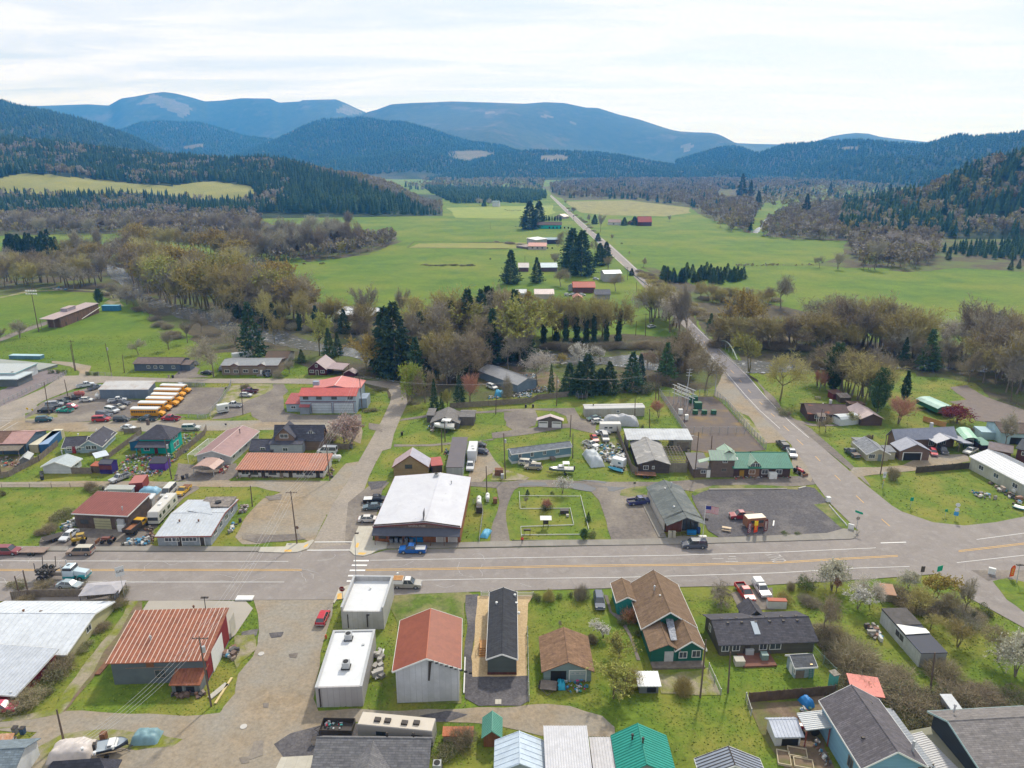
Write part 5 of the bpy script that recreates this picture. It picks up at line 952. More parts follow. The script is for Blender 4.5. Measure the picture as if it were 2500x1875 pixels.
container('shipping_container','long cream shipping container by blue one',*B0(292,418,378,418),B0(600,185,2.6),B0(285,340),(.52,.47,.33),(.62,.58,.45))
container('shipping_container','long blue shipping container with pale blue top',*B0(388,418,480,410),B0(703,188,2.6),B0(385,340),(.035,.12,.27),(.26,.36,.52))
container('shipping_container','rust-red container piled with scrap by alley',*B0(1255,800,1385,790),5,B0(1245,715),(.25,.05,.05),(.4,.15,.13))
container('shipping_container','bright blue container behind ball-field building',*C0(985,312,1150,312),2.6,C0(985,262),(.05,.22,.42),(.2,.45,.62))
hs('house','white house with dusty-pink metal gable roof and side trellis',*B1(130,520,450,530),B1(655,195,3.0),B1(118,440));pk=rf('metal',(.3,.18,.17),(.26,.155,.15));bk(wl('lap',(.55,.55,.54)),pk,rk='y',ri=1.5,ov=.4,fa_=TW_,ribm=col('ridge_pink',(.6,.48,.46)));wn('f',1.8,1.1,1.4,.9,TW_);wn('f',H.W*.6,1.1,1.4,.9);W=H.W
for q in rn(5):wn('r',1.5+q*4,1.1,1.2,1.1)
ve(H.W*.7,H.D*.7,4.2,'pipe',TD);m=MB()
for q in rn(14):m.q(-W/2-2.6,-W/2-.4,-H.D/2+q*.9,-H.D/2+q*.9+.08,2.5,2.6)
m.q(-W/2-2.7,-W/2-2.6,-H.D/2,-H.D/2+12,2.45,2.6)
for y in(0,6,12):m.q(-W/2-2.7,-W/2-2.6,-H.D/2+y,-H.D/2+y+.1,0,2.5)
m.g('trellis',TW_,H.o)
hs('carport','brownish-pink curved steel carport by alley',*B1(90,640,290,650),B1(375,500,2.3),B1(85,565));bk(None,rf('metal',(.4,.26,.22)),rk='gambrely',ri=.9,ov=.3,pst=MET)
hs('house','sprawling slate-grey house with gables, dormer and missing shingles',*B1(640,430,1150,430),B1(1350,260,3.0),B1(635,390));sg=rf('shingle',(.105,.105,.13),(.085,.085,.105));gl=wl('lap',(.4,.43,.48));W,D=H.W,H.D
bk(gl,sg,W=W*.42,D=D,rk='x',ri=2.0,ov=.4,fa_=None);bk(wl('lap',(.24,.17,.13)),sg,x0=W*.42,y0=D*.5,W=W*.9,D=D*.7,h=3.6,rk='x',ri=3.2,ov=.5);bk(gl,sg,x0=W*.38,y0=0,W=W*.6,D=D*.6,h=3.0,rk='shed',ri=.5,ov=.3);bk(wl('shingled_brown',(.22,.15,.11)),sg,x0=W*.45,y0=D*.3,W=W*.36,D=D*.9,h=4.6,rk='y',ri=2.6,ov=.4);bk(gl,sg,x0=W*1.0,y0=D*.62,W=W*.2,D=D*.3,h=4.9,rk='y',ri=1.1,ov=.2)
wn('f',W*.55,4.3,2.2,1.1,x0=0,y0=D*.3);wn('f',W*1.06,4.7,1.0,.9,x0=0,y0=D*.62);wn('f',W*.62,1.0,1.3,.9);wn('f',W*.2,1.0,1.2,1.0)
hs('motel','old single-storey motel with orange rust-striped roof and open porch',*B1(525,650,1345,658),B1(1400,440,3.0),B1(525,575));rr2=rf('rust',(.37,.15,.09),(.29,.14,.1));W,D=H.W,H.D;ww=wl('plain',(.52,.5,.48))
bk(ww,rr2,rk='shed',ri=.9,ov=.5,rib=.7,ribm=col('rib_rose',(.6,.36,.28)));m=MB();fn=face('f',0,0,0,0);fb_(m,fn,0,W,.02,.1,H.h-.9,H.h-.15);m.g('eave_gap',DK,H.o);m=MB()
for q in rn(22):fb_(m,fn,q*W/22,q*W/22+.1,.1,.2,H.h-.9,H.h-.05)
m.g('rafter_tails',RS,H.o)
for q in rn(9):
 u=W*(.03+q*.107)
 if q in(2,4,8,5):dr('f',u+.6,1.0,1.9,[TD,WG,TD][q%3])
 else:wn('f',u+.2,.8,1.9,1.1,TD if q%2 else TW_,1)
wn('r',1.5,1,1.6,1)
# --- 6 block right of the cross street
hs('barn','tan log-sided building with steep pink and grey metal roof',B2(440,640,0),B2(770,640,0),B2(825,415,4.6),B2(432,552));bk(wl('log',(.4,.31,.17),(.3,.22,.12)),rf('metal',(.46,.35,.36),(.4,.3,.31)),rk='y',ri=3.2,ov=.35,fa_=RS);wn('f',3.2,2.2,1.7,1.0,TD);m=MB();X=H.W/2;D=H.D;m.l([(.0,-D/2-.3,H.h+3.45),(X+.3,-D/2-.3,H.h+.12),(X+.3,D/2+.3,H.h+.12),(0,D/2+.3,H.h+3.45)],.04);m.g('grey_roof_side',rf('metal',(.38,.37,.43),(.32,.31,.36)),H.o)
hs('lean_to','red tin awning shed between log building and long trailer','shed',*B2(810,610,910,600),B2(928,460,2.4),B2(805,545));bk(rw,rf('metal',(.38,.08,.07)),rk='shed',ri=.5,ov=.2)
hs('mobile_home','long dark-roofed old trailer parked end-on by red awning','mobile home',B2(950,660,0),B2(1105,660,0),B2(1128,270,3.0),B2(945,560));bk(wl('rib',(.42,.45,.48)),rf('flat',(.125,.11,.12),(.1,.09,.1)),rk='flat',ov=.12)
hs('store','large white-roofed general store with dark awning and wooden front',*B2(260,1275,1082,1288),B2(1145,640,4.3),B2(258,1130));W,D=H.W,H.D;ws=M('wall_store_wood',(.34,.14,.065),(.22,.09,.045),s=1,ro=.85,sr=('X',.35,.5,.1));bk(ws,M('roof_white_worn',(.56,.565,.6),(.48,.48,.52),s=.25,c3=(.42,.42,.44),s3=.8,t3=.68,w3=.04,ro=.7,dist=1.0),rk='y',ri=1.1,ov=.25,t=.2,fa_=col('trim_maroon',(.16,.055,.05)),rdg=.6)
fn=face('f',0,0,0,0);m=MB().add([fn(-.1,.05,3.1),fn(W+.1,.05,3.1),fn(W+.1,.05,4.25),fn(W*.6,.05,5.3),fn(-.1,.05,4.25),fn(-.1,.0,3.1),fn(W+.1,.0,3.1),fn(W+.1,.0,4.25),fn(W*.6,.0,5.3),fn(-.1,.0,4.25)],[(0,1,2,3,4),(9,8,7,6,5),(0,5,6,1),(1,6,7,2),(4,9,5,0)]);m.g('gable_boards',M('boards_grey',(.2,.155,.13),(.12,.09,.08),s=1,sr=('X',.3,.5,.15)),H.o)
m=MB().l([fn(-.2,1.9,2.65),fn(W+.1,1.9,2.65),fn(W+.1,.06,3.6),fn(-.2,.06,3.6)],.12);m.g('awning',M('awning_slate',(.085,.09,.115),(.07,.075,.095),s=1),H.o)
for q in rn(2):m=dr('f',W*(.725+q*.14),W*.095,2.2,wl('plain',(.55,.52,.5)),frame=TW_,name='double_door')
op_('f',W*.17,W*.15,2.1,z=.1);wn('f',W*.05,.9,W*.08,1.2,TD);wn('f',W*.47,.9,W*.09,1.3,TD);wn('f',W*.36,1.0,W*.06,1.1,TD)
for q in rn(7):m=MB();x=-W/2+W*(.02+q*.16);m.q(x,x+.12,-D/2-1.85,-D/2-1.73,.25,2.6);m.g('post',M('post_brown',(.16,.08,.05)),H.o)
for q in rn(5):MB().q(*[v for v in(-W/2+W*.18+q*1.1,-W/2+W*.18+q*1.1+.7,-D/2-.9,-D/2-.4,.25,1.2+.2*(q%2))]).g('shelf_goods',[M('goods_mixed',(.3,.28,.34),(.06,.12,.14),s=3)],H.o)
tm('GENERAL STORE',.5,lambda x,y,z:fn(W*.5+x,.08+z,3.95+y),col('letter_tan',(.5,.42,.36)),H.o,.03,False);m=MB().q(1.9+-.06-W*.02,1.9+.06-W*.02,-D/2+.3,-D/2+.42,H.h+.9,H.h+3.6);m.q(1.7-W*.02,1.76-W*.02,-D/2+.3,-D/2+2.6,H.h+1.5,H.h+3.4);m.g('roof_sign',M('sign_back',(.16,.15,.15)),H.o)
for q in rn(1):ac(W*.56,D*.93,H.h+.9)
ve(W*.78,D*.8,H.h+.5,'pipe',MET)
hs('mobile_home','blue single-wide mobile home with grey roof and white skirting','mobile home',B2(1580,525),(1250+570*fb,1000+450*fb),B3(555,290,3.6),B2(1578,430));mb_=wl('lap',(.17,.29,.36));bk(mb_,rf('shingle',(.24,.26,.29)),z=.75,h=H.h-.75,rk='x',ri=.8,ov=.25,fa_=TW_);bk(wl('plain',(.6,.62,.64)),None,h=.75,rk='none',wname='skirting')
for u in(.11,.31,.52,.74):wn('f',H.W*u,1.6,.8,1.1)
wn('l',1.3,1.6,.8,1.1);m=MB().q(H.W*.13,H.W*.2,-H.D/2-1.6,-H.D/2,0,.8);m.g('porch_steps',WG,H.o)
for q in rn(5):ve(2+q*3.8,H.D*.62,H.h+.55,'box')
hs('garage','little two-door garage with white moss-streaked roof',*B3(248,172,485,178),B3(500,90,2.5),B3(240,100));bk(wl('plain',(.13,.11,.1)),M('roof_pale_streak',(.55,.47,.47),(.45,.36,.36),s=.6,c3=(.25,.12,.12),s3=.5,t3=.62,w3=.05),rk='y',ri=1.3,ov=.4)
for u in(.02,.56):d=dr('f',H.W*u+.1,H.W*.38,2.1,TW_,name='garage_door',grooves=0);op_('f',H.W*u+.3,H.W*.33,.3,z=1.5).location=(0,-.06,0)
hs('mobile_home','long white mobile home with stained flat roof, set across back lot','mobile home',*C3(900,1340,1472,1328),C3(1482,1200,3.2),C3(895,1258));bk(wl('plank',(.42,.41,.36),(.34,.33,.28)),rf('flat',(.5,.5,.49),(.42,.41,.4)),rk='x',ri=.25,ov=.1,fa_=TW_);ve(3,2,3.4,'cap',TD);wn('f',H.W*.53,1.5,.9,.7)
hs('workshop','old white-metal-roofed open shop, back one of junk compound',*B3(1110,400,1725,402),B3(1640,185,4.4),B3(1108,290));bk(wl('planky',(.3,.27,.24)),None,x0=0,W=.3,rk='none');bk(wl('plank',(.34,.31,.27)),None,x0=H.W*.72,W=H.W*.28,rk='none');bk(None,M('roof_white_patched',(.56,.58,.6),(.4,.41,.43),s=.3,c3=(.25,.25,.27),s3=.4,t3=.66,w3=.04),rk='shed',ri=.6,ov=.3,rib=.8);dr('f',H.W*.77,H.W*.19,2.8,WG,name='double_door')
hs('workshop','long weathered grey-roofed wood shop, front one of junk compound',*B3(1215,612,1515,615),B3(1430,300,3.0),B3(1210,525));bk(M('wall_dark_wood',(.1,.08,.07),(.06,.05,.045),s=1,sr=('Z',.3,.6,.15)),M('roof_grey_torn',(.3,.295,.29),(.22,.21,.2),s=.4,c3=(.42,.4,.38),s3=.5,t3=.6,w3=.05),rk='y',ri=1.3,ov=.3);wn('f',H.W*.17,1.1,1.2,1.0);wn('f',H.W*.45,1.3,.5,.7);m=MB()
W,D=H.W,H.D
for q in rn(9):m.q(W/2+.2,W/2+5,-D/2+1+q*1.3,-D/2+1.12+q*1.3,2.9,3.05)
for q in rn(6):m.q(W/2+.3+q*.9,W/2+.4+q*.9,-D/2+.9,-D/2+12,3.06,3.12)
m.g('bare_rafters',WG,H.o);bk(wl('plank',(.3,.27,.22)),None,x0=W,y0=.6,W=4.9,D=.15,h=2.8,rk='none',wname='yard_wall')
lg=M('wall_wood_slab',(.2,.15,.12),(.12,.09,.075),s=1,ro=.95,sr=('Z',.35,.45,.2));gr_=rf('metal',(.055,.22,.155),(.05,.19,.135))
hs('building','rustic wood building with dark green metal roof and small gabled dormer',*B4(555,655,1095,655),B4(1090,400,3.4),B4(553,555));W,D=H.W,H.D;bk(M('wall_dark_log',(.1,.06,.045),(.06,.035,.03),s=1,sr=('Z',.3,.5,.2)),gr_,rk='x',ri=1.9,ov=.6,rib=.45,ribm=gr_);bk(M('wall_gable_wood',(.26,.15,.09)),rf('metal',(.3,.42,.32)),x0=W*.27,y0=-.05,W=W*.18,D=D*.4,h=H.h+.6,rk='y',ri=1.3,ov=.35)
for u in(.27,.5,.75):wn('f',W*u,1.1,1.5,1.1)
for u in(.29,.37):wn('f',W*u,3.0,1.0,1.1,y0=-.05)
dr('f',W*.1,1.2,2.1,wl('plain',(.35,.2,.03)));m=MB().l([(-W/2+W*.08,-D/2+D*.24,H.h+1.1),(-W/2+W*.12,-D/2+D*.24,H.h+1.1),(-W/2+W*.12,-D/2+D*.33,H.h+1.45),(-W/2+W*.08,-D/2+D*.33,H.h+1.45)],.1);m.g('skylight',TW_,H.o);ve(W*.4,D*.6,H.h+1.6,'cap',TD)
hs('building','tall pale-green-roofed wood wing left of dormer building',*B4(330,655,552,655),B4(545,430,5.8),B4(335,480));pg=rf('metal',(.33,.44,.34),(.29,.39,.3));W,D=H.W,H.D;bk(lg,pg,rk='shed',ri=1.2,ov=.4,rib=.8,ribm=MET);wn('f',W*.5,4.3,1.1,.7);wn('f',W*.48,1.9,1.1,.7,WG);bk(lg,pg,x0=W*.5,y0=D-.3,W=W*.6,D=4,h=5.8,rk='y',ri=1.2,ov=.3);bk(None,pg,x0=-3.0,y0=.4,W=3.2,D=D*.8,h=4.0,rk='shedr',ri=.8,ov=.1)
hs('building','low dark-roofed wood shed wing with white door by tall pole',*B4(165,655,328,655),B4(200,430,3.0),B4(150,575));W,D=H.W,H.D;bk(lg,rf('flat',(.13,.12,.12),(.1,.09,.09)),rk='shed',ri=.8,ov=.3);dr('f',W*.78,1.0,2.2,TW_);wn('f',W*.45,1.3,1.2,.8);ve(W*.45,D*.6,H.h+.5,'pipe')
hs('post_office','low post office with mossy grey shingle roof, dark glazed gable front','building',*B3(1495,1235,1840,1225),B3(1545,745,3.2),B3(1470,1112));W,D=H.W,H.D
bk(wl('plain',(.5,.47,.42)),M('roof_post',(.165,.185,.18),(.12,.135,.135),s=.6,c3=(.24,.25,.24),s3=.25,t3=.6,w3=.1,br_=(.9,.28,.7)),y0=2.6,D=D-2.6,rk='y',ri=1.7,ov=.35,rdg=.5,fa_=None);bk(None,MC['roof_post'],y0=0,D=2.7,rk='y',ri=1.7,ov=.35)
m=MB();fn=face('f',0,0,0,0,y0=2.6);fb_(m,fn,.3,W*.48,.02,.3,.1,H.h);m.g('brick_wall',M('brick_red',(.22,.09,.065),(.16,.065,.05),s=2,br_=(.5,.2,.6)),H.o)
for q in rn(4):wn('f',W*(.52+q*.11),.3,W*.09,H.h+.2-q*.2,TD,0,y0=2.6)
dr('f',W*.0+.05,.3,H.h-.2,TD,y0=2.6)
for x,y in((.35,.3),(.4,.8)):ve(W*x,D*y,H.h+1.2,'cap',TW_)
ve(W*.62,D*.85,H.h+1.5,'pipe');m=MB().t((-W/2-1.4,-D/2+.2,1.0),(W*.2,-D/2-.2,1.0),.04);m.t((-W/2-1.4,-D/2+.2,.6),(W*.2,-D/2-.2,.6),.03)
for q in rn(6):m.t((-W/2-1.4+q*1.6,-D/2+.15-.07*q,0),(-W/2-1.4+q*1.6,-D/2+.15-.07*q,1.0),.03)
m.g('handrail',TD,H.o);m=MB().q(-W/2-1.9,-W/2-.1,-D/2,D/2-3,0,.3);m.g('ramp',cG,H.o)
# --- 7 right side houses
hs('cottage','small cream cottage with light grey gable roof by north road','house',*B5(455,495,660,497),B5(520,290,3.0),B5(440,425));cr=wl('lap',(.52,.48,.36));gr3=rf('shingle',(.31,.32,.34));bk(cr,gr3,rk='y',ri=1.5,ov=.4,fa_=TW_);wn('f',.5,.9,1.6,1.1,TW_,2);dr('f',3.0,1.0,2.0,col('door_bluegrey',(.16,.2,.2)));wn('l',2.6,1.1,1.3,1.0);ve(H.W*.7,H.D*.8,4.0,'pipe',TD);bk(cr,gr3,x0=H.W,y0=1.0,W=2.3,D=3.5,h=2.3,rk='shed',ri=.4,ov=.2);bk(cr,gr3,x0=H.W*.1,y0=H.D-.2,W=H.W*.5,D=3.2,h=2.6,rk='shed',ri=-.3,ov=.2)
bh=wl('lap',(.2,.135,.105));lv_=rf('metal',(.3,.31,.37),(.27,.28,.33));hs('house','large brown house with lavender-grey roofs and open garage',*B5(770,490,1050,492),B5(935,330,3.0),B5(762,395));W,D=H.W,H.D;bk(bh,lv_,rk='y',ri=1.9,ov=.4,fa_=None);op_('f',W*.12,W*.6,2.3);m=MB();fn=face('f',0,0,0,0);fb_(m,fn,W*.09,W*.12,.0,.06,0,2.45);fb_(m,fn,W*.72,W*.75,.0,.06,0,2.45);fb_(m,fn,W*.12,W*.72,.0,.06,2.3,2.45);m.g('door_trim',TW_,H.o)
hs('house','long brown house wing with lavender-grey roof and white-framed windows',*B5(1040,370,1250,360),B5(1230,215,3.6),B5(1035,290));W,D=H.W,H.D;bk(bh,lv_,x0=-W*1.5,y0=0,W=W*2.7,D=D*1.25,rk='x',ri=2.0,ov=.5,h=3.4);wn('f',.3,.8,1.6,1.8,TW_,2);bk(None,lv_,x0=0,y0=-3.5,W=W*1.05,D=4.5,h=3.1,rk='y',ri=1.2,ov=.5,pst=WG);bk(None,lv_,x0=W*1.0,y0=-3.8,W=W*.6,D=6,h=2.8,rk='shedr',ri=-.5,ov=.2,pst=WG);wn('f',W*.45,1.0,2.4,1.1,TW_,3);ve(W*.3,D*.9,5.6,'chim',MET)
hs('rv_shelter','pale green curved steel shelter open at front, motorhome inside','shelter',*B5(1385,370,1535,385),B5(1395,165,3.7),B5(1375,290));W,D=H.W,H.D;gm_=rf('metal',(.42,.66,.5),(.37,.59,.45));bk(None,gm_,rk='gambrely',ri=.9,ov=.15,rib=1.0,pst=TD,t=.1);bk(wl('planky',(.32,.52,.4)),None,x0=0,W=.1,h=1.5,z=H.h-1.5,rk='none')
hs('carport','dark green low roof shed at right of steel shelter','shed',*B5(1560,400,1650,400),5,B5(1540,345));bk(wl('plank',(.1,.06,.05)),rf('metal',(.1,.25,.19)),rk='shed',ri=.3,ov=.3)
hs('building','long cream metal building with pale ribbed roof at right edge',*B5(1440,570,2020,885),10,B5(1455,455));bk(wl('rib',(.52,.52,.44)),rf('metal',(.47,.5,.57)),rk='x',ri=1.6,ov=.3,rib=.6,ribm=MET,fa_=TW_)
for u in(3.2,8.2,14.2):wn('f',u,1.5,1.5,1.1,TW_,1)
m=MB();fn=face('f',0,0,0,0);fb_(m,fn,14.6,15.6,.0,.4,.4,1.1);m.g('air_conditioner',TW_,H.o)
hs('house','brown-red house with mottled roof behind cream building',B5(1620,480,0),B5(1830,520,0),6,3.2);bk(wl('lap',(.14,.075,.06)),M('roof_mottle2',(.24,.2,.2),(.17,.14,.13),s=.6),rk='x',ri=1.0,ov=.4)
hs('house','dark maroon two-storey house with white window at right edge',B5(1880,520,0),B5(2100,580,0),8,4.6);bk(wl('lap',(.12,.05,.045)),rf('shingle',(.12,.13,.14)),rk='x',ri=1.6,ov=.4);wn('f',1.2,3.0,1.4,.9)
hs('house','light aqua-blue building with brown roof at right edge',*B5(1740,330,2050,345),9,B5(1740,220));bk(wl('plain',(.42,.56,.62)),rf('shingle',(.17,.13,.11)),rk='x',ri=1.5,ov=.4);op_('f',2.6,5,2.2);bk(wl('plain',(.42,.56,.62)),None,x0=-4,y0=3,W=4,D=5,h=2.4,rk='none')
hs('house','dark brown ramshackle house with rust-patched roof east of road',*C4(1470,1375,1750,1385),C4(1895,1225,2.7),C4(1465,1300));W,D=H.W,H.D;bk(wl('lap',(.1,.06,.045)),M('roof_brown_rust',(.115,.075,.07),(.08,.055,.05),s=.5,c3=(.3,.1,.05),s3=.3,t3=.64,w3=.04),rk='x',ri=1.7,ov=.5,W=W*1.35);wn('f',2,1,1.4,1.2,TW_);bk(None,WG,x0=2.5,y0=-2.0,W=2.2,D=2,h=2.3,rk='shed',ri=.4,ov=.2,pst=TW_);ve(W*.9,D*.6,4.4,'chim');ve(W*.65,D*.6,4.2,'box',TW_)
hs('greenhouse','white plastic-covered greenhouse tunnel in front of brown house',*C5(200,1425,385,1405),4.2,C5(200,1365));bk(None,M('plastic_white',(.55,.58,.6),(.48,.5,.52),s=1),rk='gambrel',ri=.8,ov=.0);bk(MC['plastic_white'],None,rk='none',h=H.h)
hs('barn','brown shed with broad dusty-pink metal gable roof',*C5(395,1420,600,1420),C5(620,1350,3.0),C5(395,1350));bk(wl('lap',(.12,.075,.06)),rf('metal',(.46,.36,.35)),rk='y',ri=1.6,ov=.5,x0=0,y0=0,D=10)
hs('shed','little red board shed behind dark brown house',*C5(130,1168,215,1162),3,C5(120,1115));bk(wl('plank',(.22,.05,.045)),rf('flat',(.18,.1,.08)),rk='shed',ri=.3)
hs('shed','open shed with white-patched roof behind dark brown house',*C5(200,1200,300,1200),3.5,C5(195,1150));bk(rw,M('roof_patch_w',(.5,.45,.4),(.2,.13,.1),s=1),rk='shed',ri=.4,ov=.2)
hs('shed','brown tin-roofed lean shed left of pink-roofed barn',*C5(290,1270,430,1275),4,C5(280,1210));bk(rw,rf('rust',(.22,.13,.09),(.14,.09,.07)),rk='shed',ri=-.4,ov=.3)
hs('carport','dark green metal carport with light green roof by maroon tree',*C5(1130,1330,1290,1320),C5(1090,1135,3.4),C5(1140,1255));bk(wl('planky',(.06,.22,.15)),rf('metal',(.3,.48,.42)),rk='gambrely',ri=.7,ov=.2,z=1.2,h=H.h-1.2,pst=TD)
# --- 8 school side and north street
hs('dugout_building','brown block concession building with low pale roof and raised box','building',*C0(590,475,960,330),6.5,C0(595,378));W,D=H.W,H.D;pr=rf('metal',(.4,.31,.3),(.35,.27,.26));bk(wl('block',(.2,.12,.09)),pr,x0=W*.02,W=W*.98,rk='shed',ri=.4,ov=.3,t=.2);bk(None,pr,x0=-5,W=5.3,D=D,rk='shed',ri=.4,ov=.2,pst=WG,t=.2);bk(wl('plain',(.33,.3,.34)),pr,x0=W*.34,y0=D*.45,W=W*.22,D=D*.5,h=H.h+2.0,rk='flat',ov=.1);dr('f',W*.12,1,2,TD);dr('f',W*.4,1,2,TD);m=MB();fn=face('f',0,0,0,0);m.t(fn(W*.5,.4,.5),fn(W,.9,3.2),.15);m.g('ramp_rail',TW_,H.o)
hs('portable_classroom','long grey-green portable building inside school yard','building',*C0(-200,850,385,905),C0(490,770,3.3),C0(380,830));bk(wl('plank',(.3,.33,.3)),rf('flat',(.3,.32,.29)),rk='flat',ov=.1);wn('f',H.W*.82,1.3,1.2,.8,TD);wn('f',H.W*.7,1.3,1.2,.8,TD)
hs('school_building','white school building with flat roof, cut by left edge','building',*C0(-250,1010,160,1010),C0(165,830,3.6),C0(160,915));bk(wl('plain',(.5,.54,.56)),rf('flat',(.42,.45,.45)),rk='flat',ov=.3,fa_=col('fascia_teal2',(.2,.4,.42)));
hs('covered_walk','low white-roofed covered entrance with open posts at school','building',*C0(-150,1060,140,1060),C0(290,905,3.0),C0(120,990));bk(wl('plain',(.13,.15,.16)),rf('metal',(.5,.56,.58)),rk='flat',ov=.6,t=.35,y0=2,D=H.D-2);ac(H.W*.55,H.D*.7,H.h+.3)
hs('container_building','slim long building with light blue roof behind portable classroom','building',*C0(90,775,390,780),2.6,C0(85,745));bk(wl('rib',(.12,.25,.33)),rf('metal',(.4,.58,.64)),rk='flat',ov=.05)
hs('house','slate-blue manufactured house with brown shingle roof by field',*C0(1300,890,1745,893),C0(1790,770,2.9),C0(1290,820));bk(wl('lap',(.11,.14,.19)),rf('shingle',(.22,.17,.155)),rk='x',ri=1.3,ov=.4);W,D=H.W,H.D
for u in(.28,.43,.56,.82):wn('f',W*u,1.1,1.1,1.0)
bk(wl('lap',(.11,.14,.19)),rf('shingle',(.22,.17,.155)),x0=W,y0=.4,W=3.6,D=4,h=2.5,rk='shed',ri=.7,ov=.3)
for q in rn(5):ve(2+q*3.3,D*.65,3.8,'box',TD)
hs('bus_garage','blue-grey shed with white rust-stained metal roof by buses','garage',*C0(972,1160,1440,1160),C0(1505,1005,4.2),C0(968,1070));bk(wl('rib',(.17,.22,.28)),M('roof_white_stain',(.55,.54,.53),(.46,.45,.45),s=.3,c3=(.42,.33,.27),s3=.25,t3=.6,w3=.08),rk='shed',ri=1.2,ov=.3,rib=.6)
hs('house','tan ranch house with grey roof and two small gables on street',*C1(565,930,1105,928),C1(1130,785,3.1),C1(558,840));W,D=H.W,H.D;tn=wl('lap',(.28,.22,.17));gy=rf('metal',(.27,.28,.29));bk(tn,gy,rk='x',ri=1.1,ov=.4,fa_=col('trim_redbrown',(.15,.07,.05)))
for u in(.17,.65):bk(tn,gy,x0=W*u,y0=-.4,W=W*.14,D=3,h=H.h,rk='y',ri=.8,ov=.2,fa_=col('trim_redbrown',(.15,.07,.05)))
for u in(.05,.38,.56,.78):wn('f',W*u,1.0,1.8,1.1)
wn('f',W*.22,1.0,1.7,1.1,y0=-.4);dr('f',W*.685,1.0,2.1,TW_,y0=-.4);m=MB().q(-W/2+W*.64,-W/2+W*.76,-D/2-1.9,-D/2-.4,0,.4);m.g('porch_steps',cG,H.o)
hs('shed','old shed with moss-brown roof behind tan ranch house',C1(985,830,0),C1(1195,830,0),C1(1205,705,2.9),C1(980,765));bk(wl('plain',(.36,.34,.33)),M('roof_moss_brown',(.12,.075,.055),(.09,.07,.05),s=.6),rk='x',ri=1.5,ov=.3)
hs('house','dark maroon cottage with pinkish-grey metal gable roof',*C1(1395,930,1570,935),C1(1570,800,3.0),C1(1390,870));W,D=H.W,H.D;mr_=wl('lap',(.1,.025,.035));rp=rf('metal',(.34,.26,.27),(.3,.23,.24));bk(mr_,rp,rk='y',ri=2.8,ov=.4,D=D*1.1,fa_=None);bk(None,rp,x0=W,y0=.5,W=W*.85,D=D*.9,h=2.6,rk='shedr',ri=-.3,ov=.3,pst=mr_)
wn('f',W*.1,1.0,1.5,1.0);wn('f',W*.68,1.0,1.5,1.0);wn('f',W*.42,3.3,.8,1.0);dr('f',W*.43,.9,2.0,TD,frame=TW_)
hs('shed','little maroon garden shed with row of white squares',*C1(1735,940,1845,945),3.5,C1(1730,915));bk(mr_,rp,rk='y',ri=1.2,ov=.2)
rd=rf('metal',(.5,.115,.1),(.45,.1,.085));fw=wl('lap',(.36,.44,.52));hs('fire_hall','two-storey pale blue fire hall with red metal roofs and two big bay doors','building',*C1(1325,1300,1860,1300),C1(1890,1020,6.4),C1(1318,1130));W,D=H.W,H.D
bk(fw,rd,rk='x',ri=1.3,ov=.4,D=8,rib=.5,ribm=rd);bk(fw,rf('metal',(.56,.19,.17)),y0=8,D=D*.9,x0=W*.1,W=W*.86,rk='y',ri=1.6,ov=.4,h=H.h-.6,ribm=TW_)
for u in(.2,.595):dr('f',W*u,W*.355,3.6,wl('plain',(.5,.55,.6)),frame=M('trim_maroon2',(.14,.03,.05)),name='bay_door',grooves=3)
for u in(.06,.3,.57,.86):wn('f',W*u,H.h-1.2,1.6,.8,TD)
m=MB();fn=face('f',0,0,0,0);fb_(m,fn,0,W,.0,.05,4.0,4.2);m.g('trim_band',MC['trim_maroon2'],H.o);m=MB().q(-W/2+W*.13,-W/2+W*.24,2,3.2,H.h+1.0,H.h+2.4);m.g('cupola',fw,H.o)
bk(fw,rf('metal',(.34,.1,.1)),x0=-5.2,y0=1.5,W=5.1,D=7,h=2.8,rk='shed',ri=1.2,ov=.3,rib=.5,ribm=rd);bk(wl('plain',(.25,.28,.32)),rf('metal',(.34,.1,.1)),x0=0,y0=-1.2,W=W*.17,D=1.2,h=2.6,rk='shed',ri=.4,ov=.2);wn('f',-3.6,1.2,1.4,.8,y0=1.5)
bk(wl('plain',(.3,.36,.45)),None,x0=W,y0=5,W=2.5,D=6,h=3.5,rk='none')
hs('barn','white metal-roofed pole barn in field behind ivy trees',*C1(1700,400,1880,410),C1(1960,250,3.0),C1(1590,345));W,D=H.W,H.D;wr=rf('metal',(.74,.75,.77));bk(wl('plank',(.16,.13,.12)),wr,x0=-3,W=W+10,rk='shed',ri=.8,ov=.4,D=6,h=3.0);bk(wl('plank',(.16,.13,.12)),wr,x0=-2,y0=6.0,W=W+12,D=6,h=4.2,rk='x',ri=1.2,ov=.4)
hs('building','long narrow grey metal roof running diagonally behind wood',*C2(1460,960,1720,1060),9,C2(1430,880));W,D=H.W,H.D;bk(wl('plain',(.18,.24,.29)),rf('metal',(.33,.33,.34),(.28,.28,.29)),W=W*1.4,rk='x',ri=1.6,ov=.4,h=3.0,rib=.9);
hs('cottage','small grey cottage with layered grey roofs behind big boat','house',*C2(1000,1445,1265,1450),C2(1280,1370,2.8),C2(1000,1390));W,D=H.W,H.D;gd=rf('shingle',(.24,.225,.215));bk(wl('lap',(.15,.145,.14)),gd,rk='y',ri=1.9,ov=.4,D=9);bk(wl('plank',(.17,.15,.14)),gd,x0=W,y0=3,W=4.4,D=6,h=2.9,rk='x',ri=.5,ov=.3);bk(wl('lap',(.12,.115,.11)),gd,x0=-2.2,y0=5,W=2.2,D=5,h=2.4,rk='shed',ri=.5,ov=.2)
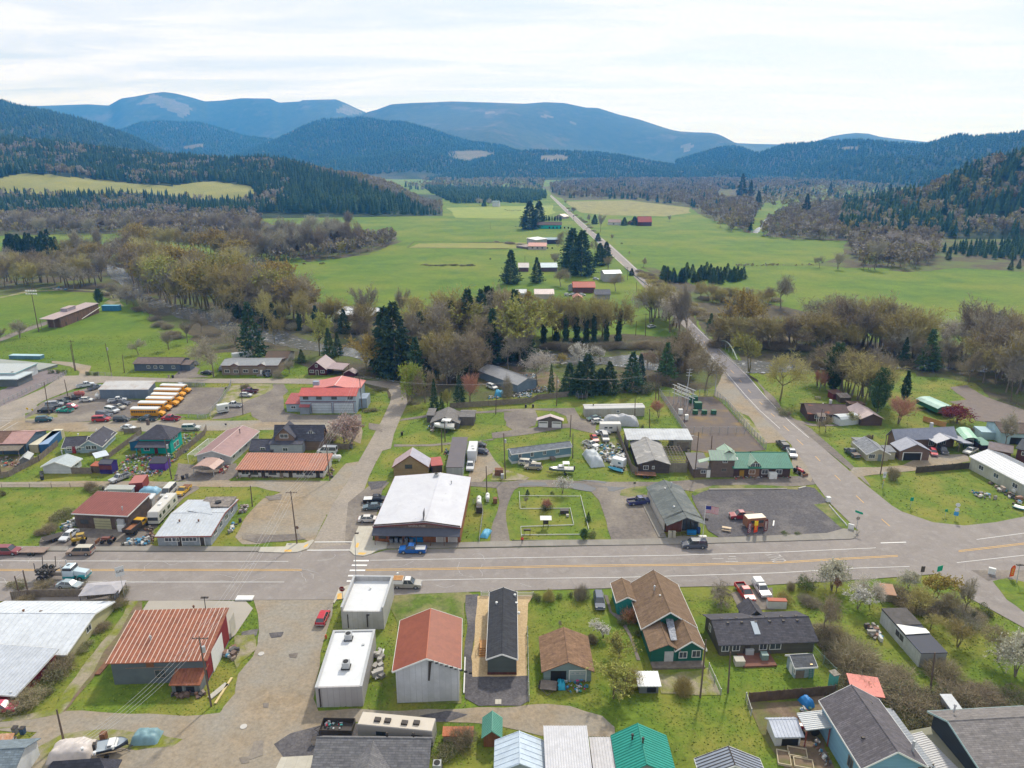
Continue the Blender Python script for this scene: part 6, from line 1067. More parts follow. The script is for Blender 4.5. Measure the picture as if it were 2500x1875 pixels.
# --- 9 far farms
def far(name,lb,A,B,D,h,wm,rm,ri=2,rk='x',cat='barn',**k):
 hs(name,lb,cat,A,B,D,h);bk(wm,rm,rk=rk,ri=ri,ov=.5,t=.25,**k);return H
far('barn','big red-roofed barn alone far right of road',*D4(1805,405,1950,405),14,5,wl('plain',(.1,.05,.05)),rf('metal',(.36,.075,.06)),6)
far('barn','long bright teal barn with dark roof left of far road',*D4(715,435,975,437),11,4.5,wl('plain',(.03,.42,.36)),rf('shingle',(.17,.13,.12)),3)
for q in rn(6):op_('f',14+q*4.6,1.6,2.2,z=.3)
far('house','far white cottage with pinkish roofs among blossom, right of road',*D4(1480,395,1610,398),12,3.5,wl('plain',(.6,.6,.58)),rf('shingle',(.45,.33,.3)),3,cat='house');op_('f',6,2,1.5,z=.8)
far('shed','tiny brown-roofed shed left of red barn',*D4(1690,388,1735,390),8,2.6,wl('plain',(.2,.1,.08)),rf('shingle',(.25,.14,.1)),2,'y',cat='shed')
far('barn','low barn with salmon roof and white walls in far farm',*D4(620,662,810,664),15,3.2,wl('plain',(.5,.47,.42)),rf('metal',(.52,.25,.2)),2.4);
for q in rn(5):op_('f',3+q*4.6,1.6,1.2,z=1.2)
far('barn','white sloped roof barn just behind salmon-roofed barn',*D4(700,615,820,600),12,5,wl('plain',(.4,.4,.4)),rf('metal',(.7,.7,.7)),1,'shed')
far('barn','long dark open cattle shed with blue-grey roof in far farm',*D4(640,600,955,598),9,4,wl('plain',(.05,.05,.06)),rf('metal',(.18,.27,.33)),1,'shed')
far('corral','grey-brown corral sheds by far farm',*D4(490,640,610,655),14,1.6,wl('plain',(.2,.16,.14)),M('corral_top',(.3,.25,.22)),.3,'shed')
far('house','house with pale pink roof between giant conifer and its neighbour',*D4(515,900,620,900),12,3.2,wl('plain',(.14,.08,.07)),rf('metal',(.55,.5,.48)),2.4,cat='house')
far('house','long house with light blue-white roof in far farm yard',*D4(760,900,930,898),12,3.2,wl('plain',(.14,.1,.09)),rf('metal',(.5,.6,.64)),2.4,cat='house')
far('barn','white-roofed grey barn near far road',*D4(1440,1010,1620,1005),10,5.5,wl('plain',(.38,.37,.36)),rf('metal',(.7,.72,.76)),1.6,rib=1.2)
far('barn','bright orange-red roofed long barn in far farm',*D4(1105,1130,1335,1130),10,3.6,wl('plain',(.14,.07,.06)),rf('metal',(.42,.075,.04)),2.6,rib=1.5)
far('shed','tiny blue-grey shed at left end of orange-red barn',*D4(1050,1105,1098,1108),6,3,wl('plain',(.35,.38,.4)),rf('metal',(.35,.4,.43)),1.2,'y',cat='shed')
far('house','dark grey roofed house by near farm yard',*D4(1340,1200,1500,1200),9,3,wl('plain',(.35,.33,.3)),rf('shingle',(.18,.18,.2)),2,cat='house')
far('house','white and pink roofed house seen through golden trees',*D4(690,1195,890,1195),10,3,wl('plain',(.5,.45,.42)),rf('metal',(.66,.55,.52)),2,cat='house')
far('shed','white shed roof seen through golden trees, left one',*D4(490,1185,595,1185),8,3,wl('plain',(.5,.5,.5)),rf('metal',(.6,.62,.64)),1.5,cat='shed')
far('shed','small red-roofed shed behind ivy trees',*D4(1110,1230,1200,1230),7,2.6,wl('plain',(.3,.2,.18)),rf('metal',(.42,.16,.14)),1.4,'y',cat='shed')
far('house','distant tiny white farmhouse by two round pale trees',*D4(228,197,298,198),12,7,wl('plain',(.6,.62,.65)),rf('shingle',(.3,.38,.36)),3,cat='house')
far('building','light tan roofed building behind row of thin trees',*D4(910,325,1000,330),14,3,wl('plain',(.4,.35,.3)),rf('metal',(.52,.42,.36)),3,'y',cat='building')
far('barn','distant white barn in far pale field',*D1(1590,755,1665,755),14,7,wl('plain',(.5,.5,.5)),rf('metal',(.75,.75,.75)),3)
far('barn','distant dark barn in far pale field',*D1(1555,750,1580,750),14,8,wl('plain',(.08,.1,.12)),rf('metal',(.1,.13,.16)),4)
ORD='first second third fourth fifth sixth seventh eighth ninth tenth eleventh twelfth thirteenth fourteenth fifteenth sixteenth seventeenth eighteenth nineteenth twentieth'.split()
# ---- vehicles
CG=M('car_glass',(.035,.045,.055),(.05,.06,.07),s=1,ro=.08,spec=.9)
RIM=col('rim_grey',(.35,.35,.36),ro=.35);HL=col('lamp_clear',(.75,.75,.72),ro=.2);TLm=col('lamp_red',(.4,.02,.02),ro=.3)
PC={}
def pn(c):
 k='paint_%02d_%02d_%02d'%tuple(int(x*99)for x in c)
 if k not in PC:
  m=M(k,c,tuple(x*.93 for x in c),s=1,ro=.32,spec=.5);PC[k]=m
 return PC[k]
def wheelmesh(r,w):
 m=MB().t((0,-w/2,0),(0,w/2,0),r,n=14,m=0);m.t((0,-w/2-.01,0),(0,w/2+.01,0),r*.58,n=10,m=1);return m.mesh('wheel',[RUB,RIM])
WM={}
def side(P0,hw,b=.06,m=None,mats=0):
 mb=m or MB();mb.prism(P0,-hw,hw,'y',mats);return mb
def frust(mb,x0,x1,hw,z0,X0,X1,HW,z1,m=0):
 mb.add([(x0,-hw,z0),(x1,-hw,z0),(x1,hw,z0),(x0,hw,z0),(X0,-HW,z1),(X1,-HW,z1),(X1,HW,z1),(X0,HW,z1)],[(0,3,2,1),(4,5,6,7),(0,1,5,4),(1,2,6,5),(2,3,7,6),(3,0,4,7)],m)
def arch(x,r,z=.32,n=5):return[(x-r*cos(pi*i/n),z+r*sin(pi*i/n))for i in rn(n+1)]
CARS={'sedan':(4.75,1.8,.33,(1.45,-1.35),[(2.37,.45),(2.33,.68),(1.3,.93),(-1.75,.98),(-2.3,.92),(-2.37,.5)],(1.15,-1.85,.45,-1.15,.95,1.43,.86,.62)),'hatch':(4.2,1.76,.32,(1.3,-1.2),[(2.08,.45),(2.03,.72),(1.2,.95),(-1.9,1.0),(-2.08,.9),(-2.1,.5)],(1.1,-2.0,.4,-1.6,.96,1.5,.84,.62)),'suv':(4.75,1.9,.37,(1.45,-1.4),[(2.36,.5),(2.33,.85),(1.35,1.05),(-2.3,1.1),(-2.37,.55)],(1.3,-2.32,.6,-2.1,1.05,1.72,.9,.7)),'bigsuv':(5.3,2.0,.4,(1.65,-1.6),[(2.63,.5),(2.6,.95),(1.5,1.12),(-2.6,1.15),(-2.65,.55)],(1.4,-2.6,.75,-2.5,1.12,1.85,.95,.78)),'van':(5.5,2.0,.36,(1.75,-1.7),[(2.73,.45),(2.7,.95),(2.05,1.1),(-2.72,1.15),(-2.75,.5)],(2.0,-2.72,1.2,-2.68,1.1,2.15,.97,.85)),'pickup':(5.75,2.0,.4,(1.85,-1.75),[(2.86,.5),(2.84,.95),(1.75,1.1),(-.55,1.13)],(1.55,-.65,.85,-.4,1.1,1.82,.93,.74)),'oldpickup':(5.3,1.95,.37,(1.7,-1.6),[(2.63,.45),(2.6,.9),(1.3,1.0),(-.2,1.02)],(1.15,-.3,.6,-.1,1.0,1.68,.9,.72))}
def car(kind,c,rear,front,lb,name=None,cat=None,gp=None,z=None,roofc=None,bed=None,shell=None,rack=None,nowheel=False,hood=None):
 L_,W,wr,wb,prof,cab=CARS[kind];a,b=G(rear),G(front);d=(b-a);rz=atan2(d.y,d.x);p=(a+b)/2
 nm=name or{'sedan':'parked_car','hatch':'parked_car','suv':'suv','bigsuv':'suv','van':'van','pickup':'pickup_truck','oldpickup':'pickup_truck'}[kind]
 r=em(nm,(p.x,p.y,.13 if z is None else z),rz,lb,cat or{'sedan':'car','hatch':'car','suv':'suv','bigsuv':'suv','van':'van'}.get(kind,'pickup truck'),gp)
 pt=pn(c);hw=W/2;isp='pickup'in kind;tail=-L_/2
 key=('body',kind,pt.name,hood)
 if key not in WM:
  bot=[];ar=wr+.07;z0=.3
  bot=arch(wb[1],ar,z0)+arch(wb[0],ar,z0)if not isp else arch(wb[0],ar,z0)
  if isp:P0=[(-.55,z0)]+bot+[(prof[0][0],z0)]+prof
  else:P0=[(tail,z0)]+bot+[(prof[0][0],z0)]+prof
  m=MB();side(P0,hw,m=m)
  if isp:
   zt=prof[-1][1];P1=[(tail,z0)]+arch(wb[1],ar,z0)+[(-.6,z0),(-.6,.75),(tail,.75)];side(P1,hw,m=m);m.q(tail,-.6,-hw,-hw+.08,.75,zt);m.q(tail,-.6,hw-.08,hw,.75,zt);m.q(tail,tail+.08,-hw+.08,hw-.08,.75,zt);m.q(tail+.1,-.62,-hw+.09,hw-.09,.76,.8,1)
  x0,x1,X0,X1,z1,z2,h1,h2=cab
  frust(m,X1+.0,X0+.0,h2,z2,X1+.08,X0-.1,h2-.06,z2+.05)
  for f in(0,.48,1):
   for s in(-1,1):
    xa=x1+(x0-x1)*f;xb=X1+(X0-X1)*f;w_=.05;m.add([(xa-w_,s*(h1+.012),z1),(xa+w_,s*(h1+.012),z1),(xb+w_,s*(h2+.012),z2),(xb-w_,s*(h2+.012),z2),(xa-w_,s*(h1-.05),z1),(xa+w_,s*(h1-.05),z1),(xb+w_,s*(h2-.05),z2),(xb-w_,s*(h2-.05),z2)],[(0,1,2,3),(7,6,5,4),(0,4,5,1),(1,5,6,2),(2,6,7,3),(3,7,4,0)])
  m.q(L_/2-.02,L_/2+.07,-hw+.08,hw-.08,.38,.58,2);m.q(tail-.07,tail+.02,-hw+.08,hw-.08,.38,.58,2)
  WM[key]=m.mesh('body',[pt,DK,col('bumper_grey',(.3,.3,.31),ro=.4)])
  if('g',kind)not in WM:
   g=MB();frust(g,x1+.03,x0-.03,h1,z1,X1+.03,X0-.03,h2,z2);WM[('g',kind)]=g.mesh('window',CG)
   WM[('w',kind)]=wheelmesh(wr,.24)
   h=MB();h.q(-.03,.03,-.17,.17,-.08,.08);WM[('h',0)]=h.mesh('headlight',HL);h=MB();h.q(-.03,.03,-.08,.08,-.16,.16);WM[('t',0)]=h.mesh('tail_light',TLm)
 def inst(n,me,l=(0,0,0)):
  o=bpy.data.objects.new(n,me);C.objects.link(o);o.parent=r;o.location=l;return o
 o=inst('body',WM[key]);bv=o.modifiers.new('b','BEVEL');bv.width=.07;bv.segments=2;bv.limit_method='ANGLE';bv.angle_limit=R(35)
 inst('window',WM[('g',kind)])
 if not nowheel:
  for x in wb:
   for s in(-1,1):inst('wheel',WM[('w',kind)],(x,s*(hw-.13),wr))
 for s in(-1,1):inst('headlight',WM[('h',0)],(L_/2+.0,s*(hw-.25),.74 if kind in('sedan','hatch')else .85));inst('tail_light',WM[('t',0)],(tail-.0,s*(hw-.14),.82 if kind in('sedan','hatch')else .92))
 x0,x1,X0,X1,z1,z2,h1,h2=cab
 if roofc:MB().q(X1+.1,X0-.12,-h2+.05,h2-.05,z2+.05,z2+.08).g('roof',pn(roofc),r)
 if bed:MB().q(tail+.12,-.65,-hw+.1,hw-.1,.8,1.1 if bed!='box'else 1.0).g('bed_load',bed if not isinstance(bed,str)else WG,r)
 if shell:m=MB();frust(m,tail+.03,-.6,hw-.02,1.13,tail+.15,-.62,hw-.16,1.75);m.g('canopy',shell,r)
 if rack:
  m=MB()
  for q in rn(4):m.q(-2.6,-.7,-.7+q*.42,-.4+q*.42,1.85,1.93)
  m.g('lumber_rack',rack,r)
 return r
WHT=(.68,.68,.68);BLK=(.02,.02,.025);SIL=(.4,.41,.42);GRY=(.14,.145,.155)
K=car
K('pickup',(.01,.1,.36),*B2(755,1378,492,1378),'bright blue crew-cab pickup parked at kerb before store',bed=col('toolbox',(.5,.5,.5)))
K('bigsuv',(.09,.1,.13),*B4(282,1330,68,1330),'dark grey SUV parked at kerb before post office')
K('bigsuv',(.3,.22,.17),*B0(925,1395,640,1398),'old tan two-tone SUV parked on highway shoulder',roofc=(.5,.46,.38))
K('bigsuv',(.24,.06,.07),*B0(-40,1395,195,1392),'maroon and silver old SUV at left frame edge')
K('sedan',(.36,.42,.45),*A0(470,190,668,205),'silver station wagon behind bramble-covered fence')
K('pickup',(.36,.34,.31),*A1(1525,192,1752,195),'tan work pickup with white canopy and lumber on its roof rack',shell=TW_,rack=WOODN,roofc=WHT)
K('hatch',(.45,.02,.035),*A1(930,530,985,405),'red hatchback parked alone on gravel street')
K('sedan',(.5,.06,.11),*A0(-60,1200,95,1190),'pink-red old sports car at bottom left edge')
K('pickup',BLK,*B2(145,898,380,888),'black pickup with white toolbox, rear one by store',bed=TW_)
K('sedan',(.12,.17,.2),*B2(325,955,155,965),'dark teal-grey sedan between black pickup and white sedan')
K('sedan',(.62,.6,.58),*B2(105,1082,290,1078),'pearl white sedan near corner by store')
K('suv',(.022,.045,.1),*A2(1525,270,1545,400),'dark blue wagon on lawn by garden path')
K('pickup',(.48,.02,.03),*A3(1010,200,1100,325),'bright red pickup nosed in by grey-roofed house')
K('oldpickup',(.66,.66,.67),*A3(1140,165,1235,300),'white pickup with long white canopy by red pickup',shell=TW_)
K('pickup',(.045,.055,.17),*B3(1120,920,1325,900),'dark blue pickup parked left of post office')
K('pickup',(.28,.035,.045),*B4(765,1050,505,1050),'maroon pickup in dark gravel lot by food trailer',bed=TD)
K('pickup',(.06,.065,.07),*B4(1060,395,995,330),'dark SUV-like pickup behind white one at green-roofed building',shell=pn((.07,.07,.08)))
K('pickup',(.6,.62,.66),*B4(1090,400,1140,485),'white pickup nosing toward camera at green-roofed building')
K('pickup',(.05,.07,.075),*B5(375,485,255,395),'dark green pickup by cream cottage',bed='wood')
K('hatch',(.5,.02,.04),*B5(1080,400,1115,470),'small red car parked by brown garage')
K('suv',(.1,.1,.11),*B5(1160,390,1210,440),'dark vehicle under lavender carport roof')
K('oldpickup',(.6,.6,.58),*B5(1500,400,1410,440),'white flatbed truck before steel RV shelter')
K('suv',(.6,.57,.48),*B3(80,530,215,545),'cream SUV by blue mobile home')
K('suv',(.34,.31,.25),*B3(280,580,130,570),'tan-gold SUV in front of cream SUV')
K('pickup',(.6,.62,.64),*B2(1190,505,1170,625),'white pickup hitched to white fifth-wheel camper')
K('sedan',(.04,.045,.05),*B2(1320,365,1185,360),'black sedan, rear of two by camper')
K('sedan',(.06,.065,.1),*B2(1320,430,1230,420),'navy sedan, front of two by camper')
K('van',(.66,.67,.68),*B1(1480,425,1285,420),'white work van with ladder rack at street corner')
K('bigsuv',(.5,.51,.5),*B0(1775,200,1920,195),'silver SUV parked right of turquoise house')
K('sedan',(.62,.64,.66),*B0(1180,185,1305,200),'white sedan half hidden behind light-blue house')
K('pickup',(.34,.025,.05),*C0(1740,1372,1560,1365),'crimson pickup parked on street near buses')
K('pickup',(.03,.07,.09),*C0(1508,1372,1350,1370),'dark teal pickup left of crimson one')
K('suv',(.03,.035,.035),*C0(1108,1378,1245,1378),'black hatch-back SUV on street, left of teal pickup')
K('bigsuv',(.42,.04,.05),*C0(905,1380,1060,1375),'bright red SUV at lot edge on street')
K('suv',(.03,.1,.13),*C0(335,1385,525,1370),'dark teal hatchback alone at lot corner')
K('bigsuv',(.1,.11,.14),*C0(920,1325,1100,1345),'dark SUV with white tail just behind red SUV')
K('bigsuv',(.62,.64,.66),*C0(1010,1275,1160,1305),'white SUV, middle of parking row left of buses')
K('oldpickup',(.42,.39,.33),*C0(1065,1250,1225,1265),'beige old pickup in row left of buses')
K('pickup',(.1,.11,.14),*C0(1085,1210,1270,1225),'dark grey pickup in row left of buses')
K('pickup',(.62,.64,.66),*C0(1050,1200,1220,1185),'white pickup, rearmost of row left of buses')
K('hatch',(.58,.58,.56),*C0(770,1190,905,1185),'off-white car in middle of left lot')
K('pickup',(.6,.64,.68),*C0(745,1060,910,1030),'silver-blue pickup at top of left lot')
K('oldpickup',(.16,.18,.22),*C0(880,1080,965,1055),'grey van-like truck near bus garage corner')
K('oldpickup',(.02,.05,.045),*C0(520,1205,690,1210),'dark green truck in left lot cluster')
K('oldpickup',(.03,.03,.035),*C0(640,1180,770,1160),'black pickup behind dark green truck')
K('bigsuv',(.32,.34,.38),*C0(475,1240,585,1230),'silver-dark SUV in left lot cluster')
K('oldpickup',(.02,.3,.23),*C0(725,1290,540,1285),'bright green pickup in left lot')
K('hatch',(.45,.1,.14),*C0(650,1250,740,1255),'small pinkish-red car behind bright green pickup')
K('bigsuv',(.02,.025,.03),*C0(525,1290,385,1290),'black SUV by bright green pickup')
K('hatch',(.64,.66,.68),*C0(1690,1040,1828,1060),'white minivan at top of bus lot')
K('hatch',(.5,.51,.5),*C1(730,1140,855,1142),'silver sedan on grass by chain-link fence')
K('pickup',(.12,.03,.06),*C1(910,1105,755,1100),'dark maroon pickup behind silver sedan')
K('pickup',(.62,.63,.64),*C1(752,1240,605,1235),'white extended-cab pickup near street pole')
K('sedan',(.02,.025,.03),*C1(465,925,368,920),'black sports car under big rounded tree')
K('suv',(.03,.04,.05),*C1(965,925,1015,955),'dark car parked at tan house porch')
K('sedan',(.05,.05,.055),*C1(265,805,340,850),'camouflage dark car by slate-blue house drive')
K('sedan',(.07,.07,.08),*C1(550,900,560,870),'dark car nosed in at left end of tan house')
K('suv',(.62,.62,.6),*C2(1545,1045,1625,1075),'white wagon in wooded junk yard',z=.05)
K('sedan',(.1,.17,.17),*C3(1050,1355,925,1375),'dark teal sedan by long white mobile home')
K('hatch',(.6,.6,.6),*C3(980,1400,1075,1390),'white van-like car by tarp-covered RV')
K('sedan',(.45,.04,.04),*C3(970,1530,1015,1595),'red car in junk compound row')
K('bigsuv',(.48,.47,.46),*C3(1080,1510,1110,1600),'pinkish-silver van in junk compound row')
K('sedan',(.56,.56,.55),*C3(1015,1510,1130,1500),'white sedan at head of junk compound row')
K('oldpickup',(.62,.62,.6),*C3(905,1600,1010,1640),'white pickup at left of junk compound')
K('van',(.6,.59,.55),*B0(1690,760,1570,880),'long white van behind motorhome')
K('oldpickup',(.55,.33,.03),*B0(1820,760,1720,850),'yellow wrecked truck with burnt bed near shop',bed=RS)
K('sedan',(.64,.65,.67),*B0(740,1185,600,1290),'white old sedan in repair shop yard')
K('oldpickup',(.45,.46,.47),*B0(1215,660,1105,705),'white pickup bed parked on alley by junk',z=.2)
K('sedan',(.6,.62,.6),*C3(1520,478,1565,470),'tiny white car on meadow across river')
for i,(x,y)in en(((1040,1160),(1105,1160),(1200,1160))):K('hatch',(.6,.62,.63),D4(x-12,y),D4(x+14,y),ORD[i]+' white car from left behind ivy trees')
K('hatch',(.05,.05,.06),*D4(1105,305,1112,300),'tiny dark car driving on far road')
K('hatch',(.55,.57,.6),*D4(1310,985,1385,990),'white vehicle parked by white-roofed far barn')
YB=(.72,.33,.02);byel=pn(YB)
def bus(rear,front,lb,L_=10.6):
 a,b=G(rear),G(front);d=b-a;p=(a+b)/2;r=em('school_bus',(p.x,p.y,.12),atan2(d.y,d.x),lb,'bus','yellow school buses parked side by side')
 if'bus'not in WM:
  m=MB().q(-5.3,3.6,-1.22,1.22,.55,1.55);m.q(-5.3,3.6,-1.2,1.2,1.55,2.35);m.q(-5.3,3.6,-1.22,1.22,2.35,2.75);side([(3.6,.55),(5.1,.55),(5.2,1.1),(4.9,1.5),(3.6,1.75)],1.0,m=m)
  m.q(-5.32,3.62,-1.235,1.235,1.25,1.32,1);m.q(-5.32,3.62,-1.235,1.235,.85,.9,1);m.q(5.1,5.3,-1.1,1.1,.5,.75,1);WM['bus']=m.mesh('body',[byel,RUB])
  m=MB();
  for q in rn(11):m.q(-5.0+q*.74,-5.0+q*.74+.58,-1.23,1.23,1.62,2.28)
  m.add([(3.61,-1.05,1.8),(3.61,1.05,1.8),(3.61,1.05,2.5),(3.61,-1.05,2.5)],[(0,1,2,3)]);m.q(3.6,3.63,-1.05,1.05,1.8,2.5);WM['busw']=m.mesh('window',CG)
  m=MB().prism([(-1.22,2.75),(1.22,2.75),(1.1,3.0),(.7,3.12),(-.7,3.12),(-1.1,3.0)],-5.3,3.6,'x');WM['busr']=m.mesh('roof',TW_);WM['buswh']=wheelmesh(.5,.3)
  h=MB();h.t((0,0,0),(.06,0,0),.12,n=8);WM['bush']=h.mesh('headlight',HL)
 for n,k in(('body','bus'),('window','busw'),('roof','busr')):o=bpy.data.objects.new(n,WM[k]);C.objects.link(o);o.parent=r
 for x in(3.9,-3.0):
  for s in(-1,1):o=bpy.data.objects.new('wheel',WM['buswh']);C.objects.link(o);o.parent=r;o.location=(x,s*1.0,.5)
 for s in(-1,1):o=bpy.data.objects.new('headlight',WM['bush']);C.objects.link(o);o.parent=r;o.location=(5.1,s*.75,1.2)
for a,b,t in((*C0(1245,1330,1635,1332),'front school bus of row, near street'),(*C0(1325,1270,1690,1275),'second school bus from front of row'),(*C0(1400,1225,1760,1232),'third school bus from front of row'),(*C0(1445,1185,1805,1195),'fourth school bus from front of row'),(*C0(1500,1140,1800,1145),'fifth school bus, last full-size one of row'),(*C0(1610,1100,1800,1105),'rearmost, half hidden school bus of row')):bus(a,b,t)
def rig(name,lb,cat,rear,front,L_,W,H_,c,windows=(),sr=None,roofc=None,wheels=(.28,-.25),tongue=0,z=.12,slope=0,units=()):
 a,b=G(rear),G(front);d=b-a;p=(a+b)/2;r=em(name,(p.x,p.y,z),atan2(d.y,d.x),lb,cat);h=L_/2;m=MB();side([(-h,.45),(h,.45),(h+.05,H_*.45),(h-slope,H_),(-h+.1,H_)],W/2,m=m)
 if sr:m.q(-h-.01,h-.3,-W/2-.012,W/2+.012,.9,1.15,1)
 o=m.g('body',[pn(c),pn(sr or c)],r,bevel=.06);MB().q(-h+.15,h-slope-.1,-W/2+.08,W/2-.08,H_,H_+.05).g('roof',pn(roofc or c),r)
 if windows:
  m=MB()
  for(x,w,z0,z1)in windows:m.q(x,x+w,-W/2-.02,W/2+.02,z0,z1)
  m.g('window',CG,r)
 if slope:m=MB().q(h-.02,h+.07,-W/2+.15,W/2-.15,1.3,2.1);m.g('windscreen',CG,r)
 for x in wheels:
  for s in(-1,1):m=MB().t((x*L_,s*(W/2-.28),.42),(x*L_,s*(W/2-.02),.42),.42,n=12);m.t((x*L_,s*(W/2-.28),.42),(x*L_,s*(W/2),.42),.22,n=8,m=1);m.g('wheel',[RUB,RIM],r)
 if tongue:m=MB().t((h,-.5,.5),(h+tongue,0,.5),.05);m.t((h,.5,.5),(h+tongue,0,.5),.05);m.g('tow_bar',TD,r)
 for x,y in units:m=MB().q(x-.45,x+.45,y-.35,y+.35,H_,H_+.35);m.g('roof_unit',TD if c[0]<.55 or roofc else TW_,r)
 return r
rig('motorhome','white motorhome with big windscreen parked by peeled-roof shop','motorhome',*B0(1670,925,1490,1120),10.5,2.5,3.2,(.58,.56,.52),[(-4,1.1,1.6,2.4),(-1,1.3,1.6,2.4),(1.6,1.2,1.6,2.4),(3.6,1.0,1.5,2.4)],(.2,.2,.22),slope=.5,units=((1,0),(-2.6,0)))
rig('camper_trailer','long beige-roofed travel trailer behind grey shingled house','camper trailer',*A1(1850,1455,1285,1400),11,2.5,3.1,(.36,.34,.32),[(-4,1.6,1.5,2.2),(1,1.8,1.5,2.2)],(.1,.09,.09),roofc=(.56,.5,.42),wheels=(-.05,-.13),units=((2.8,.2),(1.3,.2),(-2.9,.1),(-1.2,.3)))
rig('camper_trailer','white fifth-wheel camper hitched to white pickup','camper trailer',*B2(1210,420,1195,500),7.5,2.5,3.3,(.64,.65,.66),[(-2,1,1.6,2.2)],wheels=(-.1,),units=((0,0),(1.8,.3)))
rig('camper_trailer','cream camper with two-pane window by grey tarp','camper trailer',*C3(1210,1480,1075,1480),6.5,2.4,2.9,(.6,.59,.56),[(-.5,1.0,1.5,2.0),(1.0,.9,1.5,2.0)],wheels=(-.1,))
rig('camper_trailer','white cab-over camper in centre of junk compound','camper trailer',*B3(1060,560,1000,545),3.6,2.2,2.4,(.62,.63,.65),[(-1,.8,1.3,1.8)],wheels=(0,))
rig('food_trailer','small wooden-sided food trailer with cream roof behind feather flags','food trailer',*B4(815,1130,690,1140),4.6,2.2,2.7,(.26,.12,.07),[(-1.6,1.3,1.5,2.2),(.2,1.3,1.5,2.2)],roofc=(.62,.52,.38),wheels=(-.05,),tongue=1.0,z=.14)
rig('box_truck','little white box truck standing by street entrance','truck',*C1(545,1300,600,1290),3.6,2.0,2.9,(.62,.64,.62),[(.6,.8,1.4,2.1)],(.05,.05,.05),wheels=(.3,-.3))
rig('motorhome','white motorhome behind tan ranch house','motorhome',*C1(830,770,690,790),8,2.4,3.0,(.62,.63,.65),[(0,1.2,1.5,2.2)])
rig('motorhome','dark-windowed motorhome inside green steel shelter','motorhome',*B5(1400,280,1430,350),8,2.4,3.0,(.3,.34,.32),[(2,1.4,1.4,2.4)],slope=.3)
def tarp(name,lb,a,b,h,c,wd,cat='tarp-covered vehicle',se=1):
 p,q=G(a),G(b);d=q-p;L_=d.length;mid=(p+q)/2;g=random.Random(se);V=[];F=[];nx,ny=16,10
 for i in rn(nx+1):
  for j in rn(ny+1):
   u=i/nx*2-1;v=j/ny*2-1;e=max(0,(1-abs(u)**4)*(1-abs(v)**3.2));k=mn.noise(Ve((u*2.2,v*3,se)))*.32+mn.noise(Ve((u*7,v*6,se)))*.12
   V.append((u*L_/2*(1+.05*k),v*wd/2*(1+.08*k),max(.0,h*e**.55*(.86+k))if e>0 else 0))
 for i in rn(nx):
  for j in rn(ny):F.append((i*(ny+1)+j,(i+1)*(ny+1)+j,(i+1)*(ny+1)+j+1,i*(ny+1)+j+1))
 o=nm_(name,V,F,[M('tarp_%d'%int(sum(c)*100),c,tuple(x*.8 for x in c),s=1.2,ro=.5)],smo=True);o.location=(mid.x,mid.y,.1);o.rotation_euler=(0,0,atan2(d.y,d.x));return tag(o,lb,cat)
tarp('covered_car','car shape under crumpled dusty-blue tarp on verge',*A0(1080,1430,1300,1420),1.5,(.2,.33,.37),2.6,se=2)
tarp('covered_motorhome','big motorhome wrapped in silver-grey tarp behind compound',*C3(1070,1395,1420,1410),3.4,(.42,.43,.45),4.4,se=3)
tarp('covered_boat','humped silver and white tarp over boat in compound',*B3(740,430,830,560),2.8,(.46,.5,.53),4.0,'tarp-covered boat',4)
tarp('covered_trailer','long cream tarp draped over load at bottom left',*A0(410,1560,770,1520),1.9,(.62,.56,.53),3.6,'tarp-covered load',5)
tarp('tarp_pile','crumpled bright blue tarp heap on grass by lane',*B2(1290,1200,1365,1210),.9,(.1,.36,.55),3.6,'tarp',6)
tarp('tarp_canopy','sagging bright blue canopy in wooded junk yard',*C2(1610,1130,1700,1130),2.2,(.05,.3,.5),4,'tarp',7)
tarp('tarp_pile','blue and white tarps over pile behind steel sheds',*B0(1350,800,1540,800),1.6,(.25,.45,.6),3,'tarp',8)
tarp('tarp_pile','shiny blue tarp bundle before open garage door',*A2(1195,1000,1262,1000),1.1,(.03,.33,.48),1.9,'tarp',9)
tarp('tarp_pile','blue tarp over boxes by blue house porch roof',*A4(190,1150,260,1130),1.3,(.03,.2,.5),2.2,'tarp',10)
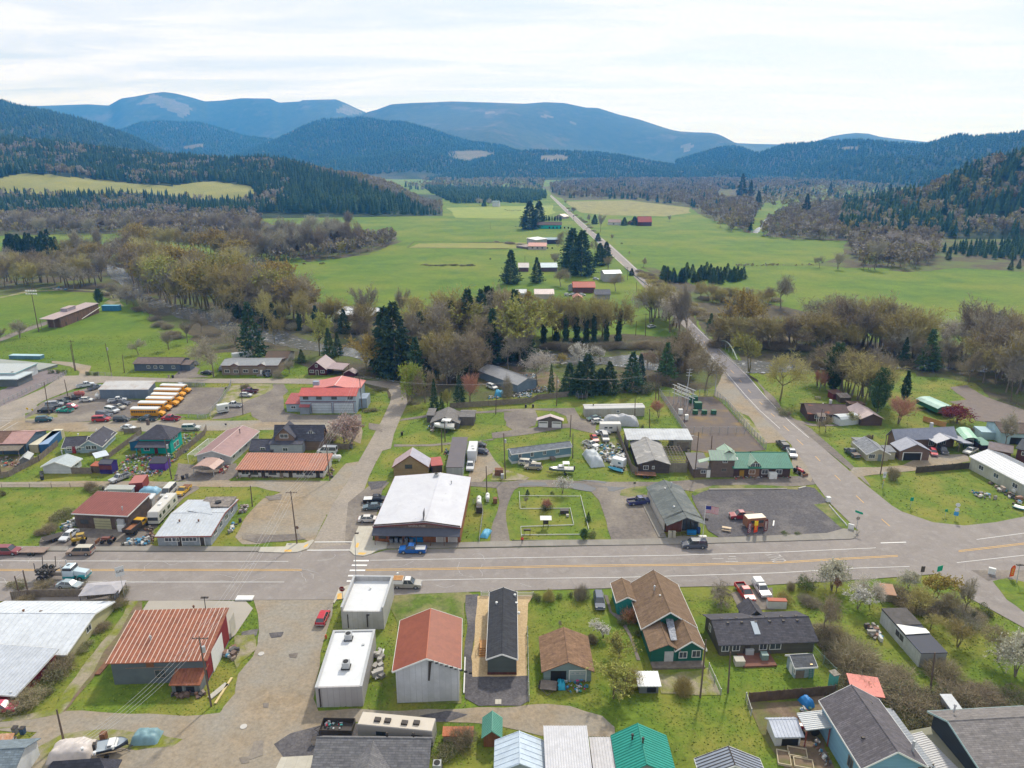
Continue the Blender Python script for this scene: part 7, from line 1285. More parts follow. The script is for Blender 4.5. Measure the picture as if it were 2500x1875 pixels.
def boat(name,lb,a,b,c,W=2.3,H_=1.2,cabin=None,trailer=True,deck=(.5,.5,.48),tower=False,z=.6):
 p,q=G(a),G(b);d=q-p;L_=d.length;mid=(p+q)/2;r=em(name,(mid.x,mid.y,.1),atan2(d.y,d.x),lb,'boat');n=9;V=[];F=[]
 for i in rn(n+1):
  t=i/n;w=W/2*(1 if t<.5 else cos((t-.5)*pi)**.8 if t<1 else .02)+.02;x=-L_/2+t*L_;sh=z+H_*(.85+.35*t*t)
  V+=[(x,-w,sh),(x,-w*.75,z+H_*.25*(1+t)),(x,0,z+H_*.35*t*t),(x,w*.75,z+H_*.25*(1+t)),(x,w,sh),(x,w*.86,sh-.02),(x,0,sh-.35),(x,-w*.86,sh-.02)]
 for i in rn(n):
  for j in rn(8):F.append((i*8+j,i*8+(j+1)%8,(i+1)*8+(j+1)%8,(i+1)*8+j))
 nm_('hull',V,F,[pn(c),pn(deck)],[(1 if(k%8)in(5,6)else 0)for k in rn(n*8)],parent=r)
 if cabin:
  m=MB();frust(m,-L_*.12,L_*.18,W*.38,z+H_*.9,-L_*.1,L_*.1,W*.32,z+H_*.9+cabin);m.g('cabin',pn((.66,.66,.66)),r);m=MB().q(-L_*.09,L_*.13,-W*.37,W*.37,z+H_*.9+cabin*.45,z+H_*.9+cabin*.75);m.g('window',CG,r)
 if tower:
  m=MB();
  for s in(-1,1):m.t((-L_*.3,s*W*.4,z+H_),(-L_*.28,s*W*.36,z+H_+1.4),.04);m.t((-L_*.05,s*W*.4,z+H_),(-L_*.08,s*W*.36,z+H_+1.4),.04)
  m.q(-L_*.32,-L_*.05,-W*.4,W*.4,z+H_+1.4,z+H_+1.46);m.g('bimini',TW_,r)
 m=MB().q(-L_/2-.3,-L_/2+.05,-.3,.3,z+.5,z+H_+.5);m.g('outboard_motor',TD,r)
 if trailer:
  m=MB();
  for s in(-1,1):m.t((-L_*.45,s*W*.35,z-.1),(L_*.3,s*W*.3,z-.1),.05);m.t((L_*.3,s*W*.3,z-.1),(L_*.62,0,z-.1),.05)
  m.g('boat_trailer',TD,r)
  for s in(-1,1):m=MB().t((-L_*.15,s*W*.42,.3),(-L_*.15,s*W*.52,.3),.32,n=10);m.g('wheel',RUB,r)
 return r
boat('boat','large white cabin cruiser with flybridge on blocks by grey cottage',*B2(1030,215,830,205),(.6,.61,.6),3.0,1.6,cabin=1.7,tower=True,z=.7)
boat('boat','aluminium fishing boat with canopy frame on grass',*B3(595,620,355,620),(.1,.13,.11),2.4,1.1,cabin=.8,tower=True)
boat('boat','small green and blue drift boat lying on lawn',*B3(1070,610,925,575),(.02,.13,.16),1.7,.6,trailer=False,deck=(.05,.3,.45),z=.05)
boat('boat','dark-hulled boat on trailer at bottom left corner',*A0(790,1560,1050,1510),(.02,.03,.05),2.3,1.0,deck=(.35,.4,.45),cabin=.4)
boat('boat','teal inflatable raft by cream building corner',*B5(1870,940,2000,985),(.05,.33,.34),1.8,.5,trailer=False,z=.05)
boat('boat','dark small boat by wooden fence at post yard',*B0(1010,800,1120,790),(.12,.12,.14),1.8,.7,z=.3)
def flat(lb,a,b,W=2.4,c=RS,load=None,rail=0,name='flatbed_trailer',z=.65):
 p,q=G(a),G(b);d=q-p;L_=d.length;mid=(p+q)/2;r=em(name,(mid.x,mid.y,.12),atan2(d.y,d.x),lb,'trailer');m=MB().q(-L_/2,L_/2,-W/2,W/2,z,z+.12);m.g('deck',c,r)
 m=MB().t((L_/2,-W/3,z),(L_/2+1.1,0,z-.1),.05);m.t((L_/2,W/3,z),(L_/2+1.1,0,z-.1),.05);m.g('tow_bar',TD,r)
 for x in(-.5,.4):
  for s in(-1,1):m=MB().t((x,s*(W/2+.02),.35),(x,s*(W/2+.24),.35),.35,n=10);m.g('wheel',RUB,r)
 if rail:
  m=MB().q(-L_/2,L_/2,-W/2,-W/2+.06,z+.12,z+rail);m.q(-L_/2,L_/2,W/2-.06,W/2,z+.12,z+rail);m.q(-L_/2,-L_/2+.06,-W/2+.06,W/2-.06,z+.12,z+rail);m.q(L_/2-.06,L_/2,-W/2+.06,W/2-.06,z+.12,z+rail);m.g('side_rail',TD,r)
 return r,L_,z
flat('long low flatbed trailer with worn deck on highway shoulder',*B0(460,1385,215,1385),2.3,M('deck_worn',(.3,.22,.18),(.2,.15,.13),s=1))
flat('wooden-decked tilt trailer in front of open garage',*A2(1130,975,1120,1050),2.6,WG,z=.4)
flat('rusty car-hauler trailer loaded with scrap on lane',*B3(1385,650,1185,640),2.4,RS)
flat('black tandem trailer in repair shop yard',*B0(600,1230,430,1290),2.3,TD)
r,L_,z=flat('black dump trailer filled with colourful rubbish by travel trailer',*A1(1210,1380,950,1375),2.4,TD,rail=.9)
def jk(name,lb,px,n,c,size=.5,se=1,cat='junk',hgt=.6):
 """a heap that reads as one mass of scrap"""
 pts=[G(q)for q in px];x0,x1=min(p.x for p in pts),max(p.x for p in pts);y0,y1=min(p.y for p in pts),max(p.y for p in pts);g=random.Random(se);m=MB();k=0;t=0
 while k<n and t<n*20:
  t+=1;x,y=g.uniform(x0,x1),g.uniform(y0,y1)
  if not inp(x,y,pts):continue
  k+=1;s=size*g.uniform(.3,1.2);a=g.uniform(0,3.14);lx,ly,lz=s*g.uniform(.4,1.4),s*g.uniform(.3,.9),s*g.uniform(.2,.9);ca,sa=cos(a),sin(a);b=g.uniform(0,hgt*.5)
  vs=[(x+ca*u*lx/2-sa*v*ly/2,y+sa*u*lx/2+ca*v*ly/2,b+w*lz+.05+g.uniform(-.1,.1)*u)for w in(0,1)for u,v in((-1,-1),(1,-1),(1,1),(-1,1))]
  m.add(vs,[(0,3,2,1),(4,5,6,7),(0,1,5,4),(1,2,6,5),(2,3,7,6),(3,0,4,7)],g.randrange(len(c)))
 o=m.g(name,[col('junk_%02d%02d%02d'%tuple(int(v*99)for v in q),q)for q in c]);o['kind']='stuff';return tag(o,lb,cat)
J1=[(.55,.54,.52),(.1,.09,.09),(.25,.1,.07),(.3,.25,.2),(.1,.2,.3),(.5,.1,.08),(.4,.4,.42),(.06,.15,.1)]
J2=[(.6,.6,.58),(.45,.44,.42),(.1,.1,.1),(.3,.28,.25),(.08,.25,.4)]
JB=[(.25,.14,.1),(.15,.1,.08),(.34,.27,.22),(.08,.07,.07)]
for a in(('cluttered garden of toys and ornaments behind turquoise house',[*B0(1150,540,1250,430,1680,440,1700,500,1560,620,1180,630)],260,J1,.6,1),('scrap and bicycles heaped along alley by clutter garden',[*B0(1090,600,1600,590,1540,650,1110,650)],150,J1,.5,2),('bins and planters between turquoise house and fence',[*B0(1680,440,1780,240,1950,230,1800,420)],110,J1,.5,3),('scrap piled on rust-red container',[*B0(1260,705,1380,700,1380,640,1280,640)],60,JB,.6,4),('dense junk in middle of compound',[*B3(700,370,800,330,1040,330,1080,480,880,520,720,470)],220,J2,.7,5),('white goods and boxes at front of compound',[*B3(900,450,1090,430,1080,570,970,570,900,500)],90,J2,.9,6),('litter strewn through wooded junk yard, right side',[*C3(240,1150,430,1110,620,1100,500,1040,330,1060)],120,J2,.6,7),('litter strewn through wooded junk yard, left side',[*C2(1540,1180,1720,1150,1960,1150,1960,1110,1560,1140)],110,J2,.6,8),('scattered rubbish beyond diagonal grey roof',[*C3(240,930,420,930,440,980,280,970)],60,J2,.8,9),('lumber and debris leaning at workshop end wall',[*A1(120,780,200,690,265,700,230,780)],40,J2+JB,.9,10),('scrap wood round little lean-to',[*A0(1400,1090,1400,1060,1680,1050,1640,1095)],40,JB,.7,11),('tools and toys before open garage door',[*A2(1200,900,1420,900,1440,1000,1390,1070,1260,1060)],90,[(.55,.05,.22),(.05,.25,.2),(.5,.5,.5),(.15,.1,.1),(.06,.25,.45)],.5,12),('rubbish inside black dump trailer',[*A1(960,1385,980,1330,1120,1330,1110,1385)],70,[(.6,.6,.6),(.55,.02,.05),(.05,.3,.28),(.1,.1,.12)],.4,13,'junk',2.0),('debris on grass by cream building',[*B5(1440,790,1560,790,1720,860,1680,890,1540,870)],36,J2+JB,.7,14),('pipes and panels along cream building wall',[*B5(1640,700,1950,890,1930,920,1640,730)],34,J2+JB,1.0,15),('wreckage by derelict trailer',[*A4(700,510,800,520,850,640,760,610)],46,J2+JB,.9,16),('firewood and parts in front of motel end',[*B1(1370,640,1400,560,1450,590,1440,660)],36,JB,.5,17),('clutter along motel porch',[*B1(500,665,520,640,1350,648,1350,670)],80,JB,.4,18),('objects stored by pink-roofed white house',[*B1(480,430,560,350,640,340,600,420)],46,JB+J2,.6,19),('red and brown goods by carport',[*B1(330,620,380,540,430,560,400,620)],34,[(.35,.05,.05),(.3,.2,.15),(.4,.35,.3)],.6,20),('parts and barrels before repair shop corner',[*B0(560,1170,640,1090,740,1060,740,1150,640,1180)],60,J2,.7,21),('white sacks and frames behind highway pavement',[*B0(1180,1310,1200,1260,1440,1250,1440,1310)],60,J2,.8,22),('odds and ends between dump truck and shop',[*B0(1400,1240,1400,1160,1490,1150,1480,1300)],40,JB,.6,23),('things stacked before green-roofed building wall',[*B4(560,680,560,655,1110,650,1110,672)],60,JB+J1,.4,24),('planks and tyres by peeled-roof shop',[*B1(420,1190,480,1100,500,1130,440,1200)],20,J2,.8,25),('brick pallet on grass by peeled-roof shop',[*B1(540,1000,550,930,620,930,600,1000)],40,[(.35,.28,.26),(.22,.16,.15),(.4,.38,.37)],.6,26),('toys in yard at left edge',[*B0(10,560,0,480,160,450,190,560)],40,J1,.6,27),('tools, bikes and cart by blue house',[*A4(170,1250,200,1150,260,1160,270,1290)],40,J1,.5,28),('pots and bags along blue house wall',[*A4(280,1480,310,1420,430,1640,380,1650)],36,J2+JB,.5,29),('river-bank debris left of rapids',[*C0(470,110,560,90,680,100,640,115)],30,J2,1.2,30),('boards and bricks stacked on weedy grass by red barn',[*A1(1370,950,1400,720,1450,700,1430,950)],30,[(.45,.43,.4),(.3,.28,.26)],1.2,31),('items round cabin cruiser',[*B2(760,200,800,150,840,170,820,220)],24,J2+JB,.8,32),('bikes and bins under brush by white car',[*B2(920,430,950,380,970,440,950,470)],20,J1,.6,33)):
 jk('junk_heap',*a[:5],se=a[5],hgt=a[7]if len(a)>7 else .6)
def log_truck():
 a,b=G(B0(360,1630)),G(B0(870,1632));d=b-a;L_=d.length;mid=(a+b)/2;r=em('log_truck',(mid.x,mid.y,.13),atan2(d.y,d.x),'teal and white log truck carrying its trailer piggyback on highway','truck');h=L_/2;
 m=MB().q(-h,h-1,-.45,.45,.85,1.05);m.g('chassis',TD,r)
 m=MB().q(h-4.6,h-2.6,-1.15,1.15,1.0,2.2);frust(m,h-4.6,h-2.6,1.1,2.2,h-4.5,h-2.9,1.0,2.95);side([(h-2.6,1.0),(h-.2,1.0),(h-.1,1.7),(h-2.6,2.15)],.75,m=m);m.g('cab',pn((.5,.6,.66)),r,bevel=.06)
 m=MB().q(h-4.7,h-2.5,-1.18,1.18,.6,1.0);side([(h-1.9,.5),(h-.2,.5),(h-.2,1.0),(h-.6,1.25),(h-1.6,1.25),(h-1.9,1.0)],1.15,m=m);m.g('fender',pn((.02,.28,.3)),r)
 m=MB().q(h-4.5,h-2.7,-1.12,1.12,2.3,2.8);m.q(h-2.62,h-2.58,-.95,.95,2.3,2.8);m.g('window',CG,r);m=MB().q(h-.15,h-.02,-.6,.6,1.05,1.8);m.g('grille',MET,r)
 for s in(-1,1):m=MB().t((h-4.8,s*.9,1),(h-4.8,s*.9,3.6),.09);m.g('exhaust_stack',MET,r);m=MB().q(h-.25,h-.1,s*.95-.12,s*.95+.12,.95,1.2);m.g('headlight',HL,r)
 for x in(h-1.3,-h+1.2,-h+2.5):
  for s in(-1,1):m=MB().t((x,s*.75,.52),(x,s*1.2,.52),.52,n=14);m.t((x,s*.75,.52),(x,s*1.22,.52),.25,n=8,m=1);m.g('wheel',[RUB,RIM],r)
 m=MB().q(-h,-h+4.2,-.4,.4,1.75,1.95);m.t((-h+4,0,1.9),(h-3.5,0,3.2),.1)
 for x in(-h+.8,-h+3.4):
  m.q(x-.1,x+.1,-1.2,1.2,1.95,2.1)
  for s in(-1,1):m.t((x,s*1.15,2.0),(x+.2,s*1.3,4.2),.07)
 m.g('carried_trailer',TD,r)
 for x in(-h+1.4,-h+2.7):
  for s in(-1,1):m=MB().t((x,s*.7,2.0),(x,s*1.15,2.0),.5,n=14);m.t((x,s*.7,2.0),(x,s*1.17,2.0),.22,n=8,m=1);m.g('wheel',[RUB,RIM],r)
log_truck()
def dump_truck():
 a,b=G(B0(1240,1235)),G(B0(1395,1110));d=b-a;mid=(a+b)/2;r=em('dump_truck',(mid.x,mid.y,.12),atan2(d.y,d.x),'old dump truck with black rusty bed and yellow cab in shop yard','truck');m=MB().q(-3.2,.6,-1.15,1.15,1.1,1.25);m.q(-3.2,.6,-1.15,-1.05,1.25,2.1);m.q(-3.2,.6,1.05,1.15,1.25,2.1);m.q(.5,.6,-1.05,1.05,1.25,2.3);m.q(-3.2,-3.1,-1.05,1.05,1.25,2.0);m.g('dump_bed',TD,r);MB().q(-3.05,.45,-1.0,1.0,1.26,1.5).g('bed_floor',M('rust_floor',(.35,.15,.07),(.25,.1,.05),s=1),r);m=MB().q(.8,2.2,-1,1,.9,2.3);side([(2.2,.8),(3.4,.8),(3.4,1.5),(2.2,1.65)],.9,m=m);m.g('cab',pn((.65,.36,.02)),r,bevel=.06);m=MB().q(1.0,2.22,-1.02,1.02,1.6,2.1);m.g('window',CG,r)
 for x in(2.7,-1.8):
  for s in(-1,1):m=MB().t((x,s*.8,.5),(x,s*1.15,.5),.5,n=12);m.g('wheel',RUB,r)
dump_truck()
def tractor(name,lb,px,c,rz,fork=False):
 p=G(px);r=em(name,(p.x,p.y,.12),rz,lb,'tractor'if not fork else'forklift');m=MB().q(-.6,1.6,-.35,.35,.7,1.3);m.q(-.9,.1,-.5,.5,.8,1.1);m.g('body',pn(c),r,bevel=.05);m=MB().q(-.7,-.2,-.25,.25,1.1,1.3);m.q(-.75,-.65,-.25,.25,1.3,1.7);m.g('seat',TD,r)
 m=MB()
 if fork:
  for s in(-1,1):m.q(1.6,1.7,s*.35-.05,s*.35+.05,.1,2.6);m.q(-.8,-.7,s*.45-.04,s*.45+.04,1.1,2.2);m.q(.5,.6,s*.45-.04,s*.45+.04,1.1,2.2)
  m.q(-.85,.65,-.55,.55,2.2,2.28);m.g('mast',pn(c),r)
 else:
  for s in(-1,1):m.t((0,s*.55,1.2),(2.6,s*.55,.6),.07)
  m.q(2.5,2.8,-.8,.8,.1,.7);m.g('loader_bucket',RS,r)
 for x,rr in((-.5,.62),(1.3,.4)):
  for s in(-1,1):m=MB().t((x,s*.5,rr),(x,s*.85,rr),rr,n=14);m.g('wheel',RUB,r)
tractor('tractor','rusty red loader tractor in repair shop yard',B0(1060,1285),(.2,.07,.05),pi)
tractor('forklift','yellow-green forklift by white old sedan',B0(785,1290),(.4,.26,.03),R(200),True)
tractor('tractor','red tractor at end of green-roofed building',B4(1180,610),(.42,.03,.05),R(-70))
tractor('garden_cart','small red garden tractor by blue house',A4(250,1370),(.45,.03,.03),R(180))
# ---- poles, wires, lamps and signs
WP=M('pole_wood',(.17,.125,.1),(.1,.075,.06),s=1,ro=1)
WT={}
def pl_(key,lb,base,top,arms=1,name='utility_pole',r0=.16,mat=WP,tr=False,yaw=0,aw=1.2,lamp=False):
 p=P(base);h=Hof(base,top)if isinstance(top,tuple)else top;t=atY(top,p.y)if isinstance(top,tuple)else Ve((p.x,p.y,h));r=em(name,(p.x,p.y,0),yaw,lb,'utility pole'if name=='utility_pole'else'pole');dx=Matrix.Rotation(-yaw,3,'Z')@Ve((t.x-p.x,0,0))
 m=MB().t((0,0,-.2),(dx.x,dx.y,h),r0,r0*.65,n=8);m.g('pole',mat,r)
 at=lambda z:Ve((dx.x*z/h,dx.y*z/h,z))
 for i in rn(arms):
  z=h-.5-i*1.0;c=at(z);m=MB().q(c.x-aw,c.x+aw,c.y+.16,c.y+.28,z-.06,z+.06)
  for u in(-.92,-.4,.4,.92):m.t((c.x+aw*u,c.y+.22,z+.06),(c.x+aw*u,c.y+.22,z+.26),.05,n=5)
  m.g('crossarm',mat,r)
 if tr:c=at(h-2.2);m=MB().t((c.x+.38,c.y,h-2.7),(c.x+.38,c.y,h-1.7),.26,n=10);m.g('transformer',MET,r)
 if lamp:c=at(h*.9);m=MB().t((c.x,c.y,c.z),(c.x-1.3,c.y,c.z+.3),.04);m.q(c.x-1.9,c.x-1.3,c.y-.12,c.y+.12,c.z+.22,c.z+.34);m.g('lamp_head',MET,r)
 ro=Matrix.Rotation(yaw,3,'Z');WT[key]=[Ve((p.x,p.y,0))+ro@Ve((dx.x+aw*u,dx.y+.22,h-.24))for u in(-.92,-.4,.4,.92)];return r
pl_('a','tall utility pole rising in front of motel-side gravel corner',*B1(1088,1300,1025,785));pl_('b','utility pole with crossarm at corner of rust-roofed workshop',*A0(1712,1160,1612,595),tr=True);pl_('c','dark slim pole at motel end by white van',*B1(1405,685,1365,300));pl_('d','utility pole rising behind fire hall',*C1(1915,1290,1885,940),aw=1.6)
for k,l,b,t,n in(('e','leaning weathered pole in front of mobile-home lane, with meters',*B2(1517,670,1500,228),0),('f','slim dark pole on grass right of store',*B2(1338,805,1330,545),0),('g','pole behind blue mobile home at lane bend',*B3(560,265,570,50),0),('h','pole at right end of blue mobile home',*B3(585,470,588,230),0),('i','tall dark pole by low wood wing, with lamps',*B4(180,660,222,215),0),('j','pole between store roof and long dark trailer',*B2(905,410,900,190),0),('k','thin pole behind boat and long dark trailer',*B2(935,310,930,110),0),('l','pole in junk-yard fence line with street lamp',*C2(1620,1310,1628,1120),0),('m','pole with transformer behind two-door garage fence',*C3(628,1230,632,935),0),('n','H-frame pole near reddish shrub',*C3(1612,1180,1615,900),1),('o','slim pole left of H-frame pole',*C3(1583,1170,1590,900),0),('p','pole by long white mobile home',*C3(1382,1330,1386,1155),0),('q','pole in yard grass behind white metal roof',*C3(1525,1440,1525,1260),0),('r','pole by cottage driveway on right',*B5(590,625,655,235),0),('s','pole in front of dark-brown house',*C4(1580,1435,1612,1255),0),('t','very tall dark pole behind green house garden',*A3(695,1088,742,618),0),('u','shorter weathered pole with meter on right lawn',*A3(920,1050,940,720),0),('v','leaning pole at bramble-covered trailer end',*A4(1235,1015,1270,725),0),('w','tilted old pole by lane at lower left',*A0(520,1455,458,1185),0),('x','pole on weedy corner by gravel lot',*B1(657,935,637,735),0),('y','pole in front of turquoise house, with transformer',*B0(1655,670,1585,280),0),('z','left pole by north street bend at school',*C0(732,890,680,595),1),('aa','twin pole by school bend pole',*C0(722,890,676,640),0),('ab','pole with lamp at field fence by street',*C0(1080,940,1015,625),0),('ac','small pole on lawn by slate-blue house',*C0(1200,910,1180,735),0),('ad','pole by parked cars at left lot corner',*C0(475,1315,425,1000),0),('ae','pole near top left corner of parking lot',*C0(655,1135,620,975),0),('af','pole on green verge by white pickup',*C1(763,1315,743,1020),0),('ag','pole in meadow across river, left one',*C3(1390,550,1398,410),0),('ah','pole in meadow across river, with crossarm',*C3(1483,555,1490,335),1),('ai','pole at far right wood with white crossarm',*C5(1850,1190,1870,955),1),('aj','dark pole by fenced yard corner',*B3(1665,130,1665,40),0),('ak','dark pole on brown yard ground',*B4(342,380,350,250),0),('al','stub pole on highway shoulder, left one',*A0(155,240,118,105),0),('am','stub pole on highway shoulder, right one',*A0(222,220,185,58),0),('an','pole at left edge yard',*B0(10,640,-5,540),0),('ao','pole by far road near white-roofed barn',*D4(1690,990,1688,850),1),('ap','pole by far road driveway',*D4(1790,1120,1788,1010),0),('aq','far pole on pasture left, near tall farm conifers',*D4(207,440,207,360),0),('ar','far pole in pasture above cone-shaped giant',*D4(582,805,582,725),0),('as','far pole by far road by teal barn',*D4(1108,350,1106,300),1),('at','far pole by far road below teal barn',*D4(1245,470,1243,430),1)):
 pl_(k,l,b,t,n,tr=k in('m','y','ab','e'),lamp=k in('l','i','ad','ai')[:3])
for k,l,b,t in(('ba','steel pole with three stepped crossarms by fenced yard',*C4(297,1145,335,870)),('bb','steel pole with crossarms at fence corner by bridge road',*C4(575,1110,597,850))):
 pl_(k,l,b,t,3,mat=MET,aw=1.0,r0=.2)
def wires(a,b,idx=range(4),sag=1.2,name='overhead_wire',lab='',rr=.018):
 for q in idx:
  m=MB();p,e=WT[a][q],(WT[b][q]if isinstance(b,str)else Ve(b)+Ve((q*.6,0,0)));pv=p
  for i in rn(1,11):t=i/10;c=p.lerp(e,t)-Ve((0,0,sag*4*t*(1-t)));m.t(pv,c,rr,n=4,cap=False);pv=c
  o=m.g(name,col('wire_grey',(.45,.45,.45)));tag(o,'thin overhead wire, %s from left, %s'%(['outer','second','third','fourth'][q],lab),'wire',lab)
wires('b','a',lab='workshop corner to gravel corner pole');wires('a','c',lab='gravel corner pole to motel pole');wires('c','d',lab='motel pole to fire hall pole',sag=2);p=P(A0(700,1900));wires('b',(p.x,p.y,9),lab='workshop corner pole to bottom edge');wires('d','m',(0,3),lab='fire hall pole across wood edge',sag=3);wires('m','n',(0,3),lab='junk yard pole to H-frame pole',sag=2)
for b,t,l in((*C0(375,515,300,125),'tall field light mast with two rows of floodlights, front one'),(*D0(770,1640,760,1550),'field light mast among trees, far one')):
 p=P(b);h=Hof(b,t);q=atY(t,p.y);r=em('light_mast',(p.x,p.y,0),0,l,'light mast');m=MB().t((0,0,0),(q.x-p.x,0,h),.22,.14,n=8);m.g('pole',WP,r);m=MB()
 for k in rn(2):m.q(q.x-p.x-2.6,q.x-p.x+2.6,-.1,.1,h-1.4*k-.1,h-1.4*k+.1)
 m.g('crossarm',MET,r)
 for k in rn(2):
  for u in rn(5):m=MB().q(q.x-p.x-2.5+u*1.15,q.x-p.x-1.9+u*1.15,-.6,-.1,h-1.4*k+.1,h-1.4*k+.7);m.g('floodlight',TW_,r)
def lamp(b,t,l,double=False,mat=MET):
 p=P(b);h=Hof(b,t);q=atY(t,p.y);dx=q.x-p.x;r=em('street_lamp',(p.x,p.y,.1),0,l,'street lamp');m=MB().t((0,0,0),(dx,0,h),.09,.06,n=8);m.g('pole',mat,r)
 for s in((-1,1)if double else(1,)):m=MB().t((dx,0,h),(dx+s*.5,0,h+.05),.05);m.g('arm',mat,r);m=MB().q(dx+s*.3-.3,dx+s*.3+.45,-.2,.2,h,h+.16);m.g('lamp_head',TD,r)
lamp(*A0(1668,385,1655,285),'two-headed dark lamp post by workshop slab',True,TD);lamp(A1(1225,130),B2(65,1200),'slender grey lamp pole at crosswalk');lamp(*A4(1930,160,1955,20),'double-headed lamp by orange OPEN flag',True)
def bd(b,t,w,h_,c,l,txt=None,tc=None,shape='box',yaw=0,name='road_sign',post=MET,pw=.05,size=None,back=None,tilt=0,thick=.05,rim=None):
 p=P(b);h=Hof(b,t);r=em(name,(p.x,p.y,.1),yaw,l,'sign');m=MB().t((0,.05,0),(0,.05,h),pw,n=6);m.g('post',post,r);m=MB()
 if shape=='box':m.q(-w/2,w/2,-thick,0,h-h_,h)
 else:
  n={'oct':8,'round':16,'diamond':4}[shape];o_=pi/8 if n==8 else 0;m.prism([(w/2*cos(o_+2*pi*i/n),h-w/2+w/2*sin(o_+2*pi*i/n))for i in rn(n)],-thick,0,'y')
 m.g('panel',col('sgn_%02d%02d%02d'%tuple(int(x*99)for x in c),c),r)
 if txt:
  tm(txt,size or h_*.6,lambda x,y,z:(x,-thick-.012+z,h-(h_/2 if shape=='box'else w/2)+y),col('sgt_%02d%02d%02d'%tuple(int(x*99)for x in tc),tc),r)
 return r
W1=(.7,.7,.7)
bd(*A1(1118,300,1107,192),1.1,1.1,(.22,.01,.02),'dark red STOP sign by tall white-roofed shop','STOP',W1,'oct',size=.36)
bd(*B1(1098,1250,1095,1125),.8,.8,(.18,.12,.1),'stop sign seen from behind next to tall gravel-corner pole',shape='oct')
bd(*B4(1740,1160,1742,1035),.9,.9,(.3,.25,.2),'round-backed stop sign at junction corner',shape='oct');bd(*B4(1740,1162,1745,985),1.7,.5,(.0,.3,.18),'green street-name sign above junction stop sign',' ',W1,yaw=R(-50))
bd(*B5(610,760,620,605),.8,1.6,(.62,.64,.66),'white speed sign on corner lot','35',(.03,.03,.03),size=.7);bd(*B5(610,755,620,680),.5,.25,(.7,.3,.02),'small orange plate under white speed sign')
bd(*B5(880,945,883,850),.8,.95,(.0,.26,.16),'small green sign on corner lot edge');bd(*B5(1215,1030,1222,965),.6,.6,(.0,.24,.14),'little green marker on corner lot')
for q,(x,y)in en(((1368,905),(1350,950),(1330,990))):bd(B5(1310,1060),B5(x,y),.95,.95,[(.6,.62,.64),(.6,.62,.64),(.06,.3,.62)][q],['top white route shield','middle white route shield','lowest blue panel'][q]+' of leaning sign cluster on corner lot',shape='box'if q==2 else'round',yaw=R(-25))
bd(*A0(1010,285,990,32),1.5,2.0,(.62,.62,.62),'tilted white GAS pole sign at fence corner','GAS',(.05,.04,.04),name='pole_sign',size=.7,yaw=R(35))
bd(*A4(1152,150,1160,28),.75,1.3,(.1,.08,.07),'dark back of road sign above blossom trees');bd(*A4(1290,140,1282,25),1.4,1.2,(.0,.33,.2),'green highway sign seen by orange-gold tree',yaw=R(20))
bd(*C0(272,1300,266,1245),.9,.9,(.65,.4,.0),'yellow diamond warning sign at lot corner, left',shape='diamond');bd(*C0(320,1300,320,1255),.9,.9,(.5,.42,.0),'yellow diamond warning sign at lot corner, right',shape='diamond')
bd(*B3(1180,755,1182,700),.6,.6,(.14,.14,.13),'small brown sign on green island by lane');bd(*C1(600,1425,600,1400),.6,.6,(.1,.1,.1),'small dark sign by street behind pink roof')
for i,(b0,t0,c,tx,tc,l)in en(((*B4(705,1215,715,1090),(.2,.05,.07),'COFFEE',(.75,.72,.7),'maroon feather flag with white letters, left of three'),(*B4(765,1212,795,1068),(.72,.05,.02),'OPEN',(.85,.6,.05),'red and yellow OPEN feather flag, middle of three'),(*B4(860,1205,885,1055),(.16,.05,.05),'COFFEE',(.75,.7,.65),'dark maroon feather flag, right of three'),(*A4(1885,130,1895,20),(.75,.09,.02),'OPEN',(.8,.55,.1),'orange feather flag reading OPEN at right edge'))):
 p=P(b0);h=Hof(b0,t0);r=em('feather_flag',(p.x,p.y,.13),0,l,'flag');m=MB().t((-.45,0,0),(-.45,0,h*.8),.03);m.t((-.45,0,h*.8),(.1,0,h),.025);m.q(-.6,.3,-.3,.3,0,.04);m.g('pole',TD,r);m=MB().prism([(-.43,h*.14),(.38,h*.2),(.42,h*.8),(.3,h*.95),(.1,h),(-.3,h*.9),(-.43,h*.8)],-.02,.02,'y');m.g('cloth',col('ff%d'%i,c),r)
 if i==1:MB().q(-.42,.4,-.03,.03,h*.62,h*.93).g('cloth_panel',col('ffy',(.85,.6,.03)),r)
 tm(tx,.62 if len(tx)<7 else .48,lambda x,y,z:(-y,-.05+z,h*.55+x),col('fft%d'%i,tc),r)
p=P(B3(1838,1230));h=Hof(*B3(1838,1230,1870,920));q=atY(B3(1870,920),p.y);r=em('flagpole',(p.x,p.y,.1),0,'white flagpole in front of post office','flagpole');m=MB().t((0,0,0),(q.x-p.x,0,h),.07,.05,n=8);m.q(-.9,.9,-.5,.5,0,.12);m.g('pole',TW_,r)
fl=em('flag',(q.x+.05,p.y,h-1.75),0,'striped red and white flag with blue corner on flagpole','flag');
def wavy(x,z):return(x,.18*sin(x*2.4)*min(1,x),z-.18*x-.05*sin(x*3))
rs=MB();ws_=MB();bs_=MB()
for k in rn(13):
 for i in rn(12):
  x0_,x1_=i*.24,(i+1)*.24;z0_,z1_=k*1.6/13,(k+1)*1.6/13
  if k>=6 and i<5:mb=bs_
  else:mb=rs if k%2==0 else ws_
  a,b,c_,d=[Ve(wavy(x,z))for x,z in((x0_,z0_),(x1_,z0_),(x1_,z1_),(x0_,z1_))];mb.l([a,b,c_,d],.01,up=(0,-1,0))
rs.g('red_stripe',col('flag_red',(.42,.02,.04)),fl);ws_.g('white_stripe',col('flag_white',(.65,.65,.66)),fl);bs_.g('canton',col('flag_blue',(.03,.04,.22)),fl)
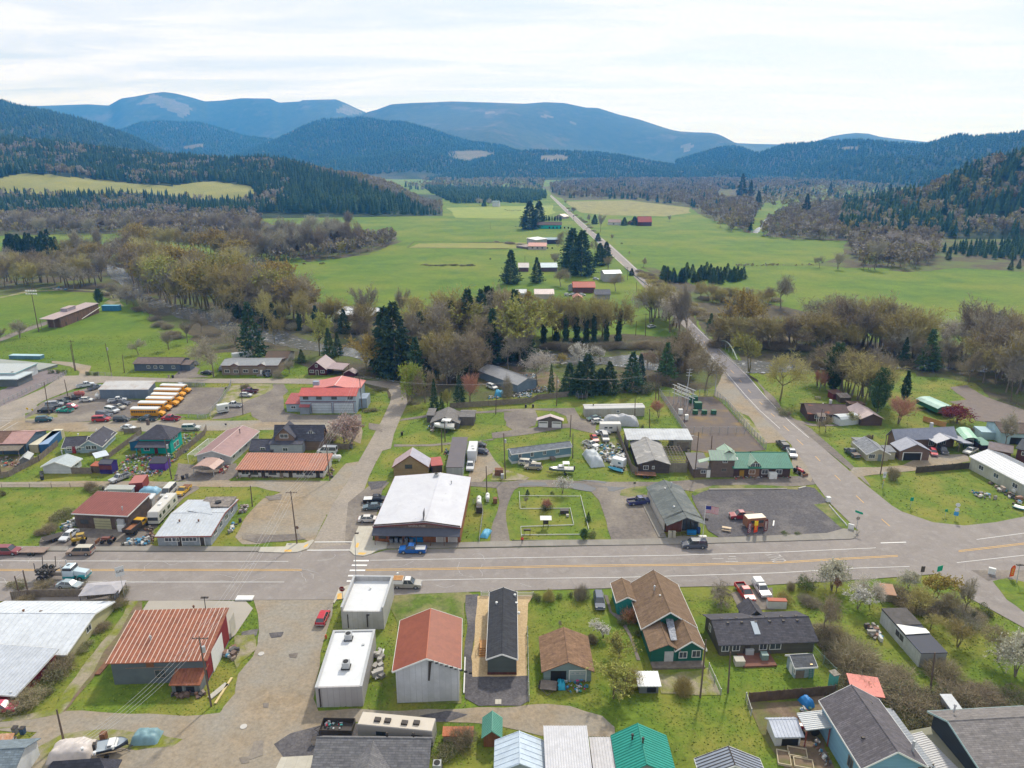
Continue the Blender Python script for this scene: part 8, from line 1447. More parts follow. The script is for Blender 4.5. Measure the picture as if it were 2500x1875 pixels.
for q_ in rn(1):m=MB().l([Ve(wavy(x,z))for x,z in((0,-1.2),(.9,-1.2),(.9,-.6),(0,-.6))],.01,up=(0,-1,0));o=m.g('flag',TD);o.location=(p.x+(q.x-p.x)*.75,p.y,h-2.6);tag(o,'small black flag below striped flag','flag')
# ---- fences
def fe(px,h,kind,lb,gap=2.6,mat=None,z=0,name=None,gp=None):
 pts=[G(q)for q in px];o0=pts[0];mat=mat or WG;r=em(name or{'wood':'wooden_fence','link':'chain_link_fence','rail':'rail_fence','low':'border_rail','picket':'picket_fence'}[kind],(o0.x,o0.y,z),0,lb,'fence',gp)
 m=MB();pst=[]
 for a,b in zip(pts,pts[1:]):
  a=a-o0;b=b-o0;d=b-a;L_=d.length;u=d.normalized();n=Ve((-u.y,u.x,0))*.03;k=max(1,round(L_/gap))
  for i in rn(k+1):pst.append(a+d*i/k)
  Z=Ve((0,0,1))
  def bar(z0,z1,s0=0,s1=1,t=1.0,mm=0):m.add([a+d*s0-n*t+Z*z0,a+d*s1-n*t+Z*z0,a+d*s1+n*t+Z*z0,a+d*s0+n*t+Z*z0,a+d*s0-n*t+Z*z1,a+d*s1-n*t+Z*z1,a+d*s1+n*t+Z*z1,a+d*s0+n*t+Z*z1],[(0,3,2,1),(4,5,6,7),(0,1,5,4),(1,2,6,5),(2,3,7,6),(3,0,4,7)],mm)
  if kind=='wood':
   nb=int(L_/.28);
   for i in rn(nb):bar(.05,h-random.uniform(0,.08),(i+.06)/nb,(i+.94)/nb)
  elif kind=='link':
   bar(h-.05,h,t=.8);bar(.05,.08,t=.5);nb=min(int(L_/.22),400)
   for i in rn(nb):bar(.05,h,i/nb,(i+.13)/nb,t=.3)
  elif kind=='picket':
   bar(.25,.32);bar(h*.8,h*.8+.07);nb=int(L_/.2)
   for i in rn(nb):bar(.05,h,(i+.2)/nb,(i+.65)/nb)
  elif kind=='low':bar(.1,h)
  else:
   for zz in((.3,.36),(.65,.71),(1.0,1.06)):bar(*zz)
 m.g({'wood':'boards','link':'mesh_panel','low':'rail','picket':'pickets'}.get(kind,'rail'),mat,r)
 if kind!='low':
  done=[]
  for q in pst[:90]:
   if any((q-e).length<.3 for e in done):continue
   done.append(q);w_=.07 if kind!='rail'else .05;pm=MB();pm.q(q.x-w_,q.x+w_,q.y-w_,q.y+w_,0,h+.1);pm.g('post',mat,r)
 return r
cl=col('galvanised',(.36,.37,.37),ro=.4)
fe([*B0(380,500,560,350)],1.8,'wood','weathered board fence by blue container');fe([*B0(-40,670,90,650,200,590,380,500)],1.7,'wood','old board fence round toy-strewn yard');fe([*B0(695,620,885,620)],1.9,'wood','dark board fence between white garage and hut')
fe([*B0(1200,235,1365,215)],1.6,'wood','short fence behind light-blue house');fe([*B0(1000,510,1365,235)],1.6,'wood','board fence between light-blue and turquoise houses');fe([*B0(1700,480,1975,250),B1(215,200)],1.9,'wood','long board fence right of turquoise house')
fe([*B1(1370,380,1590,385,1660,250)],1.8,'wood','dark fence round magnolia corner');fe([*B3(1000,200,1150,600,1210,640)],2.3,'wood','tall leaning board fence of junk compound');fe([*C2(1180,1255,1620,1225,1975,1200),*C3(440,1170,740,1140)],2.0,'wood','long grey board fence behind lane')
fe([*B5(930,615,1445,570)],1.9,'wood','dark board fence along corner lot',mat=M('fence_dark',(.1,.08,.06),(.06,.05,.04),s=1));fe([*C5(1000,1375,1215,1440)],1.8,'wood','new orange wooden fence by maroon tree',mat=WOODN);fe([*A3(1085,1130,1780,1070)],1.9,'wood','brown board fence behind raised garden yard',mat=M('fence_brown',(.15,.1,.07),(.09,.06,.045),s=1))
fe([*A0(100,300,230,280,720,275)],1.8,'wood','old board fence smothered with brambles along highway');fe([*A0(710,290,1000,230)],.9,'wood','broken low fence by canopy corner');fe([*A2(580,270,640,270)],1.1,'picket','short white picket fence left of manufactured home',mat=TW_);fe([*A2(870,272,1000,275)],1.1,'picket','white picket fence right of manufactured home',mat=TW_)
fe([*A2(955,560,968,1120)],1.2,'link','grey fence between gravel drive and garage lawn',mat=cl);fe([*A3(1600,720,1790,915)],1.5,'link','sagging green wire fence by grey house lawn',mat=col('wire_green',(.2,.28,.24)));fe([*A3(765,860,860,1070)],1.2,'link','wire fence of small fenced patch',mat=cl);fe([*A3(1065,1110,1105,1240)],1.4,'link','grey gate at end of brown board fence',mat=cl)
fe([*C4(60,1140,570,1130,700,1240,900,1480,1065,1655)],2.4,'link','tall chain-link fence round electrical yard, roadside',mat=cl);fe([*C4(40,1120,140,1270,290,1490)],2.2,'link','chain-link fence round electrical yard, left side',mat=cl);fe([*C4(290,1495,860,1495)],2.2,'link','chain-link fence across electrical yard',mat=cl)
fe([*C0(0,1230,300,1080,570,975,640,925)],1.6,'link','chain-link fence along school street',mat=cl);fe([*C0(830,930,1080,945)],1.5,'link','chain-link fence at field corner',mat=cl);fe([*C0(1560,1030,1975,1040),*C1(180,1040,370,1045)],1.5,'link','chain-link fence at top of bus lot',mat=cl);fe([*C1(450,1300,540,1210,640,1060,650,1010)],1.7,'link','chain-link fence between bus lot and drive',mat=cl);fe([*C0(1820,1340,1990,1350),*C1(330,1350,450,1330)],1.3,'link','wire fence along street behind buses',mat=cl)
fe([*B0(20,760,290,758,500,756,860,750)],1.3,'rail','wire pasture fence along alley',gap=6);fe([*B3(70,800,78,960)],.4,'low','white low rail at left of park lawn',mat=TW_);fe([*B3(80,962,560,958)],.3,'low','white low rail across park lawn',mat=TW_);fe([*B3(560,958,595,1115)],.4,'low','white low rail right of park barbecue',mat=TW_);fe([*B3(595,1118,85,1135,90,1230)],.3,'low','white low rail in front of notice stand',mat=TW_);fe([*B3(90,1215,660,1210)],.3,'low','white low rail near pavement',mat=TW_);fe([*B3(660,838,740,1165)],.45,'low','long white low rail along park drive',mat=TW_);fe([*B3(75,835,650,840)],.25,'low','thin low rail at top of park lawn',mat=TW_)
fe([*B4(1475,930,1560,1030,1650,1130)],.5,'low','white guard rail on verge by junction',mat=TW_);fe([*B2(1205,910,1280,905,1300,1010,1265,1280)],1.2,'link','wire fence by store lawn',mat=cl);fe([*C2(320,960,760,985)],1.1,'rail','dark rail fence below tallest conifer')
fe([*C0(60,560,250,480,480,400)],1.1,'rail','rail fence of ball field');fe([*D1(1310,1345,1360,1300,2124,1305),*D4(0,590,380,595)],1.4,'rail','post fence along dry paddock, back',gap=5);fe([*D1(1315,1345,2124,1357),*D4(60,660,420,660)],1.4,'rail','post fence along dry paddock, front',gap=5)
fe([*C4(480,540,620,680,790,850,885,925)],1.3,'rail','dark bridge parapet rail, river side right',mat=col('bridge_concrete',(.34,.33,.29)),gap=2);fe([*C4(380,610,460,700,640,900)],1.2,'rail','pale bridge parapet rail, left side',mat=MC['bridge_concrete'],gap=2);fe([(1525,655),(1570,690),(1600,715)],.9,'low','guard rail by far road',mat=cl);fe([*C4(885,935,990,1000)],.8,'low','guard rail right after bridge',mat=WG)
m=MB();a,b=G(C4(600,620)),G(C4(790,790));d=b-a;
for i in rn(12):
 t0,t1=i/12,(i+1)/12;f=lambda t:a+d*t+Ve((0,0,.3+3.6*sin(pi*t)));m.t(f(t0),f(t1),.28,n=6)
 if i%2:m.t(f(t0),Ve((f(t0).x,f(t0).y,.2)),.12,n=5)
tag(m.g('bridge_arch',col('arch_green',(.33,.38,.32))),'low pale green arch on river side of road bridge','bridge arch')
# ---- small things
def bx(name,lb,cat,px,w,d,h,mat,rz=0,z=.1,lid=None,gp=None,legs=False):
 p=G(px);m=MB();
 if legs:
  for sx in(-1,1):
   for sy in(-1,1):m.q(sx*w*.42-.05,sx*w*.42+.05,sy*d*.42-.05,sy*d*.42+.05,0,h*.8)
  m.q(-w/2,w/2,-d/2,d/2,h*.8,h)
 else:m.q(-w/2,w/2,-d/2,d/2,0,h);m.q(-w/2-.03,w/2+.03,-d/2-.03,d/2+.03,h,h+.06)
 o=m.g(name,mat);o.location=(p.x,p.y,z);o.rotation_euler=(0,0,rz);bv=o.modifiers.new('b','BEVEL');bv.width=.03;return tag(o,lb,cat,gp)
gn=col('cabinet_green',(.03,.11,.06))
for i,(x,y,w,h)in en(((365,1200,2.6,2.4),(408,1255,2.4,2.2),(383,1308,1.6,1.3),(470,1308,1.6,1.3),(560,1308,1.6,1.3))):bx('transformer_cabinet',['rear tall green','front tall green','left small green','middle small green','right small green'][i]+' transformer cabinet in electrical yard','cabinet',C4(x,y),w,w*.8,h,gn)
for x,y,l in((240,1310,'white'),(295,1365,'white front')):bx('switch_cabinet',l+' switch cabinet in electrical yard','cabinet',C4(x,y),1.3,1,1.7,TW_)
a=P(C4(175,1210));m=MB();r=em('switch_rack',(a.x,a.y,0),R(-62),'white pipe switch rack standing in electrical yard','rack')
for i,x in en((0,3.5,7)):m=MB().q(x-.1,x+.1,-.1,.1,0,7.0);m.q(x-.1,x+.1,1.9,2.1,0,7.0);m.g('column',MET,r)
for z_ in(4.0,5.4,6.8):m=MB().t((-1,0,z_),(8,0,z_),.12,n=6);m.t((-1,2,z_),(8,2,z_),.12,n=6);m.g('bus_bar',TW_,r)
bn_=[('grey',(.2,.2,.21)),('blue-lidded',(.04,.08,.16)),('pale',(.42,.36,.3)),('black',(.03,.03,.03))]
for px,q,l in((A0(130,1380),0,'left one behind corner shed'),(A0(190,1385),1,'right one behind corner shed'),(A0(115,1470),2,'by the orange-roofed shed'),(B0(410,680),3,'on grass left of white garage'),(B0(405,635),0,'beside white garage corner'),(B0(1705,670),2,'left of three on alley'),(B0(1765,675),3,'middle of three on alley'),(B0(1805,660),0,'right of three on alley'),(C1(50,960),2,'by slate-blue house street'),(C1(88,960),3,'second by slate-blue house street'),(C1(148,920),0,'at slate-blue house drive'),(C3(330,1245),3,'left by grey board fence'),(C3(400,1245),3,'right by grey board fence, lid open'),(B3(1700,410),2,'by compound double door'),(B1(1615,375),0,'at the magnolia corner'),(B2(520,250),3,'on grass verge behind log building'),(A1(890,1470),2,'by charcoal house corner')):
 p=G(px);m=MB();frust(m,-.28,.28,.26,.0,-.34,.34,.32,1.0);m.q(-.36,.36,-.34,.36,1.0,1.08,1);o=m.g('wheelie_bin',[col('bin_'+bn_[q][0],bn_[q][1]),TD]);o.location=(p.x,p.y,.1);tag(o,'%s wheelie bin %s'%(bn_[q][0],l),'bin')
def tank(lb,a,b,r0,z=.5,c=TW_):
 p,q=G(a),G(b);m=MB();d=(q-p);L_=d.length;mid=(p+q)/2;m.t((-L_/2+r0*.5,0,z+r0),(L_/2-r0*.5,0,z+r0),r0,n=14);m.ell((-L_/2+r0*.5,0,z+r0),(r0*.6,r0,r0),12,6);m.ell((L_/2-r0*.5,0,z+r0),(r0*.6,r0,r0),12,6);m.q(-.2,.2,-.2,.2,z+2*r0-.05,z+2*r0+.25)
 for x in(-L_*.3,L_*.3):m.q(x-.1,x+.1,-.4,.4,0,z+.3)
 o=m.g('propane_tank',[c],smo=False);o.location=(mid.x,mid.y,.05);o.rotation_euler=(0,0,atan2(d.y,d.x));tag(o,lb,'tank')
tank('white propane tank by white work van',*B1(1405,495,1515,495),.65);tank('long white propane tank on store lawn',*B2(1260,950,1262,885),.6);tank('short white propane tank near drive',*B2(1345,900,1345,850),.5);tank('rusty red tank in parking lot cluster',*C0(720,1145,820,1140),.8,c=M('tank_red',(.42,.13,.11),(.3,.1,.08),s=1));tank('small white tank by bus garage corner',*C0(925,1160,965,1160),.7)
bx('generator','black generator box behind long propane tank','generator',B2(1265,990),1.4,1.6,1.5,TD);bx('crate','dark brown crate on grass by drive','crate',B2(1418,900),1,1.2,1.2,RS);bx('mailbox_unit','left pale parcel mailbox unit before post office','mailbox',B3(1525,1240),.9,.6,1.6,col('mail_tan',(.45,.42,.33)));bx('mailbox_unit','right pale parcel mailbox unit before post office','mailbox',B3(1555,1240),.9,.6,1.6,MC['mail_tan']);bx('bench','bright blue bench in front of post office','bench',B3(1730,1205),2.0,.7,.9,col('blue_bright',(.02,.22,.55)));bx('mailbox','dark blue mailbox in front of post office','mailbox',B3(1797,1195),.7,.6,1.4,col('blue_mail',(.02,.06,.2)))
bx('bench','long blue bench under store awning','bench',B2(660,1275),3.0,.7,1.1,MC['blue_bright']);bx('barbecue_grill','dark park grill at left front of lawn','grill',B3(145,1215),1.6,.6,1.5,TD,legs=True);bx('picnic_table','dark metal bench table on park lawn','table',B3(505,1000),2.0,1.2,.8,TD);bx('flower_tub','small round pale tub on park lawn','tub',B3(535,1035),.6,.6,.5,cS)
r=em('notice_stand',(G(B3(325,1140)).x,G(B3(325,1140)).y,0),0,'roofed notice stand with white top on park lawn','notice board');m=MB()
for x in(-.55,.55):m.q(x-.06,x+.06,-.06,.06,0,2.3)
m.g('post',TD,r);MB().q(-.5,.5,-.05,.05,.9,1.9).g('board',TD,r);m=MB().l([(-1.3,-.7,2.35),(1.3,-.7,2.35),(1.3,.7,2.7),(-1.3,.7,2.7)],.08);m.g('roof',TW_,r)
def picnic(px,lb,mat):
 p=G(px);r=em('picnic_table',(p.x,p.y,.12),R(-20),lb,'picnic table');MB().q(-1,1,-.4,.4,.7,.78).g('table_top',mat,r)
 for s in(-1,1):MB().q(-1,1,s*.75-.14,s*.75+.14,.4,.46).g('bench_seat',mat,r)
 m=MB().q(-.8,-.7,-.8,.8,.3,.4);m.q(.7,.8,-.8,.8,.3,.4)
 for x in(-.75,.75):
  for s in(-1,1):m.t((x,s*.25,.7),(x,s*.6,0),.05)
 m.g('frame',mat,r)
picnic(B4(487,1170),'new pale wooden picnic table in dark gravel lot',M('pine_pale',(.62,.5,.36),(.5,.38,.26),s=2));picnic(C4(1565,1165),'weathered picnic table on lawn east of road',WG)
bx('sandwich_board','white sandwich board on forecourt at right','sign',A4(1725,90),1.2,.5,1.3,TW_,R(-30));bx('sandwich_board','white board sign at junction verge','sign',B4(1685,1160),1.2,.3,1.3,TW_,R(-40));bx('ticket_machine','small white machine post at lot corner','post',B4(1468,890),.9,.9,1.2,TW_);bx('concrete_block','pale concrete slab lying on weedy kerb line','slab',A1(325,292),3.2,1.4,.25,TW_);bx('patio_heater','boxy grey heater by grey house deck','cabinet',A3(1085,740),1.4,1.2,1.2,MET);bx('air_conditioner','grey-green heat pump on lawn by long house','heat pump',A3(1210,785),1.1,1.1,1.2,col('hp_green',(.2,.28,.26)));bx('gas_grill','dark grill on brown deck','grill',A3(1045,735),1.2,.6,1.2,TD);bx('stone_ornament','cream beehive-shaped heap on brown deck','ornament',A3(1008,820),1.6,1.4,1.0,cS)
bx('ice_box','white appliance in front of green-roofed building','freezer',B4(930,665),2.0,1.2,1.6,TW_);bx('water_tote','white caged water tank by repair shop, lower','tank',B0(1190,1165),1.7,1.5,1.5,TW_);bx('water_tote','white caged water tank stacked on lower one','tank',B0(1190,1160),1.5,1.4,1.2,MET,z=1.65);bx('burn_barrel','rusty burn barrel on lower-left verge','barrel',A0(845,1430),.8,.8,1.1,RS);bx('meter_box','grey utility box near lane grass','cabinet',B2(1488,665),.8,.7,1.2,MET);bx('compost_bin','dark wooden bin at lane grass','bin',B2(1455,630),2.2,1.6,1.6,RS);bx('lid','square pale lid on dark gravel','cover',A2(718,1130),.9,1.0,.05,cS)
for q,(x,y)in en(((1370,1590),(1480,1545),(1530,1635))):
 p=G(A3(x,y));m=MB();w,d=(2.6,1.7)if q else(1.8,2.6);m.q(-w/2,w/2,-d/2,-d/2+.12,0,.35);m.q(-w/2,w/2,d/2-.12,d/2,0,.35);m.q(-w/2,-w/2+.12,-d/2+.12,d/2-.12,0,.35);m.q(w/2-.12,w/2,-d/2+.12,d/2-.12,0,.35);r=m.g('raised_bed',M('pine_pale2',(.5,.42,.3),(.4,.33,.22),s=2));r.location=(p.x,p.y,.1);r.rotation_euler=(0,0,R(-14));tag(r,['left','upper right','lower right'][q]+' raised wooden garden bed in dirt yard','garden bed');MB().q(-w/2+.12,w/2-.12,-d/2+.12,d/2-.12,.05,.22).g('soil',gS,r)
for a,b,w_,l,mt in((*A0(1745,1145,1880,935),.35,'long yellow plank on grass by workshop pole',M('plank_y',(.62,.5,.25),(.5,.4,.2),s=1)),(*A0(1700,1100,1840,985),.9,'grey planks stacked by yellow plank',cS),(*A0(790,910,880,800),.9,'rotten log pile left of workshop',RS),(*A1(1385,950,1450,705),.25,'long white pipes along white-roofed building',TW_),(*A2(440,1060,450,770),.2,'white downpipe lying by red-roofed barn',TW_),(*B4(938,1130,945,1080),.3,'white folded board in dark lot',TW_)):
 p,q=G(a),G(b);d=q-p;m=MB().q(0,d.length,-w_/2,w_/2,0,.18);o=m.g('planks',mt);o.location=(p.x,p.y,.12);o.rotation_euler=(0,0,atan2(d.y,d.x));tag(o,l,'lumber')
p=G(C3(870,1155));r=em('trampoline',(p.x,p.y,0),0,'round black trampoline before row of firs','trampoline');m=MB().t((0,0,.85),(0,0,.9),2.0,n=20);m.g('mat',TD,r);m=MB();
for i in rn(8):a_=i*pi/4;m.t((2*cos(a_),2*sin(a_),0),(2*cos(a_),2*sin(a_),2.4),.04)
m.g('net_pole',MET,r)
p=G(A0(850,290));r=em('canopy_tent',(p.x,p.y,0),R(8),'grey sagging canopy tent in corner of fenced yard','canopy');m=MB().add([(-3.6,-2,2.3),(3.6,-2,2.3),(3.6,2,2.5),(-3.6,2,2.5),(-1,0,3.2),(1.6,0,3.0)],[(0,1,5,4),(1,2,5),(2,3,4,5),(3,0,4)]);m.l([(-3.6,-2,2.28),(3.6,-2,2.28),(3.6,2,2.48),(-3.6,2,2.48)],.03);m.g('cloth',M('canopy_grey',(.42,.4,.42),(.33,.32,.34),s=.8),r);m=MB()
for x in(-3.4,3.4):
 for y in(-1.8,1.8):m.t((x,y,0),(x,y,2.3),.05)
m.g('frame',TD,r)
p=G(A3(1590,940));r=em('step_ladder',(p.x,p.y,.05),0,'green stepladder standing by grey-shingled shed','ladder');m=MB()
for s in(-.3,.3):m.t((s,0,0),(s*.7,.5,2.4),.05);m.t((s,1.1,0),(s*.7,.5,2.4),.04)
for k in rn(6):m.t((-.28,.06+.07*k,.35*k+.2),(.28,.06+.07*k,.35*k+.2),.03)
m.g('rungs',col('ladder_green',(.05,.22,.18)),r);MB().q(-.2,.2,.4,.65,2.38,2.46).g('cap',pn((.7,.4,.02)),r)
p=G(A1(983,615));m=MB().t((0,0,0),(0,0,.7),.16,n=8);m.t((-.25,0,.45),(.25,0,.45),.09,n=6);m.ell((0,0,.72),(.17,.17,.14),8,4);o=m.g('fire_hydrant',col('hydrant',(.55,.13,.05)));o.location=(p.x,p.y,.1);tag(o,'orange fire hydrant at corner of long white-roofed building','hydrant')
for px,l in((B1(540,1085),'black round valve on weeds by peeled-roof shop'),):
 p=G(px);m=MB().t((0,0,0),(0,0,.9),.35,n=10);o=m.g('barrel',TD);o.location=(p.x,p.y,.05);tag(o,l,'barrel')
def beast(px,c,l,s=1.0,rz=0,name='cow'):
 p=G(px);m=MB().ell((0,0,1.15*s),(1.05*s,.38*s,.42*s),10,6);m.ell((-.55*s,0,1.12*s),(.5*s,.36*s,.4*s),8,5)
 for x in(-.75,.7):
  for y in(-.2,.2):m.t((x*s,y*s,1.0*s),(x*s,y*s,.5*s),.12*s,.08*s,6);m.t((x*s,y*s,.5*s),(x*s+.03,y*s,0),.08*s,.06*s,6)
 m.t((.9*s,0,1.25*s),(1.45*s,0,.8*s),.22*s,.16*s,7);m.ell((1.6*s,0,.62*s),(.3*s,.15*s,.17*s),8,5);m.t((-1.05*s,0,1.3*s),(-1.15*s,0,.5*s),.04,.03,4)
 for y in(-.16,.16):m.t((1.42*s,y*s,.85*s),(1.4*s,y*2*s,.95*s),.05*s,.02,4)
 o=m.g(name,col('beast_%d'%int(sum(c)*99),c),smo=True);o.location=(p.x,p.y,0);o.rotation_euler=(0,0,rz);tag(o,l,name)
beast(D1(475,1482),(.12,.05,.03),'brown horse grazing below bare belt, left one',name='horse',rz=3);beast(D1(607,1480),(.06,.035,.03),'dark horse grazing below bare belt, middle one',name='horse');beast(D1(628,1478),(.08,.04,.03),'dark horse grazing below bare belt, right one',name='horse')
beast(D4(207,772),(.02,.02,.02),'black cow alone in central pasture',rz=1.2);beast(D4(1625,603),(.02,.02,.02),'black cow lying far right of road',rz=.5)
for i in rn(8):beast(D4(370+i*23,236+(i*37)%14),(.03,.03,.03),['first','second','third','fourth','fifth','sixth','seventh','eighth'][i]+' black cow from left in far herd',rz=i)
p=G(B3(98,1302));sk=bpy.data.meshes.new('body');J=[(0,0,.92),(0,0,1.2),(0,-.01,1.42),(0,-.01,1.53),(0,-.02,1.66),(.1,0,.88),(.11,.02,.48),(.12,0,.06),(-.1,0,.88),(-.12,-.12,.5),(-.12,-.08,.06),(.19,0,1.4),(.26,-.02,1.12),(.2,-.16,.94),(-.19,0,1.4),(-.26,.02,1.12),(-.22,-.1,.9),(.12,-.13,.04),(-.12,-.22,.04)]
E=[(0,1),(1,2),(2,3),(3,4),(0,5),(5,6),(6,7),(0,8),(8,9),(9,10),(2,11),(11,12),(12,13),(2,14),(14,15),(15,16),(7,17),(10,18)];sk.from_pydata(J,E,[]);RR=[.15,.14,.15,.06,.105,.1,.07,.05,.1,.07,.05,.07,.05,.035,.07,.05,.035,.045,.045]
o=bpy.data.objects.new('person',sk);C.objects.link(o);o.location=(p.x,p.y,.27);mo=o.modifiers.new('skin','SKIN');
for i,v in en(sk.skin_vertices[0].data):v.radius=(RR[i],RR[i]*.85);v.use_root=(i==0)
mo.use_smooth_shade=True;ss=o.modifiers.new('s','SUBSURF');ss.levels=ss.render_levels=1;sk.materials.append(M('trousers_dark',(.03,.03,.035)));tag(o,'person in an orange-red jacket and dark trousers standing at park corner','person')
m=MB().t((0,0,.98),(0,0,1.44),.19,.22,n=12);
for s in(-1,1):m.t((s*.19,0,1.42),(s*.265,-.01,1.12),.09,.075,n=8);m.t((s*.265,-.01,1.12),(s*.22,-.13,.96),.075,.06,n=8)
m.g('jacket',col('jacket_red',(.62,.07,.03)),o,smo=True);m=MB().ell((0,-.02,1.66),(.115,.13,.145),12,8);m.t((0,-.14,1.65),(0,-.165,1.63),.02,.012,5);m.g('face',col('skin',(.42,.25,.18)),o,smo=True);m=MB().ell((0,.02,1.7),(.125,.13,.12),10,6);m.g('hair',TD,o,smo=True)
# ---- trees and shrubs one can tell apart
T=tre
T('fir',*C1(860,770,860,215),'huge dark conifer behind tan house with twin gables',.95)
T('firwide',*C2(660,950,690,215),'tallest dark conifer, by bend of street behind fire hall',.95)
T('firwide',*C2(560,900,560,260),'slightly lower dark conifer merged with tallest one by street bend',.9)
T('column',*C0(962,250,940,105),'lone small dark cypress at end of ball-field building',1.0)
T('grey',*C0(190,575,185,395),'round reddish-grey bare tree by light mast on left field',1.2)
T('grey',*C0(0,640,0,450),'half-seen reddish-grey bare tree at left edge of field',1.2)
T('grey',*C0(1335,735,1320,580),'low spreading bare tree alone on grass behind slate-blue house',1.3)
T('grey',*C1(480,950,470,520),'large rounded bare tree in front of gap left of tan house',1.0)
T('grey',*C0(1630,690,1660,490),'bare tree at river end of left field, by brush',.9)
T('grey',*C0(1810,620,1800,390),'bare tree leaning at field corner near rapids',.9)
T('grey',*C0(1940,530,1930,300),'bare twisted tree near rapids at end of left field',.9)
T('grey',*C1(560,510,560,220),'slender grey tree on near bank left of huge dark conifer',.8)
T('weep',*C1(690,640,660,400),'leaning bare tree on bank just left of huge dark conifer',.8)
T('olive',*C1(960,490,960,60),'tall grey-green bare tree behind huge dark conifer',.8)
T('olive',*C1(1070,630,1060,300),'tall thin bare tree right of huge dark conifer by river',.6)
T('budding',*C1(1500,745,1480,290),'tall budding tree standing on bank behind maroon house',.75)
T('ivy',*C1(1310,500,1300,100),'dark ivy-grown tree on far bank left of white barn',.9)
T('fir',*C1(1670,440,1670,320),'little dark tree at left corner of white barn',1.2)
T('fir2',*C1(1330,810,1320,680),'small round-topped green fir left of maroon house',1.3)
T('shrub',C1(1250,820),3.5,'broad green garden tree by moss-roofed shed',3.0)
T('grey',*C1(1215,915,1200,780),'small bare garden tree in front of moss-roofed shed',1.2)
T('fir2',*C1(1600,770,1660,470),'bushy dark evergreen behind right end of maroon house',.9)
T('fir',*C1(1680,740,1690,520),'dark evergreen by river gap right of maroon house',.9)
T('gold',*C2(370,935,360,520),'yellow-topped round tree right of small maroon shed',1.0)
T('brushg',C2(400,935),5,'grey thicket skirt below yellow-topped round tree',6)
T('tall',*C2(380,500,360,20),'very tall bare tree with ivy trunk in front of white barn',.95)
T('ivy',*C2(330,470,340,200),'ivy-wrapped stem before right half of white barn',.5)
T('tall',*C2(720,430,720,60),'tall fan-shaped bare tree above tallest conifer',.8)
T('ivy',*C2(870,490,900,150),'lone ivy-trunked tree against green field right of tallest conifer',.95)
T('lime',*C2(810,1190,850,790),'bright yellow-green tree at right side of street bend',.7)
T('brown',*C2(940,1200,940,800),'bushy brown tree just right of bright yellow-green one',.8)
T('fir2',*C2(1110,470,1110,290),'grey-green round evergreen at edge of central field',1.2)
T('fir',*C2(1120,800,1130,430),'tall dark evergreen in middle of wood behind grey house',.8)
T('fir2',*C2(1320,900,1310,560),'green fir left of long grey diagonal roof',.7)
T('cream',*C2(1185,1010,1190,735),'pale lime blossoming tree beyond grey house roof',.75)
T('fir',*C2(1030,1280,1000,960),'dark slim fir behind left corner of grey house',.6)
T('fir2',*C2(1100,1260,1100,1100),'slim green fir over grey house ridge',.6)
T('budding',*C2(1160,1260,1160,1060),'thin budding tree above grey house ridge',.7)
T('fir',*C2(1270,1210,1280,930),'broad dark fir right of grey house by yard fence',.8)
T('rust',*C2(1370,1210,1400,900),'reddish bare tree by dark fir at fence end',.8)
T('fir',*C2(960,1000,960,700),'dark fir in wood behind brown bushy tree',.7)
T('grey',*C2(1450,800,1440,470),'fan-shaped pale bare tree left of diagonal grey roof',.9)
T('brown',*C2(1810,780,1820,360),'broad brown-olive tree in wood above diagonal roof',.9)
T('pale',*C3(440,1030,430,660),'large pale spreading tree in junk yard behind fence',1.1)
T('brushg',*C2(1740,1160,1750,860),'twiggy bare tree by blue tarp in junk yard',2.6)
T('white',*C3(850,820,850,610),'white-blossoming tree behind row of dark firs',1.2)
T('white',*C3(1050,800,1050,640),'smaller white-blossoming tree at river gap',1.0)
T('gold',*C3(660,830,670,720),'low bright olive bush-tree left of white blossom',1.5)
for q,(x,yb,yt,w_,t)in en(((750,1110,810,.75,'leftmost slim dark fir of row behind trampoline'),(850,1100,790,.85,'second fir of row, directly behind trampoline'),(920,1110,720,.8,'tallest fir of row behind trampoline'),(1130,1110,790,.9,'broad fir in middle of row above long white trailer'),(1050,1100,860,.9,'low bushy fir between tallest and broad one of row'),(1350,1080,700,.85,'rightmost full fir of row, above right end of white trailer'),(1430,1000,720,.5,'thin fir just right of rightmost full fir'))):
 T('fir'if q%2 else'firwide',C3(x,yb),C3(x,yt),t,w_*1.5,'row of firs behind trampoline')
T('pink',*C3(1500,840,1500,690),'small pinkish bare tree by river right of firs',1.1)
T('fir2',*C3(575,1100,572,815),'narrow green fir by power pole in junk yard',.45)
iv=[(1390,660,170,'first'),(1490,680,150,'second'),(1540,640,110,'third'),(1720,560,90,'fourth'),(1775,600,130,'fifth')]
for x,yb,yt,n in iv:T('ivy',C2(x,yb-120),C2(x,yt),n+' ivy-clad tree from left in row across central field edge',.85,'ivy-clad trees along river field')
for q,(x,yb,yt,n)in en(((500,620,150,'sixth'),(620,600,130,'seventh'),(720,640,150,'eighth'),(820,620,120,'ninth'),(910,640,150,'tenth'),(990,640,170,'eleventh'),(1105,640,180,'twelfth'),(1220,600,130,'thirteenth'))):
 T('ivy',C3(x,yb),C3(x,yt),n+' ivy-clad tree from left in row across central field edge',.9,'ivy-clad trees along river field')
for q,(x,yb,yt)in en(((250,380,90),(330,380,100),(180,380,120),(60,420,110),(400,560,350),(240,720,380),(130,700,380))):
 T('gold'if q<4 else'olive',C3(x,yb),C3(x,yt),['golden budding tree in front of far farm roofs','yellowish tree close to golden one before farm roofs','mossy golden tree left of pair before farm roofs','yellow-olive tree at left end of ivy row','mossy brown tree below ivy row','broad mossy tree left of white blossom','dark mossy tree at left foot of ivy row'][q],.85)
T('tall',*C3(1800,620,1800,60),'tallest slender bare tree left of bridge road',.6)
